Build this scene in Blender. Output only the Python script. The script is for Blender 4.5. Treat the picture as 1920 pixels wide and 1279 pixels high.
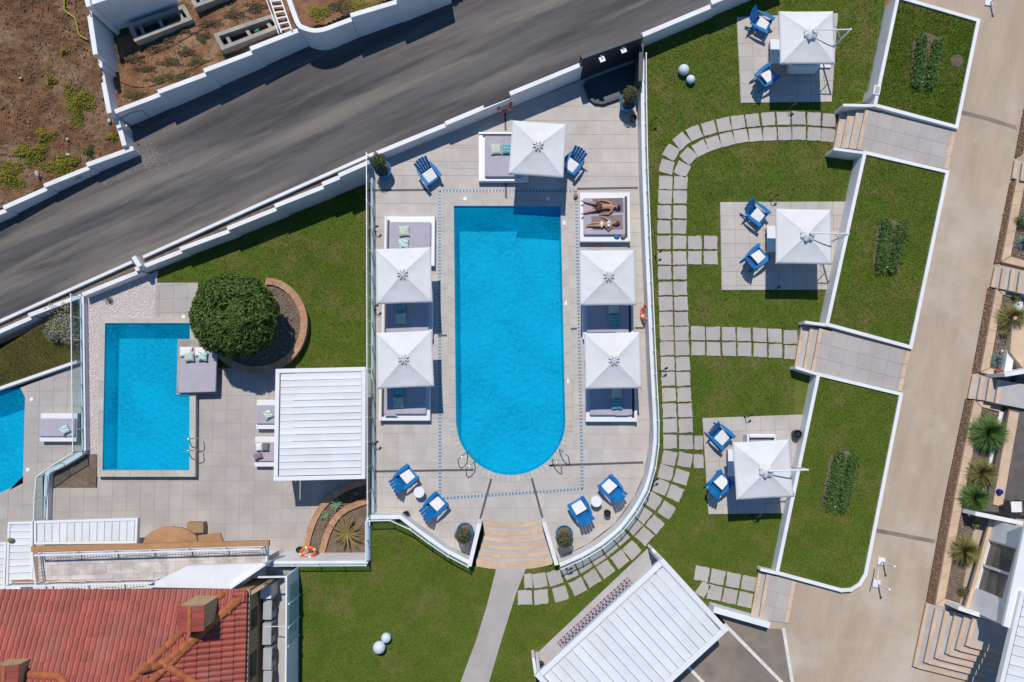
import bpy, bmesh, math, random
import numpy as np
from mathutils import Vector, Matrix, Euler
random.seed(11); rng = np.random.default_rng(5)
for o in list(bpy.data.objects): bpy.data.objects.remove(o, do_unlink=True)
scene = bpy.context.scene
COL = scene.collection
# ------------------------------------------------------------------ camera
F = 1450.0; CAMH = 33.0; TILT = math.atan(115.0 / F)
cam_d = bpy.data.cameras.new('camera'); cam = bpy.data.objects.new('camera', cam_d); COL.objects.link(cam)
cam_d.sensor_width = 36.0; cam_d.lens = F * 36.0 / 1920.0; cam_d.clip_end = 2000.0
cam.location = (0, 0, CAMH); cam.rotation_euler = (TILT, 0, 0)
scene.camera = cam
# ------------------------------------------------------------------ sky, sun, exposure
LIGHT = Vector((0.20, -1.07, -1.92)).normalized()
EL = math.asin(-LIGHT.z); AZ = math.atan2(-LIGHT.x, -LIGHT.y)
world = bpy.data.worlds.new('World'); scene.world = world; world.use_nodes = True
wn = world.node_tree.nodes; wl = world.node_tree.links
for n in list(wn): wn.remove(n)
sky = wn.new('ShaderNodeTexSky'); sky.sky_type = 'NISHITA'; sky.sun_disc = False
sky.sun_elevation = EL; sky.sun_rotation = AZ; sky.altitude = 50; sky.air_density = 1.0; sky.dust_density = 0.0; sky.ozone_density = 3.0
bg = wn.new('ShaderNodeBackground'); bg.inputs['Strength'].default_value = 0.118
wo = wn.new('ShaderNodeOutputWorld'); hs = wn.new('ShaderNodeHueSaturation'); hs.inputs['Saturation'].default_value = 1.22; wl.new(sky.outputs[0], hs.inputs['Color']); wl.new(hs.outputs[0], bg.inputs[0]); wl.new(bg.outputs[0], wo.inputs[0])
sun_d = bpy.data.lights.new('sun', 'SUN'); sun = bpy.data.objects.new('sun', sun_d); COL.objects.link(sun)
sun_d.energy = 4.0; sun_d.angle = math.radians(0.5); sun_d.color = (1.0, 0.945, 0.865)
sun.rotation_euler = LIGHT.to_track_quat('-Z', 'Y').to_euler(); sun.location = (0, 30, 60)
vs = scene.view_settings
vs.view_transform = 'Standard'; vs.look = 'None'; vs.gamma = 1.0; vs.exposure = 0.0; vs.use_curve_mapping = False
scene.render.engine = 'CYCLES'
scene.cycles.transparent_max_bounces = 24
# ------------------------------------------------------------------ picture point -> place on a surface of height z
_c, _s = math.cos(TILT), math.sin(TILT)
def P(px, py, z=0.0):
    u = px - 960.0; v = 639.5 - py
    dy = v * _c + F * _s; dz = v * _s - F * _c
    zz = z(0, 0) if callable(z) else z
    for _ in range(6 if callable(z) else 1):
        t = (zz - CAMH) / dz; X = u * t; Y = dy * t
        if callable(z): zz = z(X, Y)
    return Vector((X, Y, zz))
def P2(p, z=0.0):
    q = P(p[0], p[1], z); return (q.x, q.y)
# levels
DECK = 0.0; LT = -1.3; LF = -1.55; LOW = 0.60
def z_lawn(x, y): return LOW
def z_lawn_lin(x, y): return LOW
BED0, BEDS = 1.02, 0.022
def z_bed(x, y): return BED0 + BEDS * (y + 6.7)
def z_drive(x, y): return z_bed(x, y) - 0.10
def z_road(x, y): return 0.30 + 0.11 * (x + 7.3) if x < -1.0 else 0.993 + 0.055 * (x + 1.0)
def z_garden(x, y): return z_road(x, y) + 0.85
def z_field(x, y):
    yl = 10.2 + 0.45 * (x + 19.0)
    return z_road(x, y) + 0.42 + 0.42 * max(0.0, y - yl)
def off(f, d): return (lambda x, y: f(x, y) + d) if callable(f) else f + d
# ------------------------------------------------------------------ object helpers
WLOC = {}
def props(o, label=None, cat=None, group=None, kind=None):
    if label: o['label'] = label
    if cat: o['category'] = cat
    if group: o['group'] = group
    if kind: o['kind'] = kind
    return o
def thing(name, label, cat, loc=(0, 0, 0), rz=0.0, group=None):
    o = bpy.data.objects.new(name, None); COL.objects.link(o); o.empty_display_size = 0.2
    o.location = loc; o.rotation_euler = (0, 0, rz); WLOC[o.name] = Vector(loc)
    return props(o, label, cat, group)
def link(name, me, mat, parent=None, smooth=False, loc=None):
    o = bpy.data.objects.new(name, me); COL.objects.link(o)
    if mat is not None:
        for m in (mat if isinstance(mat, (list, tuple)) else [mat]):
            if len(me.materials) < (len(mat) if isinstance(mat, (list, tuple)) else 1): me.materials.append(m)
    base = Vector(loc) if loc is not None else Vector((0, 0, 0))
    WLOC[o.name] = base
    if parent is not None:
        o.parent = parent; o.location = base - WLOC[parent.name]
    else: o.location = base
    if smooth:
        me.polygons.foreach_set('use_smooth', [True] * len(me.polygons))
    return o
class MB:
    def __init__(s): s.v = []; s.f = []; s.m = []
    def add(s, vs_, fs, mi=0):
        b = len(s.v); s.v.extend([tuple(q) for q in vs_]); s.f.extend([tuple(b + i for i in f) for f in fs]); s.m.extend([mi] * len(fs)); return s
    def prism(s, top, thick=None, z0=None, mi=0):
        # top: ccw or cw list of xyz
        top = [Vector(t) for t in top]
        a = sum(top[i].x * top[(i + 1) % len(top)].y - top[(i + 1) % len(top)].x * top[i].y for i in range(len(top)))
        if a < 0: top.reverse()
        n = len(top)
        bot = [Vector((t.x, t.y, (t.z - thick) if thick is not None else z0)) for t in top]
        fs = [tuple(range(n)), tuple(range(2 * n - 1, n - 1, -1))]
        for i in range(n):
            j = (i + 1) % n; fs.append((i, n + i, n + j, j))
        return s.add(top + bot, fs, mi)
    def box(s, c, sz, rot=None, mi=0, taper=1.0):
        x, y, z = sz[0] / 2, sz[1] / 2, sz[2] / 2
        pts = [Vector((a * x * (taper if k > 0 else 1), b * y * (taper if k > 0 else 1), k * z)) for k in (-1, 1) for a, b in ((-1, -1), (1, -1), (1, 1), (-1, 1))]
        if rot is not None:
            M = rot if isinstance(rot, Matrix) else Matrix.Rotation(rot, 3, 'Z')
            pts = [M @ p for p in pts]
        c = Vector(c)
        return s.add([p + c for p in pts], [(3, 2, 1, 0), (4, 5, 6, 7), (0, 1, 5, 4), (1, 2, 6, 5), (2, 3, 7, 6), (3, 0, 4, 7)], mi)
    def beam(s, a, b, w, h, mi=0):
        a = Vector(a); b = Vector(b); d = (b - a); L = d.length; d.normalize()
        up = Vector((0, 0, 1)) if abs(d.z) < 0.95 else Vector((0, 1, 0))
        sx = d.cross(up).normalized(); u = sx.cross(d)
        M = Matrix((sx, d, u)).transposed()
        return s.box((a + b) / 2, (w, L, h), M, mi)
    def tube(s, pts, r, n=8, mi=0, cap=True):
        pts = [Vector(p) for p in pts]; rs = r if isinstance(r, (list, tuple)) else [r] * len(pts)
        vs_ = []; fs = []; prev = None
        for i, p in enumerate(pts):
            d = (pts[min(i + 1, len(pts) - 1)] - pts[max(i - 1, 0)]).normalized()
            up = Vector((0, 0, 1)) if abs(d.z) < 0.9 else Vector((1, 0, 0))
            if prev is not None: a = (prev - d * prev.dot(d)).normalized()
            else: a = d.cross(up).normalized()
            prev = a; b = d.cross(a)
            for k in range(n):
                t = 2 * math.pi * k / n; vs_.append(p + (a * math.cos(t) + b * math.sin(t)) * rs[i])
        for i in range(len(pts) - 1):
            for k in range(n):
                k2 = (k + 1) % n; fs.append((i * n + k, i * n + k2, (i + 1) * n + k2, (i + 1) * n + k))
        if cap: fs.append(tuple(range(n - 1, -1, -1))); fs.append(tuple((len(pts) - 1) * n + k for k in range(n)))
        return s.add(vs_, fs, mi)
    def lathe(s, prof, n=20, c=(0, 0, 0), mi=0):
        c = Vector(c); vs_ = []; fs = []
        for r, z in prof:
            for k in range(n):
                t = 2 * math.pi * k / n; vs_.append(c + Vector((r * math.cos(t), r * math.sin(t), z)))
        for i in range(len(prof) - 1):
            for k in range(n):
                k2 = (k + 1) % n; fs.append((i * n + k, i * n + k2, (i + 1) * n + k2, (i + 1) * n + k))
        fs.append(tuple(range(n - 1, -1, -1))); fs.append(tuple((len(prof) - 1) * n + k for k in range(n)))
        return s.add(vs_, fs, mi)
    def ball(s, c, r, seg=16, rings=10, sc=(1, 1, 1), mi=0):
        prof = []
        for i in range(1, rings):
            t = math.pi * i / rings; prof.append((r * math.sin(t), -r * math.cos(t)))
        b = len(s.v); s.lathe([(1e-4, -r)] + prof + [(1e-4, r)], seg, (0, 0, 0), mi)
        for i in range(b, len(s.v)):
            q = s.v[i]; s.v[i] = (q[0] * sc[0] + c[0], q[1] * sc[1] + c[1], q[2] * sc[2] + c[2])
        return s
    def build(s, name, mat, parent=None, smooth=False, fix=True):
        vv = np.array(s.v, dtype=float); lo = vv.min(0); hi = vv.max(0)
        org = Vector(((lo[0] + hi[0]) / 2, (lo[1] + hi[1]) / 2, lo[2]))
        me = bpy.data.meshes.new(name); me.from_pydata([(q[0] - org.x, q[1] - org.y, q[2] - org.z) for q in s.v], [], s.f)
        mats = mat if isinstance(mat, (list, tuple)) else [mat]
        for m in mats: me.materials.append(m)
        if len(mats) > 1: me.polygons.foreach_set('material_index', s.m)
        if fix and len(s.f) < 60000:
            bm = bmesh.new(); bm.from_mesh(me); bmesh.ops.recalc_face_normals(bm, faces=bm.faces); bm.to_mesh(me); bm.free()
        return link(name, me, None, parent, smooth, org)
def bevel(o, w=0.01, seg=2):
    m = o.modifiers.new('bevel', 'BEVEL'); m.width = w; m.segments = seg; m.limit_method = 'ANGLE'; m.angle_limit = math.radians(40); return o
def struct(name, mb, mat, parent=None, **k):
    o = mb.build(name, mat, parent, **k)
    if parent is None: o['kind'] = 'structure'
    return o
def copy_tree(o, parent=None):
    c = o.copy(); COL.objects.link(c); c.parent = parent; WLOC[c.name] = WLOC.get(o.name, Vector((0, 0, 0))).copy()
    for ch in list(o.children): copy_tree(ch, c)
    return c
def place(root, loc, rz=0.0, label=None, group=None):
    root.location = loc; root.rotation_euler = (0, 0, rz); WLOC[root.name] = Vector(loc)
    if label: root['label'] = label
    if group: root['group'] = group
    return root
# ------------------------------------------------------------------ polygons
def inside(poly, x, y):
    c = False; n = len(poly); j = n - 1
    for i in range(n):
        xi, yi = poly[i]; xj, yj = poly[j]
        if (yi > y) != (yj > y) and x < (xj - xi) * (y - yi) / (yj - yi) + xi: c = not c
        j = i
    return c
def inside_np(poly, x, y):
    c = np.zeros(x.shape, bool); n = len(poly); j = n - 1
    for i in range(n):
        xi, yi = poly[i]; xj, yj = poly[j]
        if yi != yj:
            c ^= ((yi > y) != (yj > y)) & (x < (xj - xi) * (y - yi) / (yj - yi) + xi)
        j = i
    return c
def clip(subj, cell):
    out = list(subj)
    for i in range(len(cell)):
        a = cell[i]; b = cell[(i + 1) % len(cell)]; inp = out; out = []
        if not inp: return []
        def sd(p): return (b[0] - a[0]) * (p[1] - a[1]) - (b[1] - a[1]) * (p[0] - a[0])
        for k in range(len(inp)):
            p = inp[k]; q = inp[(k + 1) % len(inp)]; sp, sq = sd(p), sd(q)
            if sp >= 0: out.append(p)
            if (sp >= 0) != (sq >= 0):
                t = sp / (sp - sq); out.append((p[0] + (q[0] - p[0]) * t, p[1] + (q[1] - p[1]) * t))
    res = []
    for p in out:
        if not res or (abs(p[0] - res[-1][0]) + abs(p[1] - res[-1][1])) > 1e-4: res.append(p)
    if len(res) > 1 and (abs(res[0][0] - res[-1][0]) + abs(res[0][1] - res[-1][1])) < 1e-4: res.pop()
    return res
def area(p): return 0.5 * sum(p[i][0] * p[(i + 1) % len(p)][1] - p[(i + 1) % len(p)][0] * p[i][1] for i in range(len(p)))
def ccw(p): return list(p) if area(p) > 0 else list(reversed(p))
def wpoly(px, z): return ccw([P2(p, z) for p in px])
def slab(name, px, z, thick, mat, parent=None, **k):
    mb = MB().prism([P(p[0], p[1], z) for p in px], thick)
    return struct(name, mb, mat, parent, **k)
def smooth_line(pts, n=6):
    out = []
    for i in range(len(pts) - 1):
        p0 = pts[max(i - 1, 0)]; p1 = pts[i]; p2 = pts[i + 1]; p3 = pts[min(i + 2, len(pts) - 1)]
        for k in range(n):
            t = k / n
            out.append(tuple(0.5 * ((2 * p1[a]) + (-p0[a] + p2[a]) * t + (2 * p0[a] - 5 * p1[a] + 4 * p2[a] - p3[a]) * t * t + (-p0[a] + 3 * p1[a] - 3 * p2[a] + p3[a]) * t ** 3) for a in range(len(p1))))
    out.append(tuple(pts[-1])); return out
def resample(pts, step):
    pts = [Vector(p) for p in pts]; L = [0]
    for i in range(1, len(pts)): L.append(L[-1] + (pts[i] - pts[i - 1]).length)
    n = max(1, round(L[-1] / step)); out = []
    for k in range(n + 1):
        d = L[-1] * k / n; i = 0
        while i < len(L) - 2 and L[i + 1] < d: i += 1
        t = (d - L[i]) / max(1e-9, L[i + 1] - L[i]); out.append(pts[i].lerp(pts[i + 1], t))
    return out
def tiles(parent, polys, z, size, org, ang, mat, gap=0.008, thick=0.03, name='tile', stagger=0.0, skip=None, jitter=0.0015):
    ca, sa = math.cos(ang), math.sin(ang)
    sx, sy = size if isinstance(size, (tuple, list)) else (size, size)
    zf = z if callable(z) else (lambda x, y: z)
    def loc(p): dx, dy = p[0] - org[0], p[1] - org[1]; return (dx * ca + dy * sa, -dx * sa + dy * ca)
    def glob(p): return (org[0] + p[0] * ca - p[1] * sa, org[1] + p[0] * sa + p[1] * ca)
    full = None; cnt = 0
    for poly in polys:
        lp = ccw([loc(p) for p in poly])
        x0 = min(p[0] for p in lp); x1 = max(p[0] for p in lp); y0 = min(p[1] for p in lp); y1 = max(p[1] for p in lp)
        for j in range(math.floor(y0 / sy) - 1, math.ceil(y1 / sy) + 1):
            sh = stagger * (j % 2)
            for i in range(math.floor(x0 / sx) - 2, math.ceil(x1 / sx) + 1):
                a, b = (i + sh) * sx + gap / 2, j * sy + gap / 2; c, d = (i + 1 + sh) * sx - gap / 2, (j + 1) * sy - gap / 2
                cell = [(a, b), (c, b), (c, d), (a, d)]
                pc = clip(lp, cell)
                if len(pc) < 3 or area(pc) < 0.012 * sx * sy / 0.09: continue
                mx, my = (a + c) / 2, (b + d) / 2
                gc = glob((mx, my))
                if skip and skip(gc[0], gc[1]): continue
                isfull = area(pc) > 0.998 * (c - a) * (d - b)
                zc = zf(*gc)
                def mk(pp):
                    top = []
                    for p in pp:
                        g = glob(p); top.append((g[0] - gc[0], g[1] - gc[1], zf(*g) - zc))
                    mb = MB().prism(top, thick); me = bpy.data.meshes.new(name); me.from_pydata(mb.v, [], mb.f); me.materials.append(mat); return me
                if isfull:
                    if full is None: full = mk(cell)
                    me = full
                else: me = mk(pc)
                link(name, me, None, parent, False, (gc[0], gc[1], zc + random.uniform(-jitter, jitter))); cnt += 1
    return cnt
def terrain(name, px, z, step, amp, mat, fine=0.0):
    from mathutils import noise as N
    xs = [p[0] for p in px]; ys = [p[1] for p in px]
    nx = int((max(xs) - min(xs)) / step) + 2; ny = int((max(ys) - min(ys)) / step) + 2
    vs_ = []; fs = []
    for j in range(ny):
        for i in range(nx):
            q = P(min(xs) + i * step, min(ys) + j * step, z)
            h = amp * N.fractal(Vector((q.x * 0.9, q.y * 0.9, 3.1)), 1.0, 2.0, 5) + fine * max(0, N.noise(Vector((q.x * 5.5, q.y * 5.5, 7.7)))) ** 2
            vs_.append((q.x, q.y, q.z + h))
    for j in range(ny - 1):
        for i in range(nx - 1):
            if inside(px, min(xs) + (i + .5) * step, min(ys) + (j + .5) * step):
                a = j * nx + i; fs.append((a, a + nx, a + nx + 1, a + 1))
    me = bpy.data.meshes.new(name); me.from_pydata(vs_, [], fs); me.materials.append(mat)
    bm = bmesh.new(); bm.from_mesh(me); bmesh.ops.delete(bm, geom=[v for v in bm.verts if not v.link_faces], context='VERTS')
    bmesh.ops.recalc_face_normals(bm, faces=bm.faces)
    if sum(f.normal.z for f in bm.faces) < 0: bmesh.ops.reverse_faces(bm, faces=bm.faces)
    bm.to_mesh(me); bm.free()
    me.polygons.foreach_set('use_smooth', [True] * len(me.polygons))
    o = bpy.data.objects.new(name, me); COL.objects.link(o); o['kind'] = 'structure'; return o
def scatter_px(px, n, excl=()):
    xs = [p[0] for p in px]; ys = [p[1] for p in px]
    x = rng.uniform(min(xs), max(xs), n); y = rng.uniform(min(ys), max(ys), n)
    k = inside_np(px, x, y)
    for e in excl: k &= ~inside_np(e, x, y)
    return x[k], y[k]
def raw_mesh(name, V, Fc, mat, smooth=False):
    V = np.asarray(V, np.float32); Fc = np.asarray(Fc, np.int32); k = Fc.shape[1]
    me = bpy.data.meshes.new(name); me.vertices.add(len(V)); me.vertices.foreach_set('co', V.ravel())
    me.loops.add(Fc.size); me.loops.foreach_set('vertex_index', Fc.ravel())
    me.polygons.add(len(Fc)); me.polygons.foreach_set('loop_start', np.arange(0, Fc.size, k, dtype=np.int32))
    me.polygons.foreach_set('loop_total', np.full(len(Fc), k, np.int32))
    me.update(calc_edges=True)
    if smooth: me.polygons.foreach_set('use_smooth', np.ones(len(Fc), bool))
    me.materials.append(mat); return me
def blades(name, pts, mat, hmin, hmax, wmin, wmax, lean=0.5, parent=None):
    pts = np.asarray(pts, float); n = len(pts)
    a = rng.uniform(0, 2 * np.pi, n); b = rng.uniform(0, 2 * np.pi, n)
    h = rng.uniform(hmin, hmax, n); w = rng.uniform(wmin, wmax, n); l = rng.uniform(0.1, 1, n) * lean * h
    V = np.zeros((n, 3, 3)); dx = np.cos(a) * w / 2; dy = np.sin(a) * w / 2
    V[:, 0] = pts + np.stack([dx, dy, -0.005 * np.ones(n)], 1); V[:, 1] = pts - np.stack([dx, dy, 0.005 * np.ones(n)], 1)
    V[:, 2] = pts + np.stack([np.cos(b) * l, np.sin(b) * l, h], 1)
    me = raw_mesh(name, V.reshape(-1, 3), np.arange(3 * n).reshape(n, 3), mat)
    at = me.attributes.new('tint', 'FLOAT', 'FACE'); at.data.foreach_set('value', rng.uniform(0, 1, n).astype(np.float32))
    o = bpy.data.objects.new(name, me); COL.objects.link(o)
    if parent is not None:
        o.parent = parent; o.location = -WLOC[parent.name]
    return o
ICO = None
def pebbles(name, pts, rmin, rmax, mat, flat=0.6, parent=None, long=1.0):
    global ICO
    bm = bmesh.new(); bmesh.ops.create_icosphere(bm, subdivisions=1, radius=1.0)
    bm.verts.ensure_lookup_table(); U = np.array([v.co[:] for v in bm.verts]); T = np.array([[v.index for v in f.verts] for f in bm.faces]); bm.free()
    pts = np.asarray(pts, float); n = len(pts); r = rng.uniform(rmin, rmax, n)
    a = rng.uniform(0, 2 * np.pi, n); sx = rng.uniform(0.7, 1.3, n) * long; sy = rng.uniform(0.7, 1.2, n) / max(1, long) ** .5
    J = U[None] * (1 + 0.18 * rng.standard_normal((n, len(U), 1)))
    X = J[:, :, 0] * sx[:, None]; Y = J[:, :, 1] * sy[:, None]
    ca, sa = np.cos(a)[:, None], np.sin(a)[:, None]
    V = np.stack([(X * ca - Y * sa) * r[:, None], (X * sa + Y * ca) * r[:, None], J[:, :, 2] * flat * r[:, None] + (flat * r * 0.6)[:, None]], 2) + pts[:, None, :]
    me = raw_mesh(name, V.reshape(-1, 3), (T[None] + (np.arange(n) * len(U))[:, None, None]).reshape(-1, 3), mat)
    at = me.attributes.new('tint', 'FLOAT', 'FACE'); at.data.foreach_set('value', np.repeat(rng.uniform(0, 1, n), len(T)).astype(np.float32))
    o = bpy.data.objects.new(name, me); COL.objects.link(o)
    if parent is not None: o.parent = parent; o.location = -WLOC[parent.name]
    return o
def leaves(name, pts, nrm, mat, smin, smax, parent=None, asp=0.5):
    # leaf quads, bent along nothing, facing roughly nrm
    pts = np.asarray(pts, float); nrm = np.asarray(nrm, float); n = len(pts)
    nn = nrm + 0.75 * rng.standard_normal((n, 3)); nn /= np.linalg.norm(nn, axis=1, keepdims=True) + 1e-9
    t = rng.standard_normal((n, 3)); t -= nn * (t * nn).sum(1, keepdims=True); t /= np.linalg.norm(t, axis=1, keepdims=True) + 1e-9
    b = np.cross(nn, t); s = rng.uniform(smin, smax, n)[:, None]
    V = np.stack([pts - t * s, pts + b * s * asp, pts + t * s, pts - b * s * asp], 1)
    me = raw_mesh(name, V.reshape(-1, 3), np.arange(4 * n).reshape(n, 4), mat)
    at = me.attributes.new('tint', 'FLOAT', 'FACE'); at.data.foreach_set('value', rng.uniform(0, 1, n).astype(np.float32))
    o = bpy.data.objects.new(name, me); COL.objects.link(o)
    if parent is not None: o.parent = parent; o.location = -WLOC[parent.name]; o['kind'] = 'stuff'
    return o
# ------------------------------------------------------------------ materials
def mat(name, c1, c2=None, scale=3.0, rough=0.7, bump=0.0, bscale=40.0, rand=0.0, metal=0.0, detail=6.0, spec=0.3, c3=None, s3=0.5, lo=0.35, hi=0.65, stretch=None, rotz=0.0, tint=None, fine=0.0, coord='world', c3s=False):
    m = bpy.data.materials.new(name); m.use_nodes = True; nt = m.node_tree; N = nt.nodes; L = nt.links
    for n in list(N): N.remove(n)
    out = N.new('ShaderNodeOutputMaterial'); p = N.new('ShaderNodeBsdfPrincipled'); L.new(p.outputs[0], out.inputs[0])
    p.inputs['Roughness'].default_value = rough; p.inputs['Metallic'].default_value = metal; p.inputs['Specular IOR Level'].default_value = spec
    if coord == 'world': g = N.new('ShaderNodeNewGeometry'); vec = g.outputs['Position']
    else: g = N.new('ShaderNodeTexCoord'); vec = g.outputs['Object']
    if stretch or rotz:
        mp = N.new('ShaderNodeMapping'); mp.vector_type = 'TEXTURE'; mp.inputs['Rotation'].default_value = (0, 0, rotz); mp.inputs['Scale'].default_value = stretch or (1, 1, 1)
        L.new(vec, mp.inputs[0]); svec = mp.outputs[0]
    else: svec = vec
    def noise(sc, v=None, det=detail):
        n = N.new('ShaderNodeTexNoise'); n.inputs['Scale'].default_value = sc; n.inputs['Detail'].default_value = det; n.inputs['Roughness'].default_value = 0.6; L.new(v or svec, n.inputs['Vector']); return n.outputs[0]
    def mix(fac, a, b, typ='MIX'):
        x = N.new('ShaderNodeMix'); x.data_type = 'RGBA'; x.blend_type = typ
        for sock, val in ((0, fac), (6, a), (7, b)):
            if isinstance(val, (tuple, list)): x.inputs[sock].default_value = (*val, 1) if len(val) == 3 else val
            elif isinstance(val, (int, float)): x.inputs[sock].default_value = val
            else: L.new(val, x.inputs[sock])
        return x.outputs[2]
    def ramp(f, a, b):
        r = N.new('ShaderNodeMapRange'); r.inputs[1].default_value = a; r.inputs[2].default_value = b; L.new(f, r.inputs[0]); return r.outputs[0]
    col = c1
    if c2 is not None: col = mix(ramp(noise(scale), lo, hi), c1, c2)
    if c3 is not None: col = mix(ramp(noise(s3, svec if c3s else vec, 4.0), 0.48, 0.68), col, c3)
    if tint is not None:
        at = N.new('ShaderNodeAttribute'); at.attribute_name = 'tint'; col = mix(at.outputs['Fac'], col, tint)
    def hsv_val(fac_sock, amt, col):
        r = N.new('ShaderNodeMapRange'); r.inputs[3].default_value = 1 - amt; r.inputs[4].default_value = 1 + amt; L.new(fac_sock, r.inputs[0])
        h = N.new('ShaderNodeHueSaturation'); L.new(r.outputs[0], h.inputs['Value'])
        if isinstance(col, tuple): h.inputs['Color'].default_value = (*col, 1)
        else: L.new(col, h.inputs['Color'])
        return h.outputs[0]
    if rand > 0:
        oi = N.new('ShaderNodeObjectInfo'); col = hsv_val(oi.outputs['Random'], rand, col)
    if fine > 0: col = hsv_val(ramp(noise(bscale, vec, 3.0), 0.3, 0.7), fine, col)
    if isinstance(col, tuple): p.inputs['Base Color'].default_value = (*col, 1)
    else: L.new(col, p.inputs['Base Color'])
    if bump > 0:
        b = N.new('ShaderNodeBump'); b.inputs['Strength'].default_value = bump; b.inputs['Distance'].default_value = 0.02; L.new(noise(bscale, vec, 5.0), b.inputs['Height']); L.new(b.outputs[0], p.inputs['Normal'])
    return m
ROADANG = math.radians(22)
M = {}
M['white'] = mat('white_paint', (.71, .71, .72), (.67, .67, .67), 1.5, .6, .06, 30, c3=(.63, .62, .60), s3=1.1)
M['white_clean'] = mat('white_metal', (.70, .70, .71), (.67, .67, .68), 2, .4, rand=.03)
M['louvre'] = mat('white_louvre', (.68, .69, .70), (.63, .64, .645), 1.2, .45, rand=.035, c3=(.62, .615, .60), s3=.8)
M['canvas'] = mat('canvas', (.65, .645, .645), (.61, .605, .605), 2.0, .85, .10, 90, c3=(.60, .59, .57), s3=.9)
M['fold'] = mat('canvas_fold', (.60, .58, .555), None, rough=.85)
M['tile'] = mat('deck_tile', (.458, .414, .380), (.395, .357, .328), 1.1, .65, .06, 60, rand=.045, c3=(.485, .442, .395), s3=.6, fine=.07)
M['tile_warm'] = mat('paving_tile', (.402, .362, .335), (.345, .310, .288), .9, .65, .06, 60, rand=.04, c3=(.43, .392, .355), s3=.5, fine=.07)
M['grout'] = mat('grout', (.45, .41, .38), (.38, .345, .315), 4, .9)
M['coping_pool'] = mat('pool_coping', (.46, .43, .385), (.40, .37, .33), 1.5, .6, .05, 60, rand=.06, fine=.05)
M['drain'] = mat('drain_channel', (.09, .09, .10), (.07, .07, .08), 10, .6)
M['asphalt'] = mat('asphalt', (.112, .102, .098), (.056, .052, .053), .75, .88, .25, 70, stretch=(6.5, .55, 1), rotz=ROADANG, c3=(.180, .157, .135), s3=.6, fine=.26, c3s=True, lo=.38, hi=.62)
M['drive'] = mat('driveway', (.435, .340, .250), (.365, .285, .212), .9, .85, .15, 60, c3=(.475, .40, .325), s3=.35, fine=.24, stretch=(.6, 2.5, 1), rotz=-.2)
M['parking'] = mat('parking_concrete', (.24, .195, .155), (.16, .135, .11), .8, .85, .12, 60, c3=(.29, .24, .195), s3=.5, fine=.12)
M['soil'] = mat('soil', (.245, .120, .057), (.125, .060, .029), 1.6, .95, .6, 14, c3=(.29, .18, .105), s3=.9, fine=.30)
M['clods'] = mat('clods', (.27, .138, .070), (.19, .095, .048), 2, .95, rand=0, tint=(.24, .165, .105))
M['stone_rubble'] = mat('rubble', (.42, .38, .33), (.33, .29, .25), 4, .9, tint=(.55, .52, .47))
M['soil_bed'] = mat('bed_soil', (.185, .135, .10), (.12, .085, .062), 3, .95, .5, 25, fine=.3)
M['gravel'] = mat('gravel', (.19, .145, .11), (.12, .092, .072), 5, .9, tint=(.29, .235, .185))
M['bark'] = mat('bark', (.17, .095, .058), (.11, .06, .038), 5, .95, tint=(.33, .21, .14))
M['bark_bed'] = mat('bark_bed', (.15, .085, .053), (.10, .055, .036), 8, .95, .5, 40)
M['pebble'] = mat('white_pebble', (.66, .58, .55), (.57, .485, .455), 6, .8, tint=(.72, .67, .65))
M['pebble_bed'] = mat('pebble_bed', (.56, .48, .45), (.45, .38, .36), 14, .9, .4, 30)
M['turf'] = mat('turf', (.090, .130, .014), (.068, .100, .010), 1.2, .95, .5, 30, c3=(.14, .125, .035), s3=1.0)
M['grass'] = mat('grass', (.198, .305, .022), (.124, .225, .015), 1.1, .8, rand=0, c3=(.262, .305, .030), s3=.55, tint=(.112, .178, .016), detail=8, spec=.15, fine=.26, bscale=14.0)
M['turf_dry'] = mat('turf_dry', (.085, .080, .018), (.06, .055, .014), 1.2, .95, .5, 30)
M['grass_dry'] = mat('grass_dry', (.165, .150, .030), (.12, .125, .022), 1.2, .75, tint=(.12, .12, .03))
M['weed'] = mat('weeds', (.24, .23, .025), (.16, .18, .025), 2, .8, tint=(.32, .26, .03))
M['weed_dark'] = mat('dead_weeds', (.11, .075, .045), (.075, .052, .032), 2, .9, tint=(.16, .13, .06))
M['weed_mid'] = mat('low_weeds', (.12, .105, .035), (.085, .075, .03), 2, .85, tint=(.17, .16, .05))
M['leaf'] = mat('tree_leaf', (.070, .122, .022), (.045, .084, .016), 1.6, .55, tint=(.108, .160, .034), spec=.2)
M['leaf_pot'] = mat('pot_leaf', (.075, .095, .030), (.055, .075, .022), 3, .6, tint=(.13, .13, .055))
M['leaf_silver'] = mat('silver_leaf', (.22, .25, .20), (.15, .19, .14), 2, .7, tint=(.33, .33, .24))
M['leaf_yellow'] = mat('yellow_leaf', (.36, .28, .12), (.28, .25, .10), 2, .7, tint=(.40, .34, .18))
M['leaf_palm'] = mat('cycad_leaf', (.17, .125, .035), (.12, .10, .03), 2, .55, tint=(.22, .16, .05))
M['leaf_grass'] = mat('ornamental_leaf', (.085, .165, .035), (.055, .115, .025), 2, .6, tint=(.15, .23, .06))
M['leaf_olive'] = mat('olive_leaf', (.20, .18, .045), (.14, .135, .035), 2, .6, tint=(.28, .245, .08))
M['leaf_blue'] = mat('blue_fescue', (.17, .23, .23), (.12, .17, .18), 2, .6, tint=(.24, .30, .28))
M['leaf_bed'] = mat('bed_leaf', (.055, .110, .020), (.036, .078, .014), 2, .6, tint=(.095, .165, .032))
M['leaf_agave'] = mat('agave_leaf', (.22, .30, .17), (.15, .23, .12), 2, .6, tint=(.10, .16, .08))
M['trunk'] = mat('bark_trunk', (.12, .085, .06), (.08, .055, .04), 6, .9, .4, 30)
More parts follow.
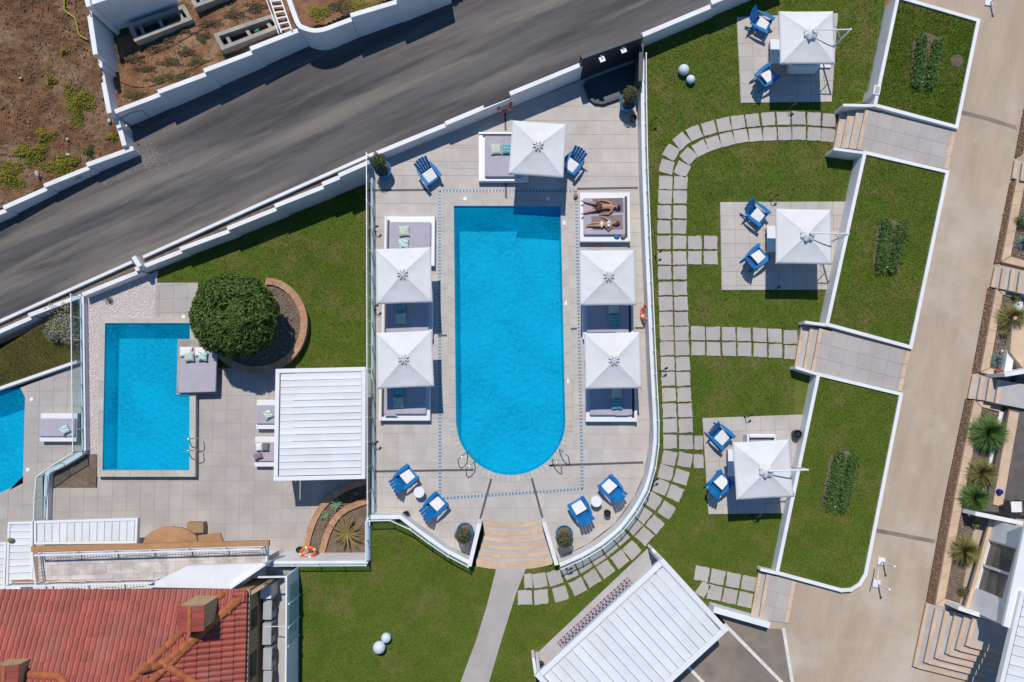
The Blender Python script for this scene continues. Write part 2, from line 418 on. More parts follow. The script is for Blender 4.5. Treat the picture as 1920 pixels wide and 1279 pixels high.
M['blue'] = mat('blue_paint', (.004, .150, .40), (.004, .120, .34), 3, .5, rand=.05, c3=(.008, .18, .45), s3=2, spec=.2)
M['blue_pot'] = mat('blue_pot', (.010, .185, .42), (.008, .16, .38), 3, .4)
M['cushion'] = mat('white_cushion', (.74, .72, .72), (.68, .66, .66), 5, .9, .08, 60)
M['mattress'] = mat('lilac_mattress', (.40, .365, .42), (.36, .33, .385), 3, .9, .12, 45)
M['towel'] = mat('grey_towel', (.19, .165, .175), (.155, .135, .145), 6, .95, .2, 60)
M['towel2'] = mat('mauve_towel', (.25, .185, .20), (.20, .15, .165), 6, .95, .2, 60)
M['sage'] = mat('sage_pillow', (.50, .55, .44), (.36, .46, .38), 9, .9, .1, 50, c3=(.60, .60, .45), s3=6)
M['roof'] = mat('roof_tile', (.335, .066, .042), (.25, .052, .036), 1.2, .5, .1, 40, rand=.13, c3=(.28, .085, .062), s3=.7, fine=.08, spec=.45)
M['ridge'] = mat('ridge_tile', (.38, .120, .046), (.29, .088, .036), 2, .7, .15, 30, rand=.10, fine=.1)
M['sandstone'] = mat('sandstone', (.56, .405, .280), (.49, .345, .232), 2, .75, .15, 35, rand=.07, c3=(.60, .43, .29), s3=1.5, fine=.08)
M['terracotta'] = mat('terracotta_coping', (.42, .235, .135), (.34, .18, .10), 2.2, .8, .15, 35, rand=.08, c3=(.47, .30, .19), s3=1.8, fine=.1)
M['stonewall'] = mat('brown_stone', (.46, .315, .175), (.36, .24, .13), 3, .85, .35, 18, c3=(.42, .30, .18), s3=2.5, fine=.12)
M['cornice'] = mat('orange_cornice', (.40, .215, .105), (.33, .175, .085), 2.5, .8, .1, 30, fine=.08)
M['marble'] = mat('balcony_stone', (.56, .50, .46), (.42, .37, .34), 1.6, .5, .02, 40, rand=.12, lo=.42, hi=.58, detail=3)
M['granite'] = mat('black_granite', (.030, .036, .045), (.10, .11, .12), 45, .5, lo=.5, hi=.75, detail=2)
M['granite_dark'] = mat('dark_slab', (.070, .078, .09), (.058, .066, .078), 3, .5)
M['steel'] = mat('steel', (.62, .63, .65), None, rough=.25, metal=1.0)
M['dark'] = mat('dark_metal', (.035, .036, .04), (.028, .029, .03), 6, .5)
M['black'] = mat('black_plastic', (.02, .02, .022), None, rough=.45)
M['grey_unit'] = mat('grey_plastic', (.36, .38, .40), (.31, .33, .35), 3, .6)
M['concrete'] = mat('raw_concrete', (.36, .32, .275), (.27, .24, .205), 3, .9, .25, 30, c3=(.42, .36, .29), s3=1.2, fine=.12)
M['orange'] = mat('lifebuoy_orange', (.72, .135, .02), (.62, .11, .02), 4, .5)
M['green'] = mat('green_plastic', (.02, .28, .09), None, rough=.5)
M['yellow_hose'] = mat('yellow_hose', (.42, .40, .05), None, rough=.5)
M['redbrown'] = mat('red_brown', (.27, .07, .035), (.22, .055, .03), 5, .6)
M['skin'] = mat('tanned_skin', (.40, .205, .12), (.36, .18, .105), 6, .5, .03, 60)
M['skin2'] = mat('warm_skin', (.44, .225, .125), (.40, .20, .11), 6, .5, .03, 60)
M['hair'] = mat('dark_hair', (.015, .011, .009), (.03, .02, .015), 30, .6)
M['hair2'] = mat('brown_hair', (.11, .055, .028), (.15, .08, .04), 30, .6)
M['shorts'] = mat('patterned_shorts', (.14, .045, .04), (.06, .03, .03), 18, .9, lo=.45, hi=.55)
M['bikini'] = mat('white_bikini', (.72, .70, .68), (.62, .58, .66), 25, .9)
M['wicker'] = mat('wicker', (.33, .24, .15), (.22, .15, .09), 30, .9)
M['bluebag'] = mat('blue_bag', (.01, .16, .42), None, rough=.7)
M['paintline'] = mat('road_paint', (.70, .67, .62), (.55, .52, .47), 6, .8)
M['ball'] = mat('lamp_ball', (.58, .62, .70), None, rough=.5)
M['lamp'] = mat('recess_light', (.75, .72, .62), None, rough=.5)
M['mosaic_b'] = mat('mosaic_blue', (.09, .23, .33), (.06, .17, .28), 30, .4)
M['mosaic_w'] = mat('mosaic_pale', (.40, .39, .38), (.46, .46, .46), 30, .4)
M['stair'] = mat('stair_slab', (.44, .41, .40), (.37, .345, .335), 1.5, .6, .05, 50, rand=.06, fine=.06)
M['dirtline'] = mat('rubble_strip', (.20, .155, .11), (.13, .10, .075), 6, .95, .5, 30, fine=.3)
M['dark_floor'] = mat('dark_floor', (.13, .11, .10), (.09, .078, .072), 3, .6)
M['cardboard'] = mat('cardboard', (.32, .20, .11), None, rough=.9)
def glass_mat(name, tint, gl=0.10):
    m = bpy.data.materials.new(name); m.use_nodes = True; nt = m.node_tree; N = nt.nodes; L = nt.links
    for n in list(N): N.remove(n)
    out = N.new('ShaderNodeOutputMaterial'); mx = N.new('ShaderNodeMixShader'); t = N.new('ShaderNodeBsdfTransparent'); g = N.new('ShaderNodeBsdfGlossy')
    t.inputs[0].default_value = (*tint, 1); g.inputs['Roughness'].default_value = 0.04; g.inputs[0].default_value = (.9, .95, 1, 1)
    fr = N.new('ShaderNodeLayerWeight'); fr.inputs[0].default_value = .5
    pw = N.new('ShaderNodeMath'); pw.operation = 'POWER'; pw.inputs[1].default_value = 5.0; L.new(fr.outputs['Facing'], pw.inputs[0])
    ad = N.new('ShaderNodeMath'); ad.operation = 'MULTIPLY_ADD'; ad.inputs[1].default_value = .25; ad.inputs[2].default_value = gl; L.new(pw.outputs[0], ad.inputs[0])
    L.new(ad.outputs[0], mx.inputs[0]); L.new(t.outputs[0], mx.inputs[1]); L.new(g.outputs[0], mx.inputs[2]); L.new(mx.outputs[0], out.inputs[0]); return m
M['glass'] = glass_mat('clear_glass', (.80, .90, .91), .03)
M['window'] = mat('window_glass', (.10, .10, .10), (.16, .15, .14), 1.2, .12, spec=.8)
def water_mat():
    m = bpy.data.materials.new('water'); m.use_nodes = True; nt = m.node_tree; N = nt.nodes; L = nt.links
    for n in list(N): N.remove(n)
    out = N.new('ShaderNodeOutputMaterial'); mx = N.new('ShaderNodeMixShader'); t = N.new('ShaderNodeBsdfTransparent'); g = N.new('ShaderNodeBsdfGlossy')
    t.inputs[0].default_value = (.60, .95, 1.0, 1); g.inputs['Roughness'].default_value = 0.05
    geo = N.new('ShaderNodeNewGeometry')
    n1 = N.new('ShaderNodeTexNoise'); n1.inputs['Scale'].default_value = 7.0; n1.inputs['Detail'].default_value = 3; n1.inputs['Distortion'].default_value = 1.2; L.new(geo.outputs['Position'], n1.inputs['Vector'])
    b = N.new('ShaderNodeBump'); b.inputs['Strength'].default_value = .25; b.inputs['Distance'].default_value = .015; L.new(n1.outputs[0], b.inputs['Height'])
    L.new(b.outputs[0], g.inputs['Normal'])
    fr = N.new('ShaderNodeFresnel'); fr.inputs[0].default_value = 1.33; L.new(b.outputs[0], fr.inputs['Normal'])
    df = N.new('ShaderNodeBsdfDiffuse'); df.inputs[0].default_value = (.0, .49, .76, 1)
    mp = N.new('ShaderNodeMapping'); mp.inputs['Scale'].default_value = (1.25, 1.0, 1); L.new(geo.outputs['Position'], mp.inputs[0])
    n2 = N.new('ShaderNodeTexNoise'); n2.inputs['Scale'].default_value = 4.5; n2.inputs['Detail'].default_value = 2.5; n2.inputs['Distortion'].default_value = 2.2; L.new(mp.outputs[0], n2.inputs['Vector'])
    n3 = N.new('ShaderNodeTexNoise'); n3.inputs['Scale'].default_value = .55; n3.inputs['Detail'].default_value = 2; L.new(geo.outputs['Position'], n3.inputs['Vector'])
    mr = N.new('ShaderNodeMapRange'); mr.inputs[1].default_value = .35; mr.inputs[2].default_value = .62; mr.inputs[3].default_value = .15; mr.inputs[4].default_value = 1.0; L.new(n3.outputs[0], mr.inputs[0])
    mu = N.new('ShaderNodeMath'); mu.operation = 'MULTIPLY'; sb = N.new('ShaderNodeMath'); sb.operation = 'SUBTRACT'; sb.inputs[1].default_value = .5; L.new(n2.outputs[0], sb.inputs[0]); L.new(sb.outputs[0], mu.inputs[0]); L.new(mr.outputs[0], mu.inputs[1])
    b2 = N.new('ShaderNodeBump'); b2.inputs['Strength'].default_value = 1.0; b2.inputs['Distance'].default_value = .20; L.new(mu.outputs[0], b2.inputs['Height']); L.new(b2.outputs[0], df.inputs['Normal'])
    m2 = N.new('ShaderNodeMixShader'); m2.inputs[0].default_value = .34; L.new(t.outputs[0], m2.inputs[1]); L.new(df.outputs[0], m2.inputs[2])
    L.new(fr.outputs[0], mx.inputs[0]); L.new(m2.outputs[0], mx.inputs[1]); L.new(g.outputs[0], mx.inputs[2]); L.new(mx.outputs[0], out.inputs[0]); return m
M['water'] = water_mat()
M['basin'] = mat('pool_painted_ripples', (.000, .465, .70), (.000, .435, .67), 5.5, .5, c3=(.000, .485, .715), s3=2.5, fine=.10, bump=1.0, bscale=5.0, lo=.42, hi=.58)  # mottled blue paints the look of rippling light onto the basin
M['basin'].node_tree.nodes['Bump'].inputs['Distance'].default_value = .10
def stripe_mat(name, cols, sc, ang=0.0, soft=0.0):
    m = bpy.data.materials.new(name); m.use_nodes = True; nt = m.node_tree; N = nt.nodes; L = nt.links; p = N['Principled BSDF']; p.inputs['Roughness'].default_value = .9
    tc = N.new('ShaderNodeTexCoord'); mp = N.new('ShaderNodeMapping'); mp.inputs['Rotation'].default_value = (0, 0, ang); L.new(tc.outputs['Object'], mp.inputs[0])
    nz = N.new('ShaderNodeTexNoise'); nz.inputs['Scale'].default_value = 6; L.new(mp.outputs[0], nz.inputs['Vector'])
    sp = N.new('ShaderNodeSeparateXYZ'); L.new(mp.outputs[0], sp.inputs[0])
    ma = N.new('ShaderNodeMath'); ma.operation = 'MULTIPLY_ADD'; ma.inputs[1].default_value = sc; L.new(sp.outputs[1], ma.inputs[0]); L.new(nz.outputs[0], ma.inputs[2])
    fr = N.new('ShaderNodeMath'); fr.operation = 'FRACT'; L.new(ma.outputs[0], fr.inputs[0])
    r = N.new('ShaderNodeValToRGB'); L.new(fr.outputs[0], r.inputs[0]); r.color_ramp.interpolation = 'CONSTANT'
    el = r.color_ramp.elements
    while len(el) < len(cols): el.new(0.5)
    for i, c in enumerate(cols): el[i].position = i / len(cols); el[i].color = (*c, 1)
    L.new(r.outputs[0], p.inputs['Base Color']); return m
M['stripe'] = stripe_mat('teal_stripe', [(.02, .22, .30), (.16, .42, .34), (.03, .16, .34), (.38, .52, .44), (.02, .30, .36)], 7.0)
M['watercolour'] = stripe_mat('watercolour_print', [(.66, .68, .64), (.10, .42, .50), (.58, .64, .40), (.70, .71, .68), (.06, .28, .42), (.45, .58, .40)], 5.0, .5)
def pattern_tile(name, border):
    m = bpy.data.materials.new(name); m.use_nodes = True; nt = m.node_tree; N = nt.nodes; L = nt.links; p = N['Principled BSDF']; p.inputs['Roughness'].default_value = .4
    tc = N.new('ShaderNodeTexCoord'); sp = N.new('ShaderNodeSeparateXYZ'); L.new(tc.outputs['Object'], sp.inputs[0])
    def math_(op, a, b=None, c=None):
        n = N.new('ShaderNodeMath'); n.operation = op
        for i, v in enumerate((a, b, c)):
            if v is None: continue
            if isinstance(v, (int, float)): n.inputs[i].default_value = v
            else: L.new(v, n.inputs[i])
        return n.outputs[0]
    x, y = sp.outputs[0], sp.outputs[1]
    r = math_('SQRT', math_('ADD', math_('MULTIPLY', x, x), math_('MULTIPLY', y, y)))
    th = math_('ARCTAN2', y, x)
    wob = math_('MULTIPLY', math_('COSINE', math_('MULTIPLY', th, 8.0)), .018)
    rr = math_('ADD', r, wob)
    navy = (.012, .022, .12, 1); cream = (.66, .55, .42, 1) if border else (.66, .64, .60, 1)
    rp = N.new('ShaderNodeValToRGB'); rp.color_ramp.interpolation = 'CONSTANT'; L.new(math_('MULTIPLY', rr, 7.0), rp.inputs[0])
    seq = [(0, navy), (.14, (.45, .15, .05, 1)), (.24, cream), (.48, navy), (.80, navy), (.92, cream)] if border else [(0, (.3, .25, .2, 1)), (.06, navy), (.44, cream), (.60, navy), (.74, navy), (.90, cream)]
    el = rp.color_ramp.elements
    while len(el) < len(seq): el.new(.5)
    for i, (a, c) in enumerate(seq): el[i].position = a; el[i].color = c
    L.new(rp.outputs[0], p.inputs['Base Color']); return m
M['pattern'] = pattern_tile('encaustic_flower', False); M['pattern_border'] = pattern_tile('encaustic_border', True)
# ================================================================== SETTING
def proj(X, Y, Z):
    d = Vector((X, Y, Z - CAMH)); fw = Vector((0, _s, -_c)); up = Vector((0, _c, _s)); w = d.dot(fw)
    return 960 + F * d.x / w, 639.5 - F * d.dot(up) / w
g = MB(); g.add([(-300, -300, -3.3), (300, -300, -3.3), (300, 300, -3.3), (-300, 300, -3.3)], [(0, 1, 2, 3)])
struct('ground', g, M['soil'])
slab('road', [(-260, 520), (-260, 735), (0, 610), (245, 500), (690, 298), (915, 199), (915, -100), (830, -60), (560, 62), (215, 215), (215, 285), (-260, 500)], z_road, .35, M['asphalt'])
slab('road', [(914, 199.5), (1090, 122), (1212, 66), (1345, 6), (1620, -120), (1620, -300), (914, -101)], z_road, .35, M['asphalt'])
field_px = [(-130, -120), (148, -120), (163, 0), (177, 98), (187, 122), (203, 208), (213, 220), (228, 262), (240, 278), (165, 310), (85, 347), (8, 388), (-130, 446)]
terrain('earth_slope', field_px, z_field, 2.6, .06, M['soil'], .16)
garden_px = [(175, -110), (520, -110), (560, 55), (225, 215), (205, 110), (175, -20)]
terrain('garden_soil', garden_px, z_garden, 3.2, .07, M['soil'], .14)
verge_px = [(535, -110), (960, -110), (838, -44), (742, -7), (656, 25), (606, 48), (575, 46), (560, 36)]
terrain('verge', verge_px, off(z_road, 1.25), 4, .05, M['soil'], .10)
# ---- stepped white walls
def wall(name, label, segs, thick, zbase, matl=None, cat='wall', side=0):
    """segs: (px0,py0,px1,py1,ztop) centre line of the cap"""
    matl = matl or M['white']
    a = P(segs[0][0], segs[0][1], segs[0][4])
    t = thing(name, label, cat, (a.x, a.y, zbase))
    for i, (x0, y0, x1, y1, z) in enumerate(segs):
        a = P(x0, y0, z); b = P(x1, y1, z); d = Vector((b.x - a.x, b.y - a.y, 0)).normalized(); n = Vector((-d.y, d.x, 0)) * thick / 2
        n = n * (1 + .025 * (i % 2)); e = d * (0.10 if len(segs) > 1 else 0.0)
        mb = MB().prism([a + n - e, a - n - e, b - n + e, b + n + e], z0=zbase + .002 * i)
        bevel(mb.build('wall_section' if len(segs) > 1 else 'wall_body', matl, t), .012)
    return t
def zr(px, d):   # road height under a cap + d
    x = (px - 960) / F * (CAMH - 0.3); return z_road(x, 0) + d
wall('retaining_wall', 'long stepped white wall between the garden beds and the dark road', [
    (219, 208, 303, 176, zr(260, 1.30)), (300, 171, 389, 138, zr(345, 1.38)), (386, 131, 476, 97, zr(430, 1.42)), (473, 90, 558, 57, zr(515, 1.46))], .2, -1.9)
wall('retaining_wall', 'low stepped white wall holding the bare brown slope above the road', [
    (-120, 448, 12, 394, zr(-30, .62)), (10, 388, 89, 353, zr(50, .62)), (86, 347, 168, 314, zr(130, .65)), (166, 308, 246, 279, zr(205, .70))], .2, -2.3)
# curved corner wall
zc = zr(620, 1.55)
cp = smooth_line([(538, -12), (551, 25), (560, 46), (572, 53), (588, 57), (607, 55), (632, 46), (659, 36)], 3)
t = thing('retaining_wall', 'white wall rounding the corner into the stepped wall beside the ladder', 'wall', P(590, 57, -1))
pts = [P(p[0], p[1], zc) for p in cp]
def ribbon(pts, thick, z0, mb=None, closed=False):
    mb = mb or MB(); n = len(pts); L = []; R = []
    for i, p in enumerate(pts):
        d = (pts[min(i + 1, n - 1)] - pts[max(i - 1, 0)]); d.z = 0; d.normalize(); nn = Vector((-d.y, d.x, 0)) * thick / 2
        L.append(p + nn); R.append(p - nn)
    for i in range(n - 1):
        pass
    vs_ = []; fs = []
    for i in range(n):
        zb = z0 if not callable(z0) else z0(pts[i].x, pts[i].y)
        vs_ += [L[i], R[i], Vector((R[i].x, R[i].y, zb)), Vector((L[i].x, L[i].y, zb))]
    for i in range(n - 1):
        a = i * 4; b = a + 4
        for k in range(4): fs.append((a + k, a + (k + 1) % 4, b + (k + 1) % 4, b + k))
    fs.append((0, 3, 2, 1)); e = (n - 1) * 4; fs.append((e, e + 1, e + 2, e + 3))
    return mb.add(vs_, fs)
bevel(ribbon(pts, .2, -1.5).build('wall_section', M['white'], t), .012)
for x0, y0, x1, y1, z in [(657, 29, 745, 3, zr(700, 1.65)), (742, -3, 840, -36, zr(790, 1.75))]:
    a = P(x0, y0, z); b = P(x1, y1, z); d = (b - a).normalized(); n = Vector((-d.y, d.x, 0)) * .1
    bevel(MB().prism([a + n, a - n, b - n, b + n], z0=-1.5).build('wall_section', M['white'], t), .012)
# west garden wall, stepping down towards the road
def fz(px, py, d):
    q = P(px, py, z_field); return q.z + d
wall('garden_wall', 'white wall stepping down between the bare slope and the planted beds', [
    (150, -60, 165, 8, fz(160, -20, .30)), (165, 10, 178, 98, fz(172, 60, .25)), (181, 104, 190, 122, fz(184, 118, .0)), (188, 124, 204, 208, fz(196, 165, .15)), (214, 214, 222, 236, zr(222, 1.0)), (224, 240, 232, 269, zr(222, .88))], .2, -2.4)
wall('garden_wall', 'white wall closing the top of the planted bed', [(168, 6, 300, -38, fz(170, 0, .28))], .2, -1.0)
# ---- south side of the road
KN = [(-110, 650), (0, 602), (120, 548), (247, 491)]
t = thing('road_kerb', 'narrow white kerb edging the road below the pier', 'kerb', P(120, 548, z_road))
ribbon([P(p[0], p[1], off(z_road, .14)) for p in KN], .13, off(z_road, -.3)).build('kerb_body', M['white'], t)
t = thing('road_kerb', 'narrow white kerb edging the road from pier to blue pot', 'kerb', P(480, 385, z_road))
ribbon([P(p[0], p[1], off(z_road, .14)) for p in [(268, 482), (480, 386), (700, 288)]], .13, off(z_road, -.3)).build('kerb_body', M['white'], t)
t = thing('gate_pier', 'short white pier standing on the kerb at the road', 'pier', P(255, 492, z_road))
a = P(250, 481, -.15); b = P(262, 500, -.15); d = Vector((b.x - a.x, b.y - a.y, 0)).normalized(); n = Vector((-d.y, d.x, 0)) * .10
bevel(MB().prism([a + n, a - n, b - n, b + n], z0=-1.4).build('pier_body', M['white'], t), .012)
slab('kerb_strip', [(-120, 662), (0, 609), (247, 497), (398, 435), (480, 390), (690, 298), (690, 306), (640, 330), (520, 384), (400, 440), (260, 504), (150, 556), (0, 624), (-120, 675)], off(z_road, -.05), .6, M['dirtline'])
wall('lawn_wall', 'stepped white wall above the left lawn, rising toward the blue pot', [
    (158, 551, 262, 509, -.72), (257, 504, 344, 470, -.55), (341, 466, 433, 432, -.30), (430, 427, 522, 390, -.04), (519, 385, 610, 349, .20), (608, 344, 642, 330, .45), (639, 327, 689, 305, .76)], .19, -1.9)
wall('lawn_wall', 'short stepped white wall beside the silvery shrub', [(-110, 670, 62, 594, -1.12), (57, 590, 148, 556, -.93)], .19, -2.4)
wall('deck_wall', 'white wall between the road and the main pool deck, with the lifebuoy', [
    (697, 291, 839, 233, .80), (839, 230, 963, 178, .97), (960, 174, 1087, 122, 1.34)], .19, -.4)
wall('lawn_wall', 'white wall between the road and the upper lawn', [(1206, 65, 1342, 8, 1.66), (1338, 3, 1470, -52, 1.86)], .2, -.8)
# ---- main deck
pool_px = [(851, 386), (1051, 386)] + [(1051 + 9 * k / 8, 386 + 404 * k / 8) for k in range(1, 9)]
pool_px += [(957.7 + 102.3 * math.cos(t), 790 + 101 * math.sin(t)) for t in np.linspace(0.0, math.pi, 37)[1:-1]]
pool_px += [(855 - 4 * k / 8, 790 - 404 * k / 8) for k in range(0, 8)]
cop_px = []
cen = (955, 640)
cop_px = [(838, 374), (1064, 374)] + [(1064 + 9 * k / 8, 374 + 416 * k / 8) for k in range(1, 9)]
cop_px += [(957.7 + 115.5 * math.cos(t), 790 + 114 * math.sin(t)) for t in np.linspace(0.0, math.pi, 37)[1:-1]]
cop_px += [(842 - 4 * k / 8, 790 - 416 * k / 8) for k in range(0, 8)]
deck_right = [(1193, 120), (1194, 170), (1197, 300), (1201, 420), (1207, 560), (1213, 700), (1218, 800), (1216, 840), (1207, 890), (1189, 932), (1152, 982), (1102, 1020), (1046, 1047)]
deck_out = [(697, 306)] + [(1090, 150)] + [(1193, 108)] + deck_right[1:-1] + [(1046, 1047), (1019, 985), (960, 989), (905, 984), (885, 1043), (838, 1020), (788, 985), (757, 961), (697, 963)]
def split_keyhole(outer, hole):
    # left and right halves of a deck round its pool
    iT = min(range(len(hole)), key=lambda i: (abs(hole[i][0] - 957) if hole[i][1] < 400 else 1e9))
    return None
h_top = (957, 374); h_bot = (957.7, 904)
right_hole = [(1064, 374)] + [p for p in cop_px if p[0] > 958 and p != (1064, 374)]
right_hole = sorted([p for p in right_hole if p[1] <= 790], key=lambda p: p[1]) + sorted([p for p in right_hole if p[1] > 790], key=lambda p: -p[0])
left_hole = [p for p in cop_px if p[0] < 957]
left_hole = sorted([p for p in left_hole if p[1] <= 790], key=lambda p: p[1]) + sorted([p for p in left_hole if p[1] > 790], key=lambda p: p[0])
tx = 957.4
ytop = 306 - (tx - 697) * (306 - 150) / (1090 - 697)
out_right = [(tx, ytop)] + [(1090, 150), (1193, 108)] + deck_right[1:-1] + [(1046, 1047), (1019, 985), (tx, 989)]
out_left = [(tx, ytop), (697, 306), (697, 963), (757, 961), (788, 985), (838, 1020), (885, 1043), (905, 984), (tx, 989)]
poly_R = out_right + [(tx, 904)] + list(reversed(right_hole)) + [(tx, 374)]
poly_L = out_left + [(tx, 904)] + list(reversed(left_hole)) + [(tx, 374)]
deck = thing('pool_deck', None, None, P(957, 300, -.03)); deck['kind'] = 'structure'
for nm, pl in (('deck_bed', poly_R), ('deck_bed', poly_L)):
    MB().prism([P(p[0], p[1], -.012) for p in pl], 1.6).build(nm, M['grout'], deck)
o0 = P(700, 355, 0)
nt1 = tiles(deck, [wpoly(poly_L, 0), wpoly(poly_R, 0)], 0.0, .62, (o0.x, o0.y), -.004, M['tile'], gap=.010, thick=.02)
# coping stones of the main pool
def ring_stones(parent, inner, outer, z, step, matl, thick=.12, name='coping_stone'):
    n = len(inner); Lw = [Vector((*P2(p, z), z)) for p in inner]; Ow = [Vector((*P2(p, z), z)) for p in outer]
    for i in range(n):
        j = (i + 1) % n; L = (Lw[j] - Lw[i]).length; k = max(1, round(L / step))
        for q in range(k):
            g_ = .004 / max(L, .01); t0, t1 = q / k + g_, (q + 1) / k - g_
            MB().prism([Lw[i].lerp(Lw[j], t0), Lw[i].lerp(Lw[j], t1), Ow[i].lerp(Ow[j], t1), Ow[i].lerp(Ow[j], t0)], thick).build(name, matl, parent, fix=False)
pool = thing('swimming_pool', 'long blue swimming pool with a rounded lower end', 'pool', P(957, 640, -1.5))
ring_stones(pool, pool_px, cop_px, .012, .62, M['coping_pool'])
def basin(parent, px, z, depth, wz):
    top = [P(p[0], p[1], z) for p in px]; top = top if area([(p.x, p.y) for p in top]) > 0 else top[::-1]; n = len(top)
    bot = [Vector((p.x, p.y, z - depth)) for p in top]
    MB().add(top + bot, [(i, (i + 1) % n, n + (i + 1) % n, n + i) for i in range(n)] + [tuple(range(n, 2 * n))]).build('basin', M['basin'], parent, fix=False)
    MB().add([Vector((p.x, p.y, wz)) for p in top], [tuple(range(n))]).build('water_surface', M['water'], parent, fix=False)
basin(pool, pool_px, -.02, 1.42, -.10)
# mosaic border band + drain channels
def band(pts, w, cell, z, parent, name, mats):
    mb = MB()
    for a, b in zip(pts[:-1], pts[1:]):
        A = P(*a, z); B = P(*b, z); d = (B - A); L = d.length; d.normalize(); n = Vector((-d.y, d.x, 0)); k = int(L / cell)
        for i in range(k):
            for r in range(2):
                c = A + d * (i + .5) * L / k + n * (r - .5) * w / 2
                mb.prism([c + d * .43 * cell + n * .44 * w / 2, c - d * .43 * cell + n * .44 * w / 2, c - d * .43 * cell - n * .44 * w / 2, c + d * .43 * cell - n * .44 * w / 2], .01, mi=i % 2)
    return mb.build(name, mats, parent, fix=False)
o = band([(824, 358), (1080, 358), (1092, 917), (825, 935), (824, 358)], .12, .072, .0065, deck, 'mosaic_border', [M['mosaic_b'], M['mosaic_w']]); o['kind'] = 'stuff'
for a, b in [((700, 357), (800, 356)), ((1082, 354), (1196, 352)), ((703, 884), (888, 881)), ((1030, 873), (1206, 867)), ((821, 629), (838, 629)), ((947, 205), (948, 245)), ((948, 341), (949, 372)), ((1070, 617), (1082, 616)), ((921, 898), (899, 978)), ((997, 897), (1019, 978)), ((1190, 615), (1208, 615))]:
    A = P(*a, .006); B = P(*b, .006); MB().beam(A, B, .085, .012).build('drain_channel', M['drain'], deck)
# recessed pool lamps and skimmer lids in the deck
for x, y in [(872, 373), (1028, 373)]:
    q = P(x, y, .02); MB().lathe([(.085, -.02), (.085, .006), (.07, .012)], 20, q).build('recessed_lamp', M['lamp'], deck)
for x, y in [(1058, 418), (1061, 569), (1065, 715)]:
    q = P(x, y, .02); MB().box(q, (.10, .18, .02)).build('skimmer_lid', M['white_clean'], deck)
# inspection cover outline
for a, b in [((848, 272), (892, 272)), ((892, 272), (892, 316)), ((892, 316), (848, 316)), ((848, 316), (848, 272))]:
    MB().beam(P(*a, .005), P(*b, .005), .018, .01).build('cover_joint', M['grout'], deck)
# ---- entrance steps of the deck
arcs = [[(905, 984), (960, 989.5), (1015, 981)], [(907, 998), (962, 1004), (1018, 995)], [(906, 1011), (963, 1017), (1021, 1009)], [(902, 1025), (962, 1031.5), (1026, 1022.5)], [(898, 1040), (962, 1046), (1030, 1037.5)], [(893, 1060), (962, 1066.5), (1036, 1056)]]
stp = thing('deck_steps', 'curved flight of grey steps with sandstone edges up from the pool deck', 'steps', P(962, 1030, 0))
def arc_pts(a, n=11):
    out = []
    for k in range(n):
        t = k / (n - 1); x = a[0][0] + (a[2][0] - a[0][0]) * t
        y = a[0][1] * (1 - t) * (1 - 2 * t) + a[1][1] * 4 * t * (1 - t) + a[2][1] * t * (2 * t - 1); out.append((x, y))
    return out
inn_arc = [[(q[0], q[1] - (6 if k < 5 else 12)) for q in arcs[k]] for k in range(6)]
for i in range(6):
    z = .1 * (i + 1); I_ = [P(p[0], p[1], z) for p in arc_pts(inn_arc[i])]
    nxt = inn_arc[i + 1] if i < 5 else [(q[0], q[1] + 1) for q in arcs[5]]
    O_ = [P(p[0], p[1] + 1.5, z) for p in arc_pts(nxt)]
    MB().prism(I_ + O_[::-1], z0=-.3).build('step', M['stair'], stp)
    w_ = .15 if i < 5 else .30
    for k in range(10):
        a, b = I_[k], I_[k + 1]; g_ = (b - a) * .012
        MB().prism([a + g_ + Vector((0, .02, .012)), b - g_ + Vector((0, .02, .012)), b - g_ + Vector((0, -w_, .012)), a + g_ + Vector((0, -w_, .012))], .05).build('nosing_stone', M['sandstone'], stp)
wall('stair_wall', 'white side wall left of the curved steps', [(899, 982, 880, 1062, 1.25)], .17, -.3)
wall('stair_wall', 'white side wall right of the curved steps', [(1020, 980, 1044, 1060, 1.25)], .17, -.3)
# ---- lawns
lawn = thing('lawn', None, None, P(1300, 600, LOW)); lawn['kind'] = 'structure'
def plan(px, py): q = P(px, py, 0.0); return Vector((q.x, q.y, LOW))
rim = [plan(*p) for p in [(1199, 110), (1200, 170), (1202, 300), (1206, 420), (1212, 560), (1218, 700), (1223, 800), (1221, 842), (1211, 894), (1193, 937), (1156, 987), (1105, 1025), (1040, 1052)]]
rim += [P(*p, LOW) for p in [(1034, 1062), (962, 1070), (890, 1062)]] + [plan(*p) for p in [(883, 1048), (836, 1024), (787, 989), (755, 965), (700, 965)]]
lawn_poly = rim + [P(*p, LOW) for p in [(692, 1000), (691, 1060), (556, 1062), (556, 1440), (960, 1440), (1010, 1262), (1235, 1045), (1340, 1152), (1440, 1178), (1460, 1075), (1478, 1000), (1515, 800), (1545, 640), (1600, 290), (1660, 0), (1690, -120), (1600, -120), (1420, -30), (1207, 72)]]
MB().prism(lawn_poly, .5).build('lawn_sheet', M['turf'], lawn)
path_px = [(931, 1064), (987, 1064), (968, 1112), (942, 1195), (905, 1320), (848, 1320), (893, 1200), (913, 1135)]
pad_px = [[(1381, 32), (1571, 25), (1559, 191), (1389, 193)], [(1350, 379), (1590, 378), (1556, 543), (1353, 544)], [(1317, 784), (1510, 777), (1474, 962), (1328, 964)]]
slab('garden_path', path_px, LOW + .03, .2, M['tile_warm'])
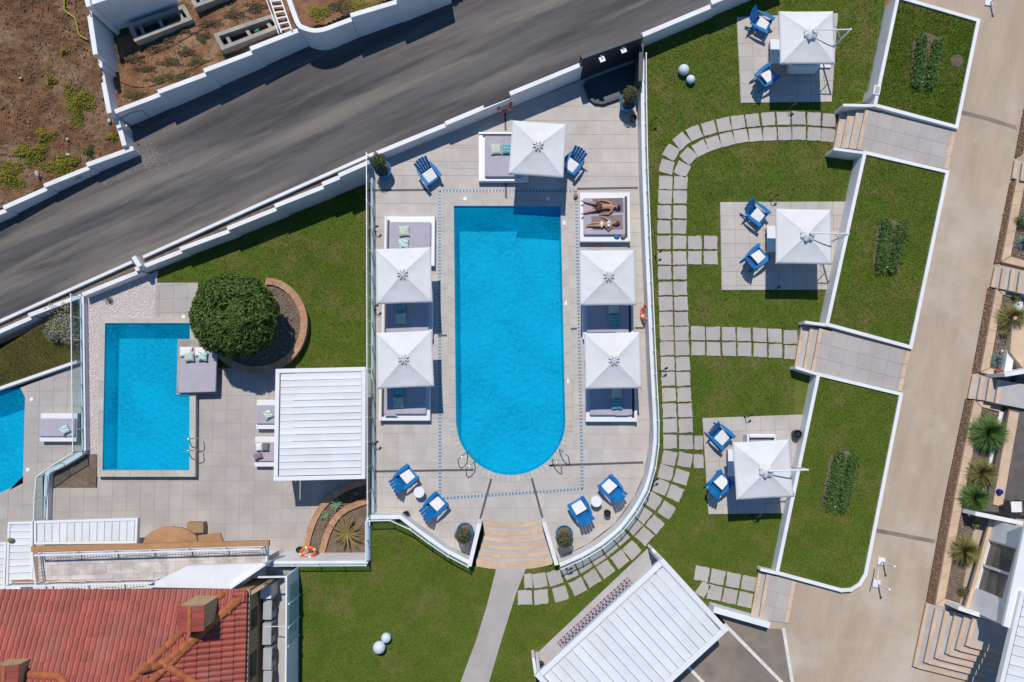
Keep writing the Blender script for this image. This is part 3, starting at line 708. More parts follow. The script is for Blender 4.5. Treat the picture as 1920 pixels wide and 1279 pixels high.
# ---- right-hand lawn beds, walls, landings, drive
slab('driveway', [(1690, -140), (2120, -140), (2120, 1460), (1020, 1460), (1366, 1182), (1440, 1178), (1452, 1092), (1542, 705), (1632, 290), (1655, 197), (1702, -30)], z_drive, .5, M['drive'])
slab('parking_floor', [(1345, 1150), (1443, 1178), (1468, 1180), (1480, 1230), (1492, 1460), (1030, 1460), (1366, 1175)], off(z_drive, .005), .3, M['parking'])
slab('service_strip', [(1690, 180), (1850, 218), (1905, 236), (1908, 244), (1850, 226), (1690, 188)], off(z_drive, .004), .1, M['parking'])
slab('service_strip', [(1640, 990), (1754, 1012), (1752, 1019), (1640, 998)], off(z_drive, .004), .1, M['parking'])
for i, (a, b) in enumerate([((1358, 1170), (1476, 1290)), ((1469, 1178), (1489, 1300)), ((1290, 1250), (1330, 1292))]):
    A = P(*a, off(z_drive, .012)); B = P(*b, off(z_drive, .012))
    pm = MB().beam(A, B, .13, .006).build('painted_line', M['paintline']); pm['kind'] = 'structure'
BZ = off(z_bed, .10)
beds = [[(1682, -2), (1835, 38), (1794, 238), (1641, 197)], [(1622, 286), (1777, 322), (1708, 651), (1551, 608)], [(1535, 702), (1690, 739), (1623, 1078), (1612, 1096), (1596, 1106), (1578, 1107), (1457, 1074)]]
beds[0] = [(1684, -6)] + beds[0][1:]
def px_inset(poly, d):
    cx = sum(p[0] for p in poly) / len(poly); cy = sum(p[1] for p in poly) / len(poly)
    return [(p[0] - d * (p[0] - cx) / math.hypot(p[0] - cx, p[1] - cy), p[1] - d * (p[1] - cy) / math.hypot(p[0] - cx, p[1] - cy)) for p in poly]
bedlab = ['white kerb wall round the upper raised lawn bed', 'white kerb wall round the middle raised lawn bed', 'white kerb wall round the lower raised lawn bed with a rounded corner']
for i, b in enumerate(beds):
    slab('bed_lawn', px_inset(b, 4), off(z_bed, .02), .9, M['turf'])
    t = thing('bed_wall', bedlab[i], 'wall', P(b[0][0], b[0][1], z_bed))
    n = len(b)
    loop = [P(p[0], p[1], BZ) for p in b]
    for k in range(n):
        a, c = loop[k], loop[(k + 1) % n]; d = Vector((c.x - a.x, c.y - a.y, 0)).normalized(); nn = Vector((-d.y, d.x, 0)) * .07; e = d * (.068 if k % 2 else .066)
        MB().prism([a + nn - e, a - nn - e, c - nn + e, c + nn + e], z0=LOW - .3).build('wall_section', M['white'], t).location.z += .0015 * (k % 2)
def landing(label, nos, far, zlow_drop, riser=.15):
    """nos: list of ((x,y),(x,y)) nosing lines from the lawn upward; far: line at the drive"""
    t = thing('garden_steps', label, 'steps', P(nos[0][0][0], nos[0][0][1], z_lawn))
    n = len(nos)
    zt = lambda k: off(z_bed, -.06 - (n - 1 - k) * zlow_drop)
    for k in range(n - 1):
        z = zt(k); a, b = nos[k]; c, d = nos[k + 1]
        MB().prism([P(*a, z), P(*b, z), P(d[0] + 2, d[1], z), P(c[0] + 2, c[1], z)], z0=LOW - .4).build('step', M['stair'], t)
    for k in range(n):
        z = off(zt(k), .010); a, b = nos[k]; A = P(*a, z); B = P(*b, z); L = (B - A).length; kk = 3; d = (B - A) / L; nn = Vector((-d.y, d.x, 0)); 
        if nn.x < 0: nn = -nn
        for q in range(kk):
            s0 = A + (B - A) * (q / kk + .004); s1 = A + (B - A) * ((q + 1) / kk - .004)
            MB().prism([s0 - nn * .025, s1 - nn * .025, s1 + nn * .11, s0 + nn * .11], .05).build('nosing_stone', M['sandstone'], t)
    z = zt(n - 1); a, b = nos[-1]; c, d = far
    pl = [a, b, d, c]
    MB().prism([P(*p, off(z, -.01)) for p in pl], z0=LOW - .4).build('landing_base', M['grout'], t)
    A = P(*a, z); C = P(*c, z); ang = math.atan2(C.y - A.y, C.x - A.x)
    tiles(t, [wpoly(pl, z)], lambda x, y: z(x, y) + .004, .60, (A.x, A.y), ang, M['tile_warm'], gap=.008, thick=.012, name='tile')
    A = P(*c, off(z, .008)); B = P(*d, off(z, .008))
    for q in range(3):
        MB().beam(A.lerp(B, q / 3 + .004), A.lerp(B, (q + 1) / 3 - .004), .15, .03).build('nosing_stone', M['sandstone'], t)
    return t
landing('grey garden landing with four sandstone-edged steps beside the upper bed', [((1579.5, 201.7), (1564.4, 277)), ((1593, 203), (1578, 277)), ((1608, 204), (1593, 278)), ((1624, 206), (1608, 280))], ((1789, 247), (1774, 317)), .15)
landing('grey garden landing with three sandstone-edged steps between middle and lower beds', [((1504, 611), (1490.5, 690)), ((1520.7, 613), (1507, 693)), ((1537.5, 616), (1522.4, 696)), ], ((1703, 658), (1687, 734)), .15)
landing('grey garden landing with two sandstone-edged steps by the parking lines', [((1423.8, 1072.6), (1408.7, 1155.7)), ((1438, 1077), (1424, 1162))], ((1489, 1090), (1474, 1168)), .15)
wall('stair_wall', 'short white wall at the head of the upper garden steps', [(1581, 197, 1641, 198, P(1600, 197, BZ).z - .02)], .12, LOW - .2)
wall('stair_wall', 'short white wall at the foot of the upper garden steps', [(1563, 279, 1622, 287, P(1600, 283, BZ).z - .02)], .12, LOW - .2)
wall('stair_wall', 'short white wall above the three middle garden steps', [(1509, 604, 1553, 610, P(1530, 607, BZ).z - .02)], .12, LOW - .2)
wall('stair_wall', 'short white wall below the three middle garden steps', [(1492, 689, 1537, 703, P(1515, 695, BZ).z - .02)], .12, LOW - .2)
wall('stair_wall', 'short white wall above the two lower garden steps', [(1426, 1068, 1460, 1076, P(1440, 1072, BZ).z - .02)], .12, LOW - .2)
wall('parking_wall', 'thick white wall between stepping stones and the parking floor', [(1338, 1143, 1444, 1173, P(1400, 1160, BZ).z + .30)], .24, LOW - .3)
# ---- left terrace: lawn, paving, small pool
lawn2 = [(294, 528), (298, 512), (345, 486), (690, 344), (697, 690), (500, 692), (405, 690), (372, 640), (371, 530)]
slab('left_lawn', lawn2, LT, .3, M['turf'])
ter = thing('pool_terrace', None, None, P(450, 800, LT)); ter['kind'] = 'structure'
pave_px = [(362, 606), (374, 606), (400, 690), (698, 690), (698, 905), (694, 1050), (500, 1052), (255, 1060), (80, 1060), (84, 915), (182, 915), (184, 880), (362, 880)]
pad2_px = [(287, 530), (371, 530), (371, 606), (287, 606)]
MB().prism([P(p[0], p[1], LT + .01) for p in pave_px], .3).build('terrace_bed', M['grout'], ter)
MB().prism([P(p[0], p[1], LT + .01) for p in pad2_px], .3).build('terrace_bed', M['grout'], ter)
o0 = P(375, 690, LT)
tiles(ter, [wpoly(pave_px, LT + .02), wpoly(pad2_px, LT + .02)], LT + .022, .62, (o0.x, o0.y), .012, M['tile_warm'], gap=.010, thick=.02)
p2 = thing('plunge_pool', 'small square-cornered blue pool with raised grey rim', 'pool', P(275, 750, LT))
RZ = LT + .34
in2 = [(197, 606), (356, 606), (355, 882), (192, 882)]
out2 = [(187, 596), (368, 596), (366, 894), (182, 894)]
ring_stones(p2, in2, out2, RZ, .62, M['coping_pool'], .05)
MB().prism([P(*p, RZ - .06) for p in [(out2[0]), (out2[1]), (in2[1]), (in2[0])]], z0=LT - .3).build('pool_wall', M['coping_pool'], p2)
MB().prism([P(*p, RZ - .06) for p in [(out2[1]), (out2[2]), (in2[2]), (in2[1])]], z0=LT - .3).build('pool_wall', M['coping_pool'], p2)
MB().prism([P(*p, RZ - .06) for p in [(out2[2]), (out2[3]), (in2[3]), (in2[2])]], z0=LT - .3).build('pool_wall', M['coping_pool'], p2)
MB().prism([P(*p, RZ - .06) for p in [(out2[3]), (out2[0]), (in2[0]), (in2[3])]], z0=LT - .3).build('pool_wall', M['coping_pool'], p2)
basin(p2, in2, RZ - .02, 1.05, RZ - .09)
q = P(344, 594, LT + .03); MB().lathe([(.085, -.02), (.085, .006), (.07, .012)], 20, q).build('recessed_lamp', M['lamp'], ter)
for a, b in [((296, 537), (325, 537)), ((325, 537), (325, 566)), ((325, 566), (296, 566)), ((296, 566), (296, 537))]:
    MB().beam(P(*a, LT + .027), P(*b, LT + .027), .018, .012).build('cover_joint', M['grout'], ter)
peb_px = [(158, 560), (296, 508), (290, 600), (188, 598), (184, 852), (158, 852)]
slab('pebble_bed', peb_px, LT + .02, .3, M['pebble_bed'])
slab('planting_bed', [(90, 885), (152, 852), (182, 850), (180, 915), (150, 917), (90, 918)], LT + .01, .3, M['soil_bed'])
# far-left terrace
slab('side_lawn', [(-140, 690), (0, 655), (152, 562), (152, 678), (0, 728), (-140, 780)], LF + .05, .3, M['turf_dry'])
ft = thing('side_terrace', None, None, P(90, 800, LF)); ft['kind'] = 'structure'
f_px = [(47, 745), (38, 727), (146, 684), (152, 690), (152, 855), (80, 890), (80, 1060), (-140, 1060), (-140, 975), (0, 925), (43, 906)]
MB().prism([P(p[0], p[1], LF + .01) for p in f_px], .3).build('terrace_bed', M['grout'], ft)
o0 = P(100, 760, LF)
tiles(ft, [wpoly(f_px, LF + .02)], LF + .022, .62, (o0.x, o0.y), .02, M['tile_warm'], gap=.010, thick=.02)
for x, y in [(59, 749), (52, 881)]:
    q = P(x, y, LF + .03); MB().lathe([(.085, -.02), (.085, .006), (.07, .012)], 20, q).build('recessed_lamp', M['lamp'], ft)
p3 = thing('corner_pool', 'blue pool cut by the left edge beside the lounger', 'pool', P(0, 820, LF))
in3 = [(-140, 780), (0, 735), (38, 727), (47, 745), (43, 906), (0, 925), (-140, 975)]
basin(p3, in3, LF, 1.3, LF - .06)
MB().prism([P(*p, LF - .004) for p in [(-140, 974), (0, 924), (43, 905), (62, 905), (62, 960), (-140, 1030)]], .2).build('terrace_bed', M['grout'], ft)
wall('pool_side_wall', 'low white wall between the dry lawn strip and the corner pool', [(-110, 766, 144, 678, LF + .28)], .14, LF - .3)
# ================================================================== GRASS
stones_o = [(1250,313),(1258,286),(1277.5,264.5),(1302,250),(1328.7,241),(1356.6,234),(1383.5,229.5),(1411,226),(1440,223.5),(1468.6,222.5),(1497,222),(1525.7,223.5),(1554,226)]
stones_i = [(1278.7,317.6),(1290.5,293),(1313,279),(1337.5,269),(1363,261.5),(1389,256),(1416,253),(1443,251.5),(1470.5,251),(1498,250.5),(1526,251.5),(1552,254)]
colL = [(1248,343),(1246.5,370),(1245.5,398),(1244.5,426),(1244.7,455),(1245,484),(1245.7,512),(1247,541),(1248,569.5),(1249,598),(1249.8,625.6),(1250.7,653.5),(1251.7,682),(1252.4,710.6),(1254,740),(1255,769.5),(1255.7,798),(1256,828)]
colR = [(1276,343),(1274.8,370),(1274.5,398),(1274,426),(1274,455),(1274,484),(1274.4,512),(1275,541),(1276.3,569.5),(1277.3,598),(1278,625.6),(1279,653.5),(1280,682),(1281,710.6),(1282.5,740),(1284,769.5),(1285.4,798),(1286,829)]
arcO = [(1254.5,859),(1248,886),(1239,913),(1224.5,939),(1205,964),(1187,985),(1163.6,1006),(1141,1024.5),(1118.7,1042),(1094,1057),(1068,1071.5),(1040.5,1083),(1012,1088)]
arcI = [(1284,862),(1277,894),(1265.5,924.6),(1249.7,956.5),(1228,983.5),(1208,1005),(1184.5,1031),(1162.4,1048.5),(1135.8,1067),(1110,1084),(1083.4,1099.5),(1050.8,1113),(1014.5,1119),(984,1120)]
def tangents(l): return [math.atan2(-(l[min(i+1,len(l)-1)][1]-l[max(i-1,0)][1]), l[min(i+1,len(l)-1)][0]-l[max(i-1,0)][0]) for i in range(len(l))]
stones = []
for l in (stones_o, stones_i, colL, colR, arcO, arcI):
    stones += [(p[0], p[1], a, 1.0) for p, a in zip(l, tangents(l))]
for y in (455, 483.5): stones += [(1302.4, y, 0, 1.0), (1332, y, 0, 1.0)]
for x, y in [(1308,625),(1336.6,625.6),(1365.8,626),(1394.4,627),(1424,628),(1452.5,629.5),(1482,632)]: stones += [(x, y, -.02, 1.0), (x + 1, y + 28.5, -.02, 1.0)]
for x, y in [(1315.6,1075.5),(1345,1081.5),(1374.6,1087.5),(1403.5,1093.5),(1340,1111),(1368.5,1117.5),(1397,1124)]: stones.append((x, y, -.2, 1.0))
stones += [(1309.6, 830, 0, .62), (1309.6, 865, .05, .7), (990, 1089, .1, .55), (1318, 1105, -.6, .7)]
stone_polys = []
for k, (x, y, a, sc) in enumerate(stones):
    q = P(x, y, z_lawn); w = .585
    rl = random.Random(k); top = []
    hx = w / 2 * (sc if sc < 1 else 1); hy = w / 2
    for (ax, ay, bx, by) in ((-1, -1, 1, -1), (1, -1, 1, 1), (1, 1, -1, 1), (-1, 1, -1, -1)):
        for s in (0, .25, .5, .75):
            u = ax + (bx - ax) * s; v = ay + (by - ay) * s; jt = rl.uniform(-.022, .012)
            X = u * (hx + jt); Y = v * (hy + jt); top.append((X * math.cos(a) - Y * math.sin(a), X * math.sin(a) + Y * math.cos(a)))
    mb = MB().prism([(q.x + X, q.y + Y, z_lawn(q.x + X, q.y + Y) + .036) for X, Y in top], .06)
    o = mb.build('stepping_stone', M['tile_warm'])
    nth = lambda n: ['first', 'second', 'third', 'fourth', 'fifth', 'sixth', 'seventh', 'eighth', 'ninth', 'tenth', 'eleventh', 'twelfth', 'thirteenth', 'fourteenth', 'fifteenth', 'sixteenth', 'seventeenth', 'eighteenth'][n]
    if k < 13: lb_, gr_ = f'square stepping stone, {nth(12 - k)} from the upper garden steps in the outer curved row', 'curve toward the upper garden steps'
    elif k < 25: lb_, gr_ = f'square stepping stone, {nth(24 - k)} from the upper garden steps in the inner curved row', 'curve toward the upper garden steps'
    elif k < 43: lb_, gr_ = f'square stepping stone, {nth(k - 25)} from the top of the straight row nearest the deck fence', 'straight double row beside the deck'
    elif k < 61: lb_, gr_ = f'square stepping stone, {nth(k - 43)} from the top of the straight row facing the lounge pads', 'straight double row beside the deck'
    elif k < 74: lb_, gr_ = f'square stepping stone, {nth(73 - k)} from the grey path in the arc nearest the curved fence', 'arc below the curved deck fence'
    elif k < 88: lb_, gr_ = f'square stepping stone, {nth(87 - k)} from the grey path in the outer arc toward the carport', 'arc below the curved deck fence'
    elif k < 92: lb_, gr_ = f'square stepping stone in the short spur, {["upper left", "upper right", "lower left", "lower right"][k - 88]} of four', 'short spur beside the middle pad'
    elif k < 106: lb_, gr_ = f'square stepping stone, {nth(6 - (k - 92) // 2)} from the middle garden steps, {"upper" if k % 2 == 0 else "lower"} row', 'spur to the middle garden steps'
    elif k < 113: lb_, gr_ = f'square stepping stone, {nth((k - 106) % 4)} from the left in the {"upper" if k < 110 else "lower"} row by the parking wall', 'block beside the parking wall'
    else: lb_, gr_ = ['narrow cut stepping stone, upper of two beside the lower lounge pad', 'narrow cut stepping stone, lower of two beside the lower lounge pad', 'narrow cut stepping stone touching the grey path below the steps', 'corner-cut stepping stone beside the carport edge'][k - 113], 'cut stones'
    props(o, lb_, 'stepping stone', 'stepping stones: ' + gr_)
    stone_polys.append([proj(q.x + X * .95, q.y + Y * .95, q.z) for X, Y in top[::4]])
def grass_on(name, label, px, z, n, excl=(), m='grass', h=(.035, .075), w=(.018, .034)):
    x, y = scatter_px(px, n, excl)
    pts = [P(a, b, z) for a, b in zip(x, y)]
    o = blades(name, [tuple(p) for p in pts], M[m], h[0], h[1], w[0], w[1], .8); props(o, label, 'grass', None, 'stuff'); return o
def stone_excl_mask(px, n):
    xs = [p[0] for p in px]; ys = [p[1] for p in px]
    x = rng.uniform(min(xs), max(xs), n); y = rng.uniform(min(ys), max(ys), n); k = inside_np(px, x, y)
    for e in pad_px: k &= ~inside_np(e, x, y)
    k &= ~inside_np(path_px, x, y)
    x, y = x[k], y[k]
    # stones: test only near ones
    keep = np.ones(len(x), bool)
    for e in stone_polys:
        cx = sum(p[0] for p in e) / 4; cy = sum(p[1] for p in e) / 4
        near = np.where((abs(x - cx) < 20) & (abs(y - cy) < 20))[0]
        if len(near): keep[near] &= ~inside_np(e, x[near], y[near])
    return x[keep], y[keep]
def P_np(x, y, zf, it=6):
    u = x - 960.0; v = 639.5 - y; dy = v * _c + F * _s; dz = v * _s - F * _c; z = np.zeros_like(x)
    for _ in range(it):
        t = (z - CAMH) / dz; X = u * t; Y = dy * t
        z = zf(X, Y) if callable(zf) else np.full_like(x, zf)
    return np.stack([X, Y, z], 1)
zl_np = lambda X, Y: np.full_like(X, LOW)
GV = [(1208, 82)] + [proj(*v) for v in rim[1:]] + [(694, 1000), (693, 1062), (560, 1066), (558, 1330), (1000, 1330), (1000, 1240), (1222, 1030), (1340, 1142), (1408, 1162), (1424, 1070), (1452, 1072), (1490, 900), (1490, 690), (1510, 606), (1545, 606), (1560, 560), (1605, 290), (1563, 280), (1580, 198), (1640, 180), (1672, -40), (1420, -40)]
def grass_np(name, label, px, zf, n, m='grass', excl=None, h=(.035, .075), w=(.018, .034)):
    if excl is None: x, y = stone_excl_mask(px, n)
    else: x, y = scatter_px(px, n, excl)
    o = blades(name, P_np(x, y, zf), M[m], h[0], h[1], w[0], w[1], .8); return props(o, label, 'grass', None, 'stuff')
grass_np('lawn_grass', 'short mown green grass of the main and right lawns', GV, zl_np, 620000)
grass_np('left_lawn_grass', 'short mown green grass round the clipped tree and under the stepped wall', [(299, 524), (300, 515), (345, 489), (690, 346), (690, 688), (560, 690), (575, 600), (530, 525), (372, 540), (372, 530)], LT, 62000, excl=[])
zb_np = lambda X, Y: BED0 + .02 + BEDS * (Y + 6.7)
strips = [[(1712, 75), (1735, 60), (1765, 72), (1768, 95), (1748, 170), (1712, 166), (1708, 150)], [(1645, 425), (1665, 410), (1700, 420), (1700, 445), (1682, 512), (1640, 510), (1636, 495)], [(1556, 855), (1575, 842), (1605, 850), (1608, 872), (1588, 955), (1545, 955), (1541, 938)]]
bl = ['short green grass of the upper raised bed', 'short green grass of the middle raised bed', 'short green grass of the lower raised bed']
for i, b in enumerate(beds):
    grass_np('bed_grass', bl[i], px_inset(b, 5), zb_np, 36000, excl=[strips[i]])
    sl = slab('bed_soil', strips[i], off(z_bed, .030), .05, M['soil_bed'])
    x, y = scatter_px(px_inset(strips[i], 4), 2600); 
grass_np('side_lawn_grass', 'dry yellowing grass beside the silvery shrub', [(-100, 690), (0, 655), (150, 570), (150, 672), (0, 722), (-100, 765)], LF + .05, 24000, m='grass_dry', excl=[])
# planted leafy rows inside the raised beds
rows = [[((1727, 75), (1716, 160)), ((1756, 82), (1740, 162))], [((1661, 420), (1648, 502)), ((1690, 425), (1670, 505))], [((1572, 855), (1555, 945)), ((1598, 858), (1578, 948))]]
rl_ = ['upper', 'middle', 'lower']
for i, rr in enumerate(rows):
    for j, (a, b) in enumerate(rr):
        A = P(*a, off(z_bed, .03)); B = P(*b, off(z_bed, .03))
        t = thing('planted_row', f'dark green leafy planted row, {"left" if j == 0 else "right"} of two in the {rl_[i]} raised bed', 'plant row', A.lerp(B, .5), 0, 'leafy rows in the raised beds')
        n = 4600; k = rng.uniform(-.03, 1.03, n); pts = np.array([A.lerp(B, v)[:] for v in k]); pts[:, :2] += rng.normal(0, .095, (n, 2)) * (.6 + .8 * rng.uniform(0, 1, (n, 1))); pts[:, 2] += rng.uniform(.02, .30, n) * np.clip(1.2 - np.abs(rng.normal(0, .5, n)), .2, 1)
        leaves('foliage', pts, np.tile([0, 0, 1.0], (n, 1)), M['leaf_bed'], .03, .075, t, .35)
        sm = MB()
        for v in np.linspace(.05, .95, 9): q = A.lerp(B, float(v)); sm.tube([q, q + Vector((.02, .01, .16))], .012, 5)
        sm.build('stems', M['trunk'], t)
    q = P(*[(1728, 154), (1663, 501), (1565, 950)][i], off(z_bed, .12)); o = MB().ball(q, .045, 10, 6).build('bed_spotlight', M['white_clean']); props(o, f'small white spotlight at the foot of the {rl_[i]} planted bed', 'spotlight')
# pebbles
x, y = scatter_px(px_inset(peb_px, 0), 30000); props(pebbles('white_pebbles', P_np(x, y, LT + .02), .010, .028, M['pebble']), 'pinkish white pebbles beside the small pool', 'pebbles', None, 'stuff')
# clods and stones on the bare slope and the garden
zf_np = lambda X, Y: .30 + .11 * (X + 7.3) + .42 + .42 * np.maximum(0, Y - (10.2 + .45 * (X + 19.0)))
zg_np = lambda X, Y: .30 + .11 * (X + 7.3) + .85
x, y = scatter_px([(-60, -60), (160, -60), (185, 100), (205, 215), (238, 278), (-60, 420)], 5000); props(pebbles('earth_clods', P_np(x, y, zf_np) + [0, 0, .02], .006, .036, M['clods'], .75), 'loose brown clods over the bare slope', 'earth', None, 'stuff')
x, y = scatter_px([(205, -40), (520, -60), (548, 52), (228, 205), (205, 100)], 6000); props(pebbles('garden_clods', P_np(x, y, zg_np) + [0, 0, .02], .006, .03, M['clods'], .75), 'loose brown clods in the garden bed', 'earth', None, 'stuff')
x, y = scatter_px([(-60, -60), (160, -60), (185, 100), (205, 215), (238, 278), (-60, 420)], 70); props(pebbles('slope_stones', P_np(x, y, zf_np) + [0, 0, .05], .012, .032, M['stone_rubble'], .6), 'small pale stones strewn over the bare slope', 'stones', None, 'stuff')
x, y = scatter_px([(215, -40), (520, -60), (540, 45), (228, 200)], 60); props(pebbles('garden_stones', P_np(x, y, zg_np) + [0, 0, .04], .01, .028, M['stone_rubble'], .6), 'small pale stones in the garden bed', 'stones', None, 'stuff')
for i, (x, y, r, lab) in enumerate([(128, 262, .10, 'pale flat stone near the middle of the weedy slope'), (129, 292, .11, 'pale square stone lower down the weedy slope'), (206, 228, .10, 'pale stone under the corner of the garden wall'), (72, 328, .16, 'grey rock at the foot of the slope'), (40, 148, .07, 'small white stone high on the bare slope')]):
    o = pebbles('rock', [tuple(P(x, y, z_field) + Vector((0, 0, .03)))], r, r * 1.05, M['stone_rubble'], .7); props(o, lab, 'rock')
# weeds
def weed_patch(label, px, py, rx, ry, n, m, z, hm=.22, lf=.035):
    c = P(px, py, z); t = thing('weed_patch', label, 'weeds', c)
    a = rng.uniform(0, 2 * np.pi, n); r = np.sqrt(rng.uniform(0, 1, n)); lump = 1 + .3 * np.sin(a * 3 + px) + .2 * np.sin(a * 5 + py)
    x = px + rx * r * np.cos(a) * lump; y = py + ry * r * np.sin(a) * lump
    Q = np.array([P(i, j, z)[:] for i, j in zip(x, y)]); Q[:, 2] += rng.uniform(.02, hm, n) * (1.05 - r) + .02
    leaves('foliage', Q, np.tile([0, 0, 1.], (n, 1)), M[m], lf * .6, lf * 1.4, t, .4)
    sm = MB()
    for k in range(10): q = Vector(Q[k]); sm.tube([Vector((q.x, q.y, c.z)), q], .006, 4)
    sm.build('stems', M['trunk'], t); return t
for lab, x, y, rx, ry, n, m in [('big yellow-green weed clump beside the garden wall', 147, 195, 27, 34, 4200, 'weed'), ('yellow-green weeds in the lower left corner of the slope', 18, 332, 30, 26, 3200, 'weed'), ('yellow-green weeds sprawling at the foot of the slope', 118, 312, 34, 22, 3000, 'weed'), ('yellow-green weeds left of the pale flat stones', 60, 288, 30, 20, 2400, 'weed'), ('small green weed tuft on the bare slope', 96, 152, 9, 14, 600, 'weed'), ('tiny green tuft high on the slope', 121, 98, 7, 7, 300, 'weed'), ('green tuft by the pier of the garden wall', 212, 258, 12, 9, 700, 'weed'), ('dark green tuft near the lower white wall', 168, 285, 9, 10, 500, 'leaf_bed'), ('green weeds above the flat stones', 84, 255, 18, 14, 900, 'weed')]:
    weed_patch(lab, x, y, rx, ry, n, m, z_field)
GW = sorted([(250, 112, 22, 8), (285, 90, 26, 8), (320, 118, 22, 9), (352, 98, 18, 8), (300, 150, 22, 8), (256, 180, 18, 8), (330, 145, 28, 7), (380, 70, 16, 10), (401, 45, 24, 9), (440, 30, 26, 8), (215, 92, 9, 16), (232, 60, 10, 14), (275, 130, 20, 6), (371, 115, 18, 8), (425, 105, 16, 6), (480, 15, 20, 10), (345, 60, 16, 7), (312, 75, 18, 6)])
ORD = ['first', 'second', 'third', 'fourth', 'fifth', 'sixth', 'seventh', 'eighth', 'ninth', 'tenth', 'eleventh', 'twelfth', 'thirteenth', 'fourteenth', 'fifteenth', 'sixteenth', 'seventeenth', 'eighteenth']
for i, (x, y, rx, ry) in enumerate(GW):
    weed_patch(f'low {"dry brown" if i % 3 else "greenish"} weed patch, {ORD[i]} from the left in the garden bed', x, y, rx, ry, 900, 'weed_dark' if i % 3 else 'weed_mid', z_garden, .12, .03)['group'] = 'low weeds in the garden bed'
weed_patch('green weeds on the corner verge above the road', 600, 25, 22, 14, 900, 'weed', off(z_road, 1.27), .14); weed_patch('yellowish weeds at the right end of the verge', 680, 10, 30, 12, 1000, 'weed', off(z_road, 1.27), .14)
weed_patch('dry weeds in the middle of the verge', 640, 14, 26, 14, 900, 'weed_dark', off(z_road, 1.27), .12)
# ================================================================== FENCES
def fence(name, label, px, z, height, step=1.0, z_foot=None, rail=True, post_h=None, lift=0.0, posts_r=.018):
    pts = [q + Vector((0, 0, lift)) for q in resample([P(p[0], p[1], z) for p in px], step)]
    t = thing(name, label, 'fence', pts[0])
    for a, b in zip(pts[:-1], pts[1:]):
        d = (b - a); L = d.length; d.normalize(); n = Vector((-d.y, d.x, 0)) * .006; e = d * .012
        mb = MB().prism([a + e + n + Vector((0, 0, height)), a + e - n + Vector((0, 0, height)), b - e - n + Vector((0, 0, height)), b - e + n + Vector((0, 0, height))], height - .02)
        mb.build('glass_pane', M['glass'], t)
        if rail:
            MB().beam(a + Vector((0, 0, height + .012)), b + Vector((0, 0, height + .012)), .035, .022).build('top_rail', M['white_clean'], t)
    for p in pts:
        mb = MB().tube([p + Vector((0, 0, -.12)), p + Vector((0, 0, height * .85))], posts_r, 8)
        mb.build('post', M['steel'], t)
        MB().box(p + Vector((0, 0, height + .014)), (.05, .05, .05)).build('clamp', M['white_clean'], t)
    return t
def parapet(name, label, px, z, h, thick, z0, smooth=True):
    pp = smooth_line(px, 5) if smooth else px
    pts = [P(p[0], p[1], z) + Vector((0, 0, h)) for p in pp]
    t = thing(name, label, 'wall', Vector((pts[0].x, pts[0].y, z0)))
    bevel(ribbon(pts, thick, z0).build('wall_body', M['white'], t), .012); return t
def offset_px(px, d):  # outward from (957,640)
    out = []
    for i, p in enumerate(px):
        a = px[max(i - 1, 0)]; b = px[min(i + 1, len(px) - 1)]; dx, dy = b[0] - a[0], b[1] - a[1]; L = math.hypot(dx, dy); nx, ny = dy / L, -dx / L
        if nx * (p[0] - 957) + ny * (p[1] - 640) < 0: nx, ny = -nx, -ny
        out.append((p[0] + nx * d, p[1] + ny * d))
    return out
rp = [(1196, 128), (1196, 170), (1198, 300), (1202, 420), (1208, 560), (1214, 700), (1219, 800), (1217, 842), (1208, 892), (1190, 934), (1153, 984), (1103, 1022), (1046, 1049)]
parapet('deck_parapet', 'white parapet sweeping round the right side of the pool deck', offset_px(rp, 2.5), 0, .92, .17, -.3)
fence('glass_fence', 'curved clear glass fence along the right side of the pool deck', smooth_line(offset_px(rp, 5.0), 4), 0, .52, .95, lift=.92)
lp = [(700, 962), (757, 961), (790, 986), (838, 1021), (884, 1045)]
parapet('deck_parapet', 'short white parapet curving to the left of the steps', offset_px(lp, 2.5), 0, .92, .17, -1.2, False)
fence('glass_fence', 'short clear glass fence on the parapet left of the steps', offset_px(lp, 5.0), 0, .52, .95, lift=.92)
wall('deck_kerb', 'low white kerb under the straight left fence of the pool deck', [(697, 302, 699, 962, .10)], .10, -1.6)
fence('glass_fence', 'straight glass fence with white rail along the left side of the deck', [(697, 304), (699, 962)], .08, 1.22, 1.0)
# terrace fences
parapet('terrace_wall', 'white wall closing the left terrace toward the lower lawn', [(505, 1056), (690, 1055)], .78, .0, .16, LT - .4, False)
parapet('terrace_wall', 'short white wall running up beside the cycad bed', [(690, 1052), (690, 972)], .80, .0, .16, LT - .4, False)
fence('glass_fence', 'clear glass fence over the white wall by the orange lifebuoy', [(508, 1057), (690, 1056)], .78, .45, .95)
fence('glass_fence', 'clear glass fence beside the cycad bed', [(690, 1050), (690, 975)], .80, .5, .85)
parapet('terrace_wall', 'white wall between the pebbles and the side lawn', [(153, 556), (155, 700), (157, 846)], LT + .35, .0, .18, LF - .4, False)
fence('glass_fence', 'clear glass fence beside the pebbles and small pool', [(151, 556), (153, 700), (155, 846)], LT + .34, .75, .92)
parapet('terrace_wall', 'white wall snaking round the brown planting bed', [(157, 846), (140, 858), (112, 874), (92, 884), (87, 900), (85, 975)], LT + .35, .0, .18, LF - .4, True)
fence('glass_fence', 'clear glass fence snaking round the brown planting bed', [(155, 847), (138, 858), (110, 874), (90, 885), (85, 900), (83, 972)], LT + .34, .75, .92)
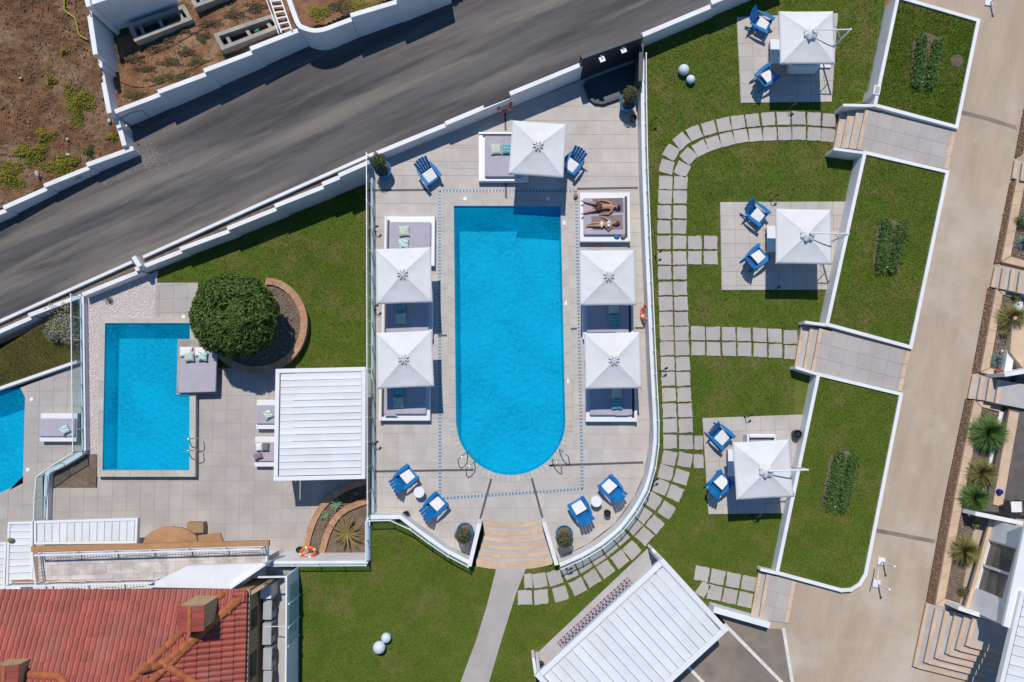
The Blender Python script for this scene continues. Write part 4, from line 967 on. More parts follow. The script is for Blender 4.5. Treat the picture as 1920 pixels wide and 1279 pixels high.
# ================================================================== SHOWER
t = thing('shower_corner', 'black granite shower corner with two square shower heads', 'shower', P(1150, 170, 0))
GZ = 2.05
a = P(1090, 107, GZ); b = P(1205, 66, GZ); d = Vector((b.x - a.x, b.y - a.y, 0)).normalized(); n = Vector((-d.y, d.x, 0)) * .10
bevel(MB().prism([a + n, a - n, b - n, b + n], z0=-.05).build('back_wall', M['granite'], t), .01)
base_dir = d
a2 = P(1203, 82, 1.45); b2 = P(1201, 152, 1.45); MB().prism([a2 + Vector((.09, 0, 0)), a2 - Vector((.09, 0, 0)), b2 - Vector((.09, 0, 0)), b2 + Vector((.09, 0, 0))], z0=-.05).build('side_wall', M['granite'], t)
tray = [(1096, 152), (1190, 117), (1192, 170), (1180, 178), (1128, 194), (1114, 192), (1104, 184)]
MB().prism([P(p[0], p[1], .02) for p in tray], .05).build('shower_floor', M['granite_dark'], t)
kp = [P(p[0], p[1], .16) for p in [(1190, 172), (1130, 193), (1116, 191), (1106, 183), (1096, 156)]]
bevel(ribbon(kp, .14, -.02).build('shower_kerb', M['granite'], t), .01)
for x, y in [(1129, 111), (1169, 94)]:
    q = P(x, y, 1.85); h = MB().box(q, (.23, .23, .02), .4).build('shower_head', M['white_clean'], t)
    MB().tube([q + Vector((0, 0, .02)), q + Vector((0, 0, .07)), q + Vector((-.10, .24, .07))], .014, 8).build('shower_arm', M['steel'], h)
    MB().box(q + Vector((.01, .03, .014)), (.045, .05, .02), .4).build('joint', M['black'], h)
# ================================================================== LOUVRED PERGOLAS
def pergola(label, cor, z, zg, nsl, frame, posts, m='louvre', pieces=None):
    """cor: A,B,C,D px of the roof corners; slats run A->B direction, stacked A->D"""
    A, B, C, D = [P(*c, z) for c in cor]
    t = thing('pergola', label, 'pergola', (A + C) / 2 - Vector((0, 0, z - zg)))
    def bil(u, v): return A.lerp(B, u).lerp(D.lerp(C, u), v)
    Lu = (B - A).length; Lv = (D - A).length; fu = frame / Lu; fv = frame / Lv
    def quad(u0, u1, v0, v1, dz, th, name, mm, e=0.0):
        pts = [bil(u0, v0), bil(u1, v0), bil(u1, v1), bil(u0, v1)]
        return MB().prism([p + Vector((0, 0, dz)) for p in pts], th).build(name, mm, t)
    bevel(quad(0, 1, 0, fv, .03, .24, 'frame_beam', M['white_clean']), .01); bevel(quad(0, 1, 1 - fv, 1, .03, .24, 'frame_beam', M['white_clean']), .01)
    bevel(quad(0, fu, fv + .0008, 1 - fv - .0008, .028, .24, 'frame_beam', M['white_clean']), .01); bevel(quad(1 - fu, 1, fv + .0008, 1 - fv - .0008, .028, .24, 'frame_beam', M['white_clean']), .01)
    v0, v1 = fv + .006, 1 - fv - .006
    for k in range(nsl):
        a = v0 + (v1 - v0) * k / nsl; b = v0 + (v1 - v0) * (k + 1) / nsl; g_ = .008 / Lv
        pts = [bil(fu + .012, a + g_), bil(1 - fu - .003, a + g_), bil(1 - fu - .003, b - g_), bil(fu + .012, b - g_)]
        # shallow pan with a raised far lip
        mb = MB(); vv = []; prof = [(0, .012), (.06, .0), (.5, -.006), (.9, .0), (1, .016)]
        for s, hz in prof: vv += [pts[0].lerp(pts[3], s) + Vector((0, 0, hz)), pts[1].lerp(pts[2], s) + Vector((0, 0, hz))]
        nn = len(prof); low = [v - Vector((0, 0, .03)) for v in vv]
        fs = [(2 * i, 2 * i + 1, 2 * i + 3, 2 * i + 2) for i in range(nn - 1)]
        mb.add(vv + low, fs + [tuple(i + 2 * nn for i in reversed(f)) for f in fs] + [(0, 2 * nn, 2 * nn + 1, 1), (2 * nn - 2, 2 * nn - 1, 4 * nn - 1, 4 * nn - 2), tuple(list(range(0, 2 * nn, 2)) + list(range(4 * nn - 2, 2 * nn - 1, -2))), tuple(list(range(1, 2 * nn, 2)) + list(range(4 * nn - 1, 2 * nn, -2)))])
        mb.build('louvre_slat', M[m], t)
    for u, v in posts:
        q = bil(u, v); MB().prism([q + Vector((x, y, -.2)) for x, y in ((-.06, -.06), (.06, -.06), (.06, .06), (-.06, .06))], z0=zg).build('post', M['white_clean'], t)
    return t
pergola('white louvred pergola roof beside the small pool terrace', [(517, 692), (686, 688), (685, 898), (513, 902)], 1.12, LT, 15, .17, [(.02, .02), (.02, .98), (.97, .03), (.97, .97)])
pergola('large white louvred carport roof set diagonally at the bottom edge', [(1243, 1046), (1366, 1181), (1126, 1402), (1003, 1267)], 3.1, LOW, 17, .20, [(.02, .02), (.97, .03), (.02, .98), (.97, .97)])
t = thing('carport_floor', None, None, P(1100, 1150, LOW)); t['kind'] = 'structure'
MB().prism([P(*p, LOW + .05) for p in [(998, 1234), (1216, 1027), (1238, 1048), (1330, 1150), (1230, 1300), (1120, 1400), (1010, 1275)]], .25).build('floor_slab', M['stair'], t)
# patterned tile band
a = P(1045, 1206, LOW + .06); b = P(1177, 1083, LOW + .06); d = (b - a); L = d.length; d.normalize(); n = Vector((d.y, -d.x, 0)); k = 21; cs = L / k
for i in range(k):
    for r in range(2):
        border = (r == 0) or i in (0, k - 1)
        c = a + d * (i + .5) * cs + n * (r * .9 + .28) * cs
        w_ = cs * .49; me_n = 'pattern_tile'
        if i == 0 and r == 0:
            PT = {}
        key = border
        if key not in PT:
            mb = MB().prism([d * w_ + n * w_ * .9, d * w_ - n * w_ * .9, -d * w_ - n * w_ * .9, -d * w_ + n * w_ * .9], .02); me = bpy.data.meshes.new('pattern_tile'); me.from_pydata([tuple(v) for v in mb.v], [], mb.f); me.materials.append(M['pattern_border' if border else 'pattern']); PT[key] = me
        link('pattern_tile', PT[key], None, t, False, c)
wall('carport_wing', 'white wing wall at the top corner of the carport', [(1223, 1030, 1244, 1052, LOW + 1.0)], .12, LOW - .1)
wall('carport_wing', 'white wing wall at the left corner of the carport', [(1000, 1234, 1005, 1268, LOW + 1.0)], .12, LOW - .1)
o = MB().lathe([(.13, 0), (.15, .05), (.17, .5), (.16, .52), (.14, .45)], 20, P(1014, 1245, LOW + .05)).build('bin', M['dark']); props(o, 'dark round bin in the carport corner', 'bin')
# ================================================================== FURNITURE
def rounded(name, c, sz, m, parent, r=.03, rot=None, seg=3):
    o = MB().box(c, sz, rot).build(name, m, parent); bevel(o, r, seg); return o
def pillow_mesh(name, w, d, h, m, parent=None):
    n = 10; vs_ = []; fs = []
    for sgn in (1, -1):
        for j in range(n + 1):
            for i in range(n + 1):
                u = 2 * i / n - 1; v = 2 * j / n - 1; k = (max(0, (1 - u ** 4) * (1 - v ** 4))) ** .5
                pin = 1 - .10 * (1 - abs(u)) * abs(v) ** 3 ; pin2 = 1 - .10 * (1 - abs(v)) * abs(u) ** 3
                vs_.append((u * w / 2 * pin2, v * d / 2 * pin, h / 2 + sgn * h / 2 * k + .008 * math.sin(5 * u + 3 * v)))
    N1 = (n + 1) ** 2
    for s in range(2):
        for j in range(n):
            for i in range(n):
                a = s * N1 + j * (n + 1) + i; f = (a, a + 1, a + n + 2, a + n + 1); fs.append(f if s == 0 else f[::-1])
    mb = MB().add(vs_, fs); o = mb.build(name, m, parent, True, False); return o
# --- adirondack chair, facing +X
def make_chair():
    t = thing('garden_chair', 'x', 'chair')
    for s in (-1, 1):
        MB().box((.34, s * .31, .27), (.10, .03, .54)).build('leg', M['blue'], t)
        MB().beam((.36, s * .285, .34), (-.52, s * .285, .05), .03, .12).build('leg', M['blue'], t)
        a = MB(); a.prism([(.42, s * .25, .56), (.44, s * .40, .56), (.05, s * .42, .56), (-.36, s * .36, .56), (-.36, s * .28, .56), (.0, s * .27, .56)], .026); bevel(a.build('armrest', M['blue'], t), .008)
    for k in range(6):
        x = .36 - k * .105; z = .365 - k * .022; MB().box((x, 0, z), (.09, .56, .022), Matrix.Rotation(.2, 3, 'Y')).build('seat_slat', M['blue'], t)
    tops = [.90, .97, 1.0, .97, .90]
    for k in range(5):
        y0 = (k - 2) * .108; y1 = (k - 2) * .136
        a0 = Vector((-.20, y0, .26)); a1 = Vector((-.20 - .42 * tops[k], y1, .26 + .70 * tops[k])); d = (a1 - a0).normalized(); nrm = Vector((.86, 0, .51)); w0, w1 = Vector((0, .046, 0)), Vector((0, .060, 0))
        mb = MB(); tk = nrm * .010
        vv = [a0 - w0 + tk, a0 + w0 + tk, a1 + w1 + tk - d * .03, a1 + tk, a1 - w1 + tk - d * .03]; mb.add(vv + [v - 2 * tk for v in vv], [(0, 1, 2, 3, 4), (9, 8, 7, 6, 5)] + [(i, i + 5, (i + 1) % 5 + 5, (i + 1) % 5) for i in range(5)]); mb.build('back_slat', M['blue'], t)
    MB().beam((-.385, -.33, .53), (-.385, .33, .53), .05, .05).build('back_rail', M['blue'], t); MB().beam((-.23, -.30, .25), (-.23, .30, .25), .04, .08).build('back_rail', M['blue'], t)
    rounded('seat_cushion', (.11, 0, .375), (.52, .52, .06), M['cushion'], t, .025, Matrix.Rotation(.18, 3, 'Y'))
    return t
chair0 = make_chair()
chairs = [(806, 331, 15, 20, 0, 'blue slatted garden chair between the blue pot and the upper daybed'), (1072, 312, -.6, .8, 0, 'blue slatted garden chair half under the upper deck parasol'),
    (1421, 52, .88, .47, 1, 'blue slatted chair nearest the road wall on the upper lawn pad'), (1430, 152, .8, -.6, 1, 'blue slatted chair facing up on the upper lawn pad'),
    (1412, 406, .77, .64, 1, 'blue slatted chair facing down on the middle lawn pad'), (1412, 486, .76, -.65, 1, 'blue slatted chair facing up on the middle lawn pad'),
    (1346, 817, .72, .69, 1, 'blue slatted chair facing down on the lower lawn pad'), (1344, 904, .69, -.73, 1, 'blue slatted chair facing up on the lower lawn pad'),
    (763, 893, .76, -.65, 0, 'blue slatted chair left of the round white table by the steps'), (818, 944, .7, -.7, 0, 'blue slatted chair right of the round table, beside the mosaic corner'),
    (1143, 912, -.67, -.74, 0, 'blue slatted chair against the curved right parapet'), (1086, 952, -.5, -.86, 0, 'blue slatted chair beside the black bin near the steps')]
for i, (x, y, dx, dy, lv, lab) in enumerate(chairs):
    c = chair0 if i == 0 else copy_tree(chair0)
    q = P(x, y, (z_lawn if lv else 0.0)); q.z += .012 + (.03 if lv else 0)
    place(c, q, math.atan2(-dy, dx), lab, 'blue garden chairs')
# --- lawn pads
padlab = ['upper', 'middle', 'lower']
for i, pp in enumerate(pad_px):
    t = thing('lounge_pad', None, None, P(pp[0][0], pp[0][1], z_lawn)); t['kind'] = 'structure'
    zf = off(z_lawn_lin, .012)
    MB().prism([P(*p, zf) for p in pp], .2).build('pad_bed', M['grout'], t)
    a = P(*pp[0], zf); b = P(*pp[1], zf); ang = math.atan2(b.y - a.y, b.x - a.x)
    tiles(t, [wpoly(pp, zf)], lambda x, y: z_lawn_lin(x, y) + .034, .60, (a.x, a.y), ang, M['tile'], gap=.009, thick=.03)
# --- parasols
def canopy(t, s, ze, za, bumps=0):
    from mathutils import noise as N
    for k in range(4):
        R = Matrix.Rotation(k * math.pi / 2, 3, 'Z'); n = 12; vs_ = []; fs = []
        for j in range(n + 1):
            m = max(j / n, .03)
            for i in range(n + 1):
                u = 2 * i / n - 1; h = za - (za - ze) * m - .035 * math.sin(math.pi * m) * (1 - u * u) * 1.2 + (.010 * N.noise(Vector((m * 5 + k * 9, u * m * 5, .3))))
                edge = 1 - .016 * (1 - u * u) * (m ** 4)
                vs_.append(R @ Vector((u * m * s / 2, m * s / 2 * edge, h)))
        for j in range(n):
            for i in range(n): a = j * (n + 1) + i; fs.append((a, a + 1, a + n + 2, a + n + 1))
        b = n * (n + 1); L = len(vs_)
        for i in range(n + 1): vs_.append(Vector(vs_[b + i]) - Vector((0, 0, .07)))
        for i in range(n): fs.append((b + i, b + i + 1, L + i + 1, L + i))
        o = MB().add(vs_, fs).build('canopy_panel', M['canvas'], t, True, False)
    rb = 0
    for k in range(8):
        a = k * math.pi / 4; L = s / 2 * (1.38 if k % 2 else .97)
        MB().tube([(0, 0, za - .07), (L * math.cos(a), L * math.sin(a), ze - .03)], .012, 6).build('rib', M['white_clean'], t)
def make_parasol():
    t = thing('parasol', 'x', 'parasol')
    rounded('base_plate', (0, 0, .05), (.55, .55, .08), M['white_clean'], t, .02)
    MB().tube([(0, 0, .05), (0, 0, 2.5)], .028, 12).build('pole', M['white_clean'], t, True)
    canopy(t, 2.27, 1.98, 2.44)
    v = MB()
    for k in range(8):
        a = k * math.pi / 4 + math.pi / 8; dx, dy = math.cos(a), math.sin(a)
        v = MB().tube([(dx * .03, dy * .03, 2.455), (dx * .11, dy * .11, 2.452), (dx * .18, dy * .18, 2.405), (dx * .22, dy * .22, 2.37)], [.018, .034, .036, .024], 8)
        v.build('vent_fold', M['fold'], t, True)
    MB().ball((0, 0, 2.48), .035, 12, 8).build('finial', M['white_clean'], t, True)
    return t
def lev(px, py, z): return P(px, py, z)
par0 = make_parasol()
for i, (x, y, r, lab) in enumerate([(1009, 272, -4, 'white square parasol shading the upper daybed and a blue chair'), (754, 513, 2, 'white square parasol, upper of two on the left of the pool'), (756, 673, 2.5, 'white square parasol, lower of two on the left of the pool'), (1142, 517, .5, 'white square parasol just below the sunbathing couple'), (1152, 675, 1, 'white square parasol, lower of two on the right of the pool')]):
    c = par0 if i == 0 else copy_tree(par0)
    q = P(x, y, 2.48); place(c, (q.x, q.y, .012), math.radians(r + 90 * [0, 1, 3, 2, 1][i]), lab, 'deck parasols')
def make_cantilever():
    t = thing('cantilever_parasol', 'x', 'parasol')
    canopy(t, 2.22, 2.02, 2.46)
    n = 14; mb = MB()
    vs_ = [(0, 0, 2.60)]; fs = []
    for ring, (r, z) in enumerate([(.10, 2.575), (.20, 2.52), (.27, 2.44)]):
        for k in range(n * 2):
            a = math.pi * k / n; w = 1 + .10 * (ring + 1) / 3 * math.cos(7 * a); vs_.append((r * w * math.cos(a), r * w * math.sin(a), z + .015 * math.cos(7 * a) * ring))
    for k in range(2 * n): fs.append((0, 1 + k, 1 + (k + 1) % (2 * n)))
    for ring in range(2):
        for k in range(2 * n): a = 1 + ring * 2 * n + k; b = 1 + ring * 2 * n + (k + 1) % (2 * n); fs.append((a, a + 2 * n, b + 2 * n, b))
    mb.add(vs_, fs); mb.build('vent_cap', M['canvas'], t, True, False)
    MB().tube([(.02, 0, 2.70), (1.05, -.02, 2.72), (1.46, -.02, 2.74)], .028, 8).build('arm', M['white_clean'], t)
    MB().tube([(0, 0, 2.5), (.02, 0, 2.72)], .025, 8).build('hub', M['white_clean'], t)
    MB().tube([(1.46, -.02, 2.78), (1.42, -.02, 1.2), (1.36, -.02, .05)], .036, 8).build('mast', M['white_clean'], t)
    MB().tube([(.95, -.02, 2.70), (1.40, -.02, 1.95)], .018, 8).build('strut', M['white_clean'], t)
    rounded('base_plate', (1.36, 0, .05), (.80, .80, .08), M['white_clean'], t, .02)
    MB().tube([(1.40, -.02, 1.25), (1.30, -.10, 1.25), (1.30, -.16, 1.18)], .012, 6).build('crank', M['dark'], t)
    return t
can0 = make_cantilever()
for i, (x, y, r, lab) in enumerate([(1519, 63, 0, 'white cantilever parasol over the upper lawn pad'), (1513, 440, -1, 'white cantilever parasol over the middle lawn pad'), (1436, 882, 3, 'white cantilever parasol over the lower lawn pad')]):
    c = can0 if i == 0 else copy_tree(can0)
    zl = P(x, y, off(z_lawn, 2.4)); place(c, (zl.x, zl.y, z_lawn(zl.x, zl.y) + .04), math.radians(r), lab, 'lawn parasols')
# --- daybeds (head towards +Y)
def make_bed(W=2.15, D=2.15):
    t = thing('daybed', 'x', 'daybed')
    rounded('frame', (0, 0, .16), (W, D, .30), M['white_clean'], t, .02)
    rounded('back_rail', (0, D / 2 - .045, .345), (W, .09, .07), M['white_clean'], t, .012)
    MB().box((0, D / 2 - .165, .313), (W * .84, .10, .012)).build('slot', M['black'], t)
    o = MB().box((0, -.03, .385), (W - .54, D - .36, .145)).build('mattress', M['mattress'], t); bevel(o, .05, 3)
    MB().beam((-(W - .6) / 2, .12, .457), ((W - .6) / 2, .12, .457), .006, .006).build('seam', M['mattress'], o)
    return t
bed0 = make_bed()
bedspec = [(944, 294, 0, 'white daybed with rumpled lilac mattress half under the upper parasol'), (768, 452, 90, 'white daybed above the upper left parasol'), (764, 590, 90, 'white daybed between the two left parasols'), (759, 741, 90, 'white daybed below the lower left parasol'), (1134, 407, -90, 'white daybed carrying the sunbathing couple'), (1140, 589, -90, 'white daybed between the two right parasols'), (1146, 743, -90, 'white daybed below the lower right parasol')]
beds_o = []
for i, (x, y, r, lab) in enumerate(bedspec):
    c = bed0 if i == 0 else copy_tree(bed0)
    q = P(x, y, .32); place(c, (q.x, q.y, .012), math.radians(r), lab, 'daybeds round the pool'); beds_o.append(c)
pil0 = {}
def pillow(x, y, z, rz, m, lab, w=.46, d=.46, tilt=0):
    key = (m, w, d)
    if key not in pil0:
        o = pillow_mesh('pillow', w, d, .16, M[m]); pil0[key] = o
    else: o = pil0[key].copy(); COL.objects.link(o)
    q = P(x, y, z); o.location = (q.x, q.y, z); o.rotation_euler = (tilt, 0, rz); return props(o, lab, 'pillow', 'scatter pillows')
BZ_ = .47
for x, y, rz, m, lab in [(930, 281, .05, 'sage', 'pale sage pillow on the rumpled upper daybed'), (952, 281, -.05, 'stripe', 'teal striped pillow beside the parasol edge on the upper daybed'), (758, 434, .08, 'sage', 'pale sage pillow on the daybed above the left parasol'), (757, 458, .02, 'watercolour', 'printed pillow meeting the edge of the upper left parasol'), (752, 573, 1.6, 'stripe', 'teal pillow just below the upper left parasol'), (752, 598, .05, 'sage', 'shaded sage pillow on the middle left daybed'), (748, 731, 1.6, 'stripe', 'teal pillow just under the lower left parasol'), (747, 755, .03, 'sage', 'shaded sage pillow on the lower left daybed'), (1150, 579, 0, 'sage', 'green pillow just below the upper right parasol'), (1151, 601, 0, 'stripe', 'blue green striped pillow on the middle right daybed'), (1156, 738, 0, 'sage', 'green pillow just below the lower right parasol'), (1156, 758, 0, 'stripe', 'blue green striped pillow on the lower right daybed')]:
    pillow(x, y, BZ_, rz, m, lab)
# folded towels on the shaded beds' corners
for x, y, rz, lab in [(729, 614, .3, 'lilac towel corner hanging on the middle left daybed'), (727, 772, .2, 'lilac towel corner folded over the lower left daybed'), (1172, 617, -.3, 'lilac towel corner on the middle right daybed'), (1172, 771, -.35, 'lilac towel corner on the lower right daybed')]:
    q = P(x, y, .475); s = 1 if x < 960 else -1
    o = MB().prism([q + Vector((-s * .12, .22, 0)), q + Vector((-s * .12, -.18, 0)), q + Vector((s * .42, -.18, 0))], .015).build('towel', M['mattress']); props(o, lab, 'towel')
# --- round tables, bins, small things
def round_table(x, y, lab):
    q = P(x, y, .012); t = thing('side_table', lab, 'table', q, 0, 'round side tables')
    MB().lathe([(.22, .42), (.23, .44), (.22, .46)], 28, q).build('table_top', M['white_clean'], t, False); MB().lathe([(.17, 0), (.17, .02), (.06, .05), (.06, .42)], 20, q).build('pedestal', M['white_clean'], t)
round_table(788, 921, 'small round white table between two blue chairs left of the steps'); round_table(1116, 938, 'small round white table between two blue chairs right of the steps')
for x, y, lab, sx, sy, z in [(1456, 105, 'white square low table left of the upper cantilever parasol', .62, 1.05, z_lawn), (1450, 452, 'white square low table left of the middle cantilever parasol', .62, 1.10, z_lawn), (1378, 866, 'white square low table left of the lower cantilever parasol', .62, 1.10, z_lawn)]:
    q = P(x, y, z) + Vector((0, 0, .04)); t = thing('low_table', lab, 'table', q, 0, 'low tables on the lawn pads')
    bevel(MB().box(q + Vector((.05, 0, .40)), (sx + .3, sy, .05)).build('table_top', M['white_clean'], t), .01)
    for a in (-1, 1):
        for b in (-1, 1): MB().box(q + Vector((.05 + a * (sx / 2 + .08), b * (sy / 2 - .06), .19)), (.06, .06, .37)).build('leg', M['white_clean'], t)
    o = MB().lathe([(.03, 0), (.05, .02), (.045, .09), (.03, .10)], 12, q + Vector((-.05, -.1, .425))).build('candle_holder', M['steel']); props(o, 'small metal candle holder on the ' + lab.split(' of the ')[1].split(' ')[0] + ' low table', 'candle holder')
for x, y, lab, r in [(1499, 128, 'white sofa mostly hidden under the upper cantilever parasol', 0), (1505, 470, 'white sofa hidden under the middle cantilever parasol', 0), (1420, 827, 'white sofa peeping out above the lower cantilever parasol', math.pi)]:
    q = P(x, y, z_lawn) + Vector((0, 0, .04)); t = thing('sofa', lab, 'sofa', (0, 0, 0), 0, 'sofas under the lawn parasols')
    rounded('seat', (0, .18, .2), (1.05, .72, .32), M['white_clean'], t, .04); rounded('backrest', (0, -.24, .36), (1.05, .16, .62), M['white_clean'], t, .05); rounded('cushion', (0, .18, .42), (.9, .62, .12), M['mattress'], t, .04)
    for a in (-1, 1): rounded('armrest', (a * .55, .1, .3), (.10, .80, .50), M['white_clean'], t, .03)
    place(t, q, r)
pillow(1505, 118, P(1505, 118, z_lawn).z + .53, .3, 'stripe', 'green printed pillow on the shaded sofa')
for x, y, z, r, h, lab in [(1137, 960, 0, .14, .36, 'black round bin between chair and parapet right of the steps'), (763, 962, 0, .13, .36, 'dark rounded bin at the bend of the left parapet'), (1186, 226, 0, .13, .34, 'dark round bin beside the upper right blue pot'), (1489, 813, z_lawn, .17, .40, 'black round bin beside the lower cantilever parasol'), (564, 1028, LT, .12, .35, 'black round bin beside the orange lifebuoy')]:
    q = P(x, y, z) + Vector((0, 0, .03)); t = thing('bin', lab, 'bin', q); MB().lathe([(r * .8, 0), (r * .95, h * .5), (r, h), (r * .9, h), (r * .8, h * .2)], 22, q).build('bin_body', M['dark'], t); MB().lathe([(r * .6, h - .02), (r * .6, h - .01)], 16, q).build('bin_lid', M['black'], t)
# --- blue planters with shrubs
def ball_leaves(c, r, n, sc=(1, 1, 1), shell=.35):
    d = rng.standard_normal((n, 3)); d /= np.linalg.norm(d, axis=1, keepdims=True)
    f = 1 + .10 * np.sin(d[:, 0] * 6 + d[:, 1] * 4) + .08 * np.sin(d[:, 2] * 7 + d[:, 0] * 3)
    rr = r * f * (1 - shell * rng.uniform(0, 1, n) ** 2)
    return d * rr[:, None] * np.array(sc) + np.array(c), d
for x, y, lx, ly, lab in [(718, 317, 709, 301, 'blue pot with round shrub where deck wall meets left fence'), (1177, 192, 1182, 176, 'blue pot with round shrub beside the black shower'), (872, 996, 868, 1004, 'blue pot with shrub left of the curved steps'), (1058, 1001, 1058, 1011, 'blue pot with shrub right of the curved steps')]:
    q = P(x, y, .62); q.z = .012; t = thing('potted_shrub', lab, 'potted plant', q, 0, 'blue pots on the deck')
    MB().lathe([(.22, 0), (.27, .12), (.34, .50), (.36, .62), (.34, .64), (.31, .62), (.28, .5)], 28, q).build('pot', M['blue_pot'], t, True)
    MB().lathe([(.28, .54), (.02, .56)], 20, q).build('soil', M['soil_bed'], t)
    zz = 1.18; c = P(lx, ly, zz)
    MB().tube([q + Vector((0, 0, .5)), Vector((q.x, q.y, .5)).lerp(c, .6)], .025, 8).build('stem', M['trunk'], t)
    pts, nr = ball_leaves(tuple(c), .32, 1700, (1, 1, 1.15), .6); leaves('crown', pts, nr, M['leaf_pot'], .025, .05, t, .45)
# --- clipped tree in its round planter
ring_c = [(498, 527), (520, 530), (545, 546), (563, 572), (570, 600), (566, 632), (552, 660), (528, 680), (498, 692), (465, 692), (435, 683), (412, 664)]
t = thing('tree_planter', 'round planter wall with terracotta coping under the clipped tree', 'planter', P(500, 610, LT))
rz_ = LT + .50
rpts = resample([P(*p, rz_) for p in smooth_line(ring_c, 4)], .33)
cen_r = P(490, 608, rz_)
ribbon([p - Vector((0, 0, .05)) for p in rpts], .20, LT - .1).build('planter_wall', M['concrete'], t)
for a, b in zip(rpts[:-1], rpts[1:]):
    d = (b - a) * .012; na = Vector((a.x - cen_r.x, a.y - cen_r.y, 0)).normalized() * .15; nb = Vector((b.x - cen_r.x, b.y - cen_r.y, 0)).normalized() * .15
    MB().prism([a + d + na, a + d - na, b - d - nb, b - d + nb], .05).build('coping_brick', M['terracotta'], t)
MB().prism([Vector((p.x, p.y, LT + .38)) for p in rpts], .3).build('planter_soil', M['soil_bed'], t)
x, y = scatter_px([(505, 535), (540, 552), (560, 590), (560, 630), (530, 668), (480, 680), (430, 665), (430, 560)], 2600); props(pebbles('planter_gravel', P_np(x, y, LT + .38), .015, .04, M['gravel']), 'brown gravel in the round tree planter', 'gravel', None, 'stuff')
fl = [(530, 600), (545, 598), (528, 620), (520, 640), (500, 668), (515, 672), (540, 645), (493, 672), (505, 655)]
for i, (x, y) in enumerate(fl):
    q = P(x, y, LT + .42); pts, nr = ball_leaves(tuple(q), .07, 40, (1, 1, .6), .8); o = leaves('marigold', pts, nr, M['leaf_yellow'], .02, .04); props(o, 'small orange flower in the shade of the clipped tree', 'flower', 'orange flowers under the clipped tree')
tc = P(440, 593, LT + 2.35); tb = P(452, 600, LT + .35)
t = thing('clipped_tree', 'dense round clipped green tree beside the small pool', 'tree', tb)
MB().tube([tb, tb.lerp(tc, .5), tc + Vector((0, 0, .3))], [.13, .10, .06], 10).build('trunk', M['trunk'], t)
lb = MB()
for k in range(9):
    a = k * .7; lb.tube([tb.lerp(tc, .5), tc + Vector((math.cos(a) * .9, math.sin(a) * .9, .3 + .3 * math.sin(k * 2)))], [.06, .025], 6)
lb.build('limbs', M['trunk'], t)
n = 34000; d = rng.standard_normal((n, 3)); d /= np.linalg.norm(d, axis=1, keepdims=True)
from mathutils import noise as MN
lum = np.array([MN.fractal(Vector((v[0] * 2.1, v[1] * 2.1, v[2] * 2.1 + 4)), 1., 2., 3) for v in d]); fin = np.array([MN.noise(Vector((v[0] * 7, v[1] * 7, v[2] * 7))) for v in d])
R = 1.70 * (1 + .14 * lum + .07 * fin) * (1 - .30 * rng.uniform(0, 1, n) ** 2)
hol = np.exp(-(((d[:, 0] + .10) / .15) ** 2 + ((d[:, 1] - .12) / .09) ** 2)) * (d[:, 2] > 0)
R *= 1 - .60 * hol * (rng.uniform(0, 1, n) > .12)
pts = d * R[:, None] * np.array([1.05, 1.0, .82]) + np.array(tc)
cr = leaves('crown', pts, d, M['leaf'], .035, .095, t, .45)
core = MB().ball(tc, 1.15, 24, 14, (1.05, 1, .7)).build('inner_crown', M['leaf'], t, True)
# --- curved planters by the cycad
t = thing('curved_planter', 'pair of curved terracotta planter walls below the pergola', 'planter', P(620, 960, LT))
for arc_, zz in [([(572, 1040), (578, 1005), (592, 968), (615, 938), (650, 915), (690, 902)], LT + .30), ([(602, 1042), (610, 1010), (625, 978), (648, 955), (690, 938)], LT + .48)]:
    rr = resample([P(*p, zz) for p in smooth_line(arc_, 4)], .33)
    ribbon([p - Vector((0, 0, .05)) for p in rr], .20, LT - .1).build('planter_wall', M['terracotta'], t)
    for a, b in zip(rr[:-1], rr[1:]):
        d = (b - a); nn = Vector((-d.y, d.x, 0)).normalized() * .13; d = d * .012
        MB().prism([a + d + nn, a + d - nn, b - d - nn, b - d + nn], .05).build('coping_brick', M['terracotta'], t)
MB().prism([P(*p, LT + .2) for p in [(575, 1042), (592, 970), (615, 940), (650, 918), (692, 905), (692, 940), (648, 957), (612, 1010), (604, 1042)]], .2).build('planter_soil', M['soil_bed'], t)
MB().prism([P(*p, LT + .36) for p in [(604, 1042), (612, 1010), (650, 957), (692, 940), (692, 1042)]], .35).build('planter_soil', M['soil_bed'], t)
x, y = scatter_px([(580, 1040), (595, 972), (618, 942), (690, 908), (690, 936), (645, 955), (602, 1040)], 1800); props(pebbles('planter_gravel', P_np(x, y, LT + .2), .015, .035, M['gravel']), 'brown gravel between the curved planter walls', 'gravel', None, 'stuff')
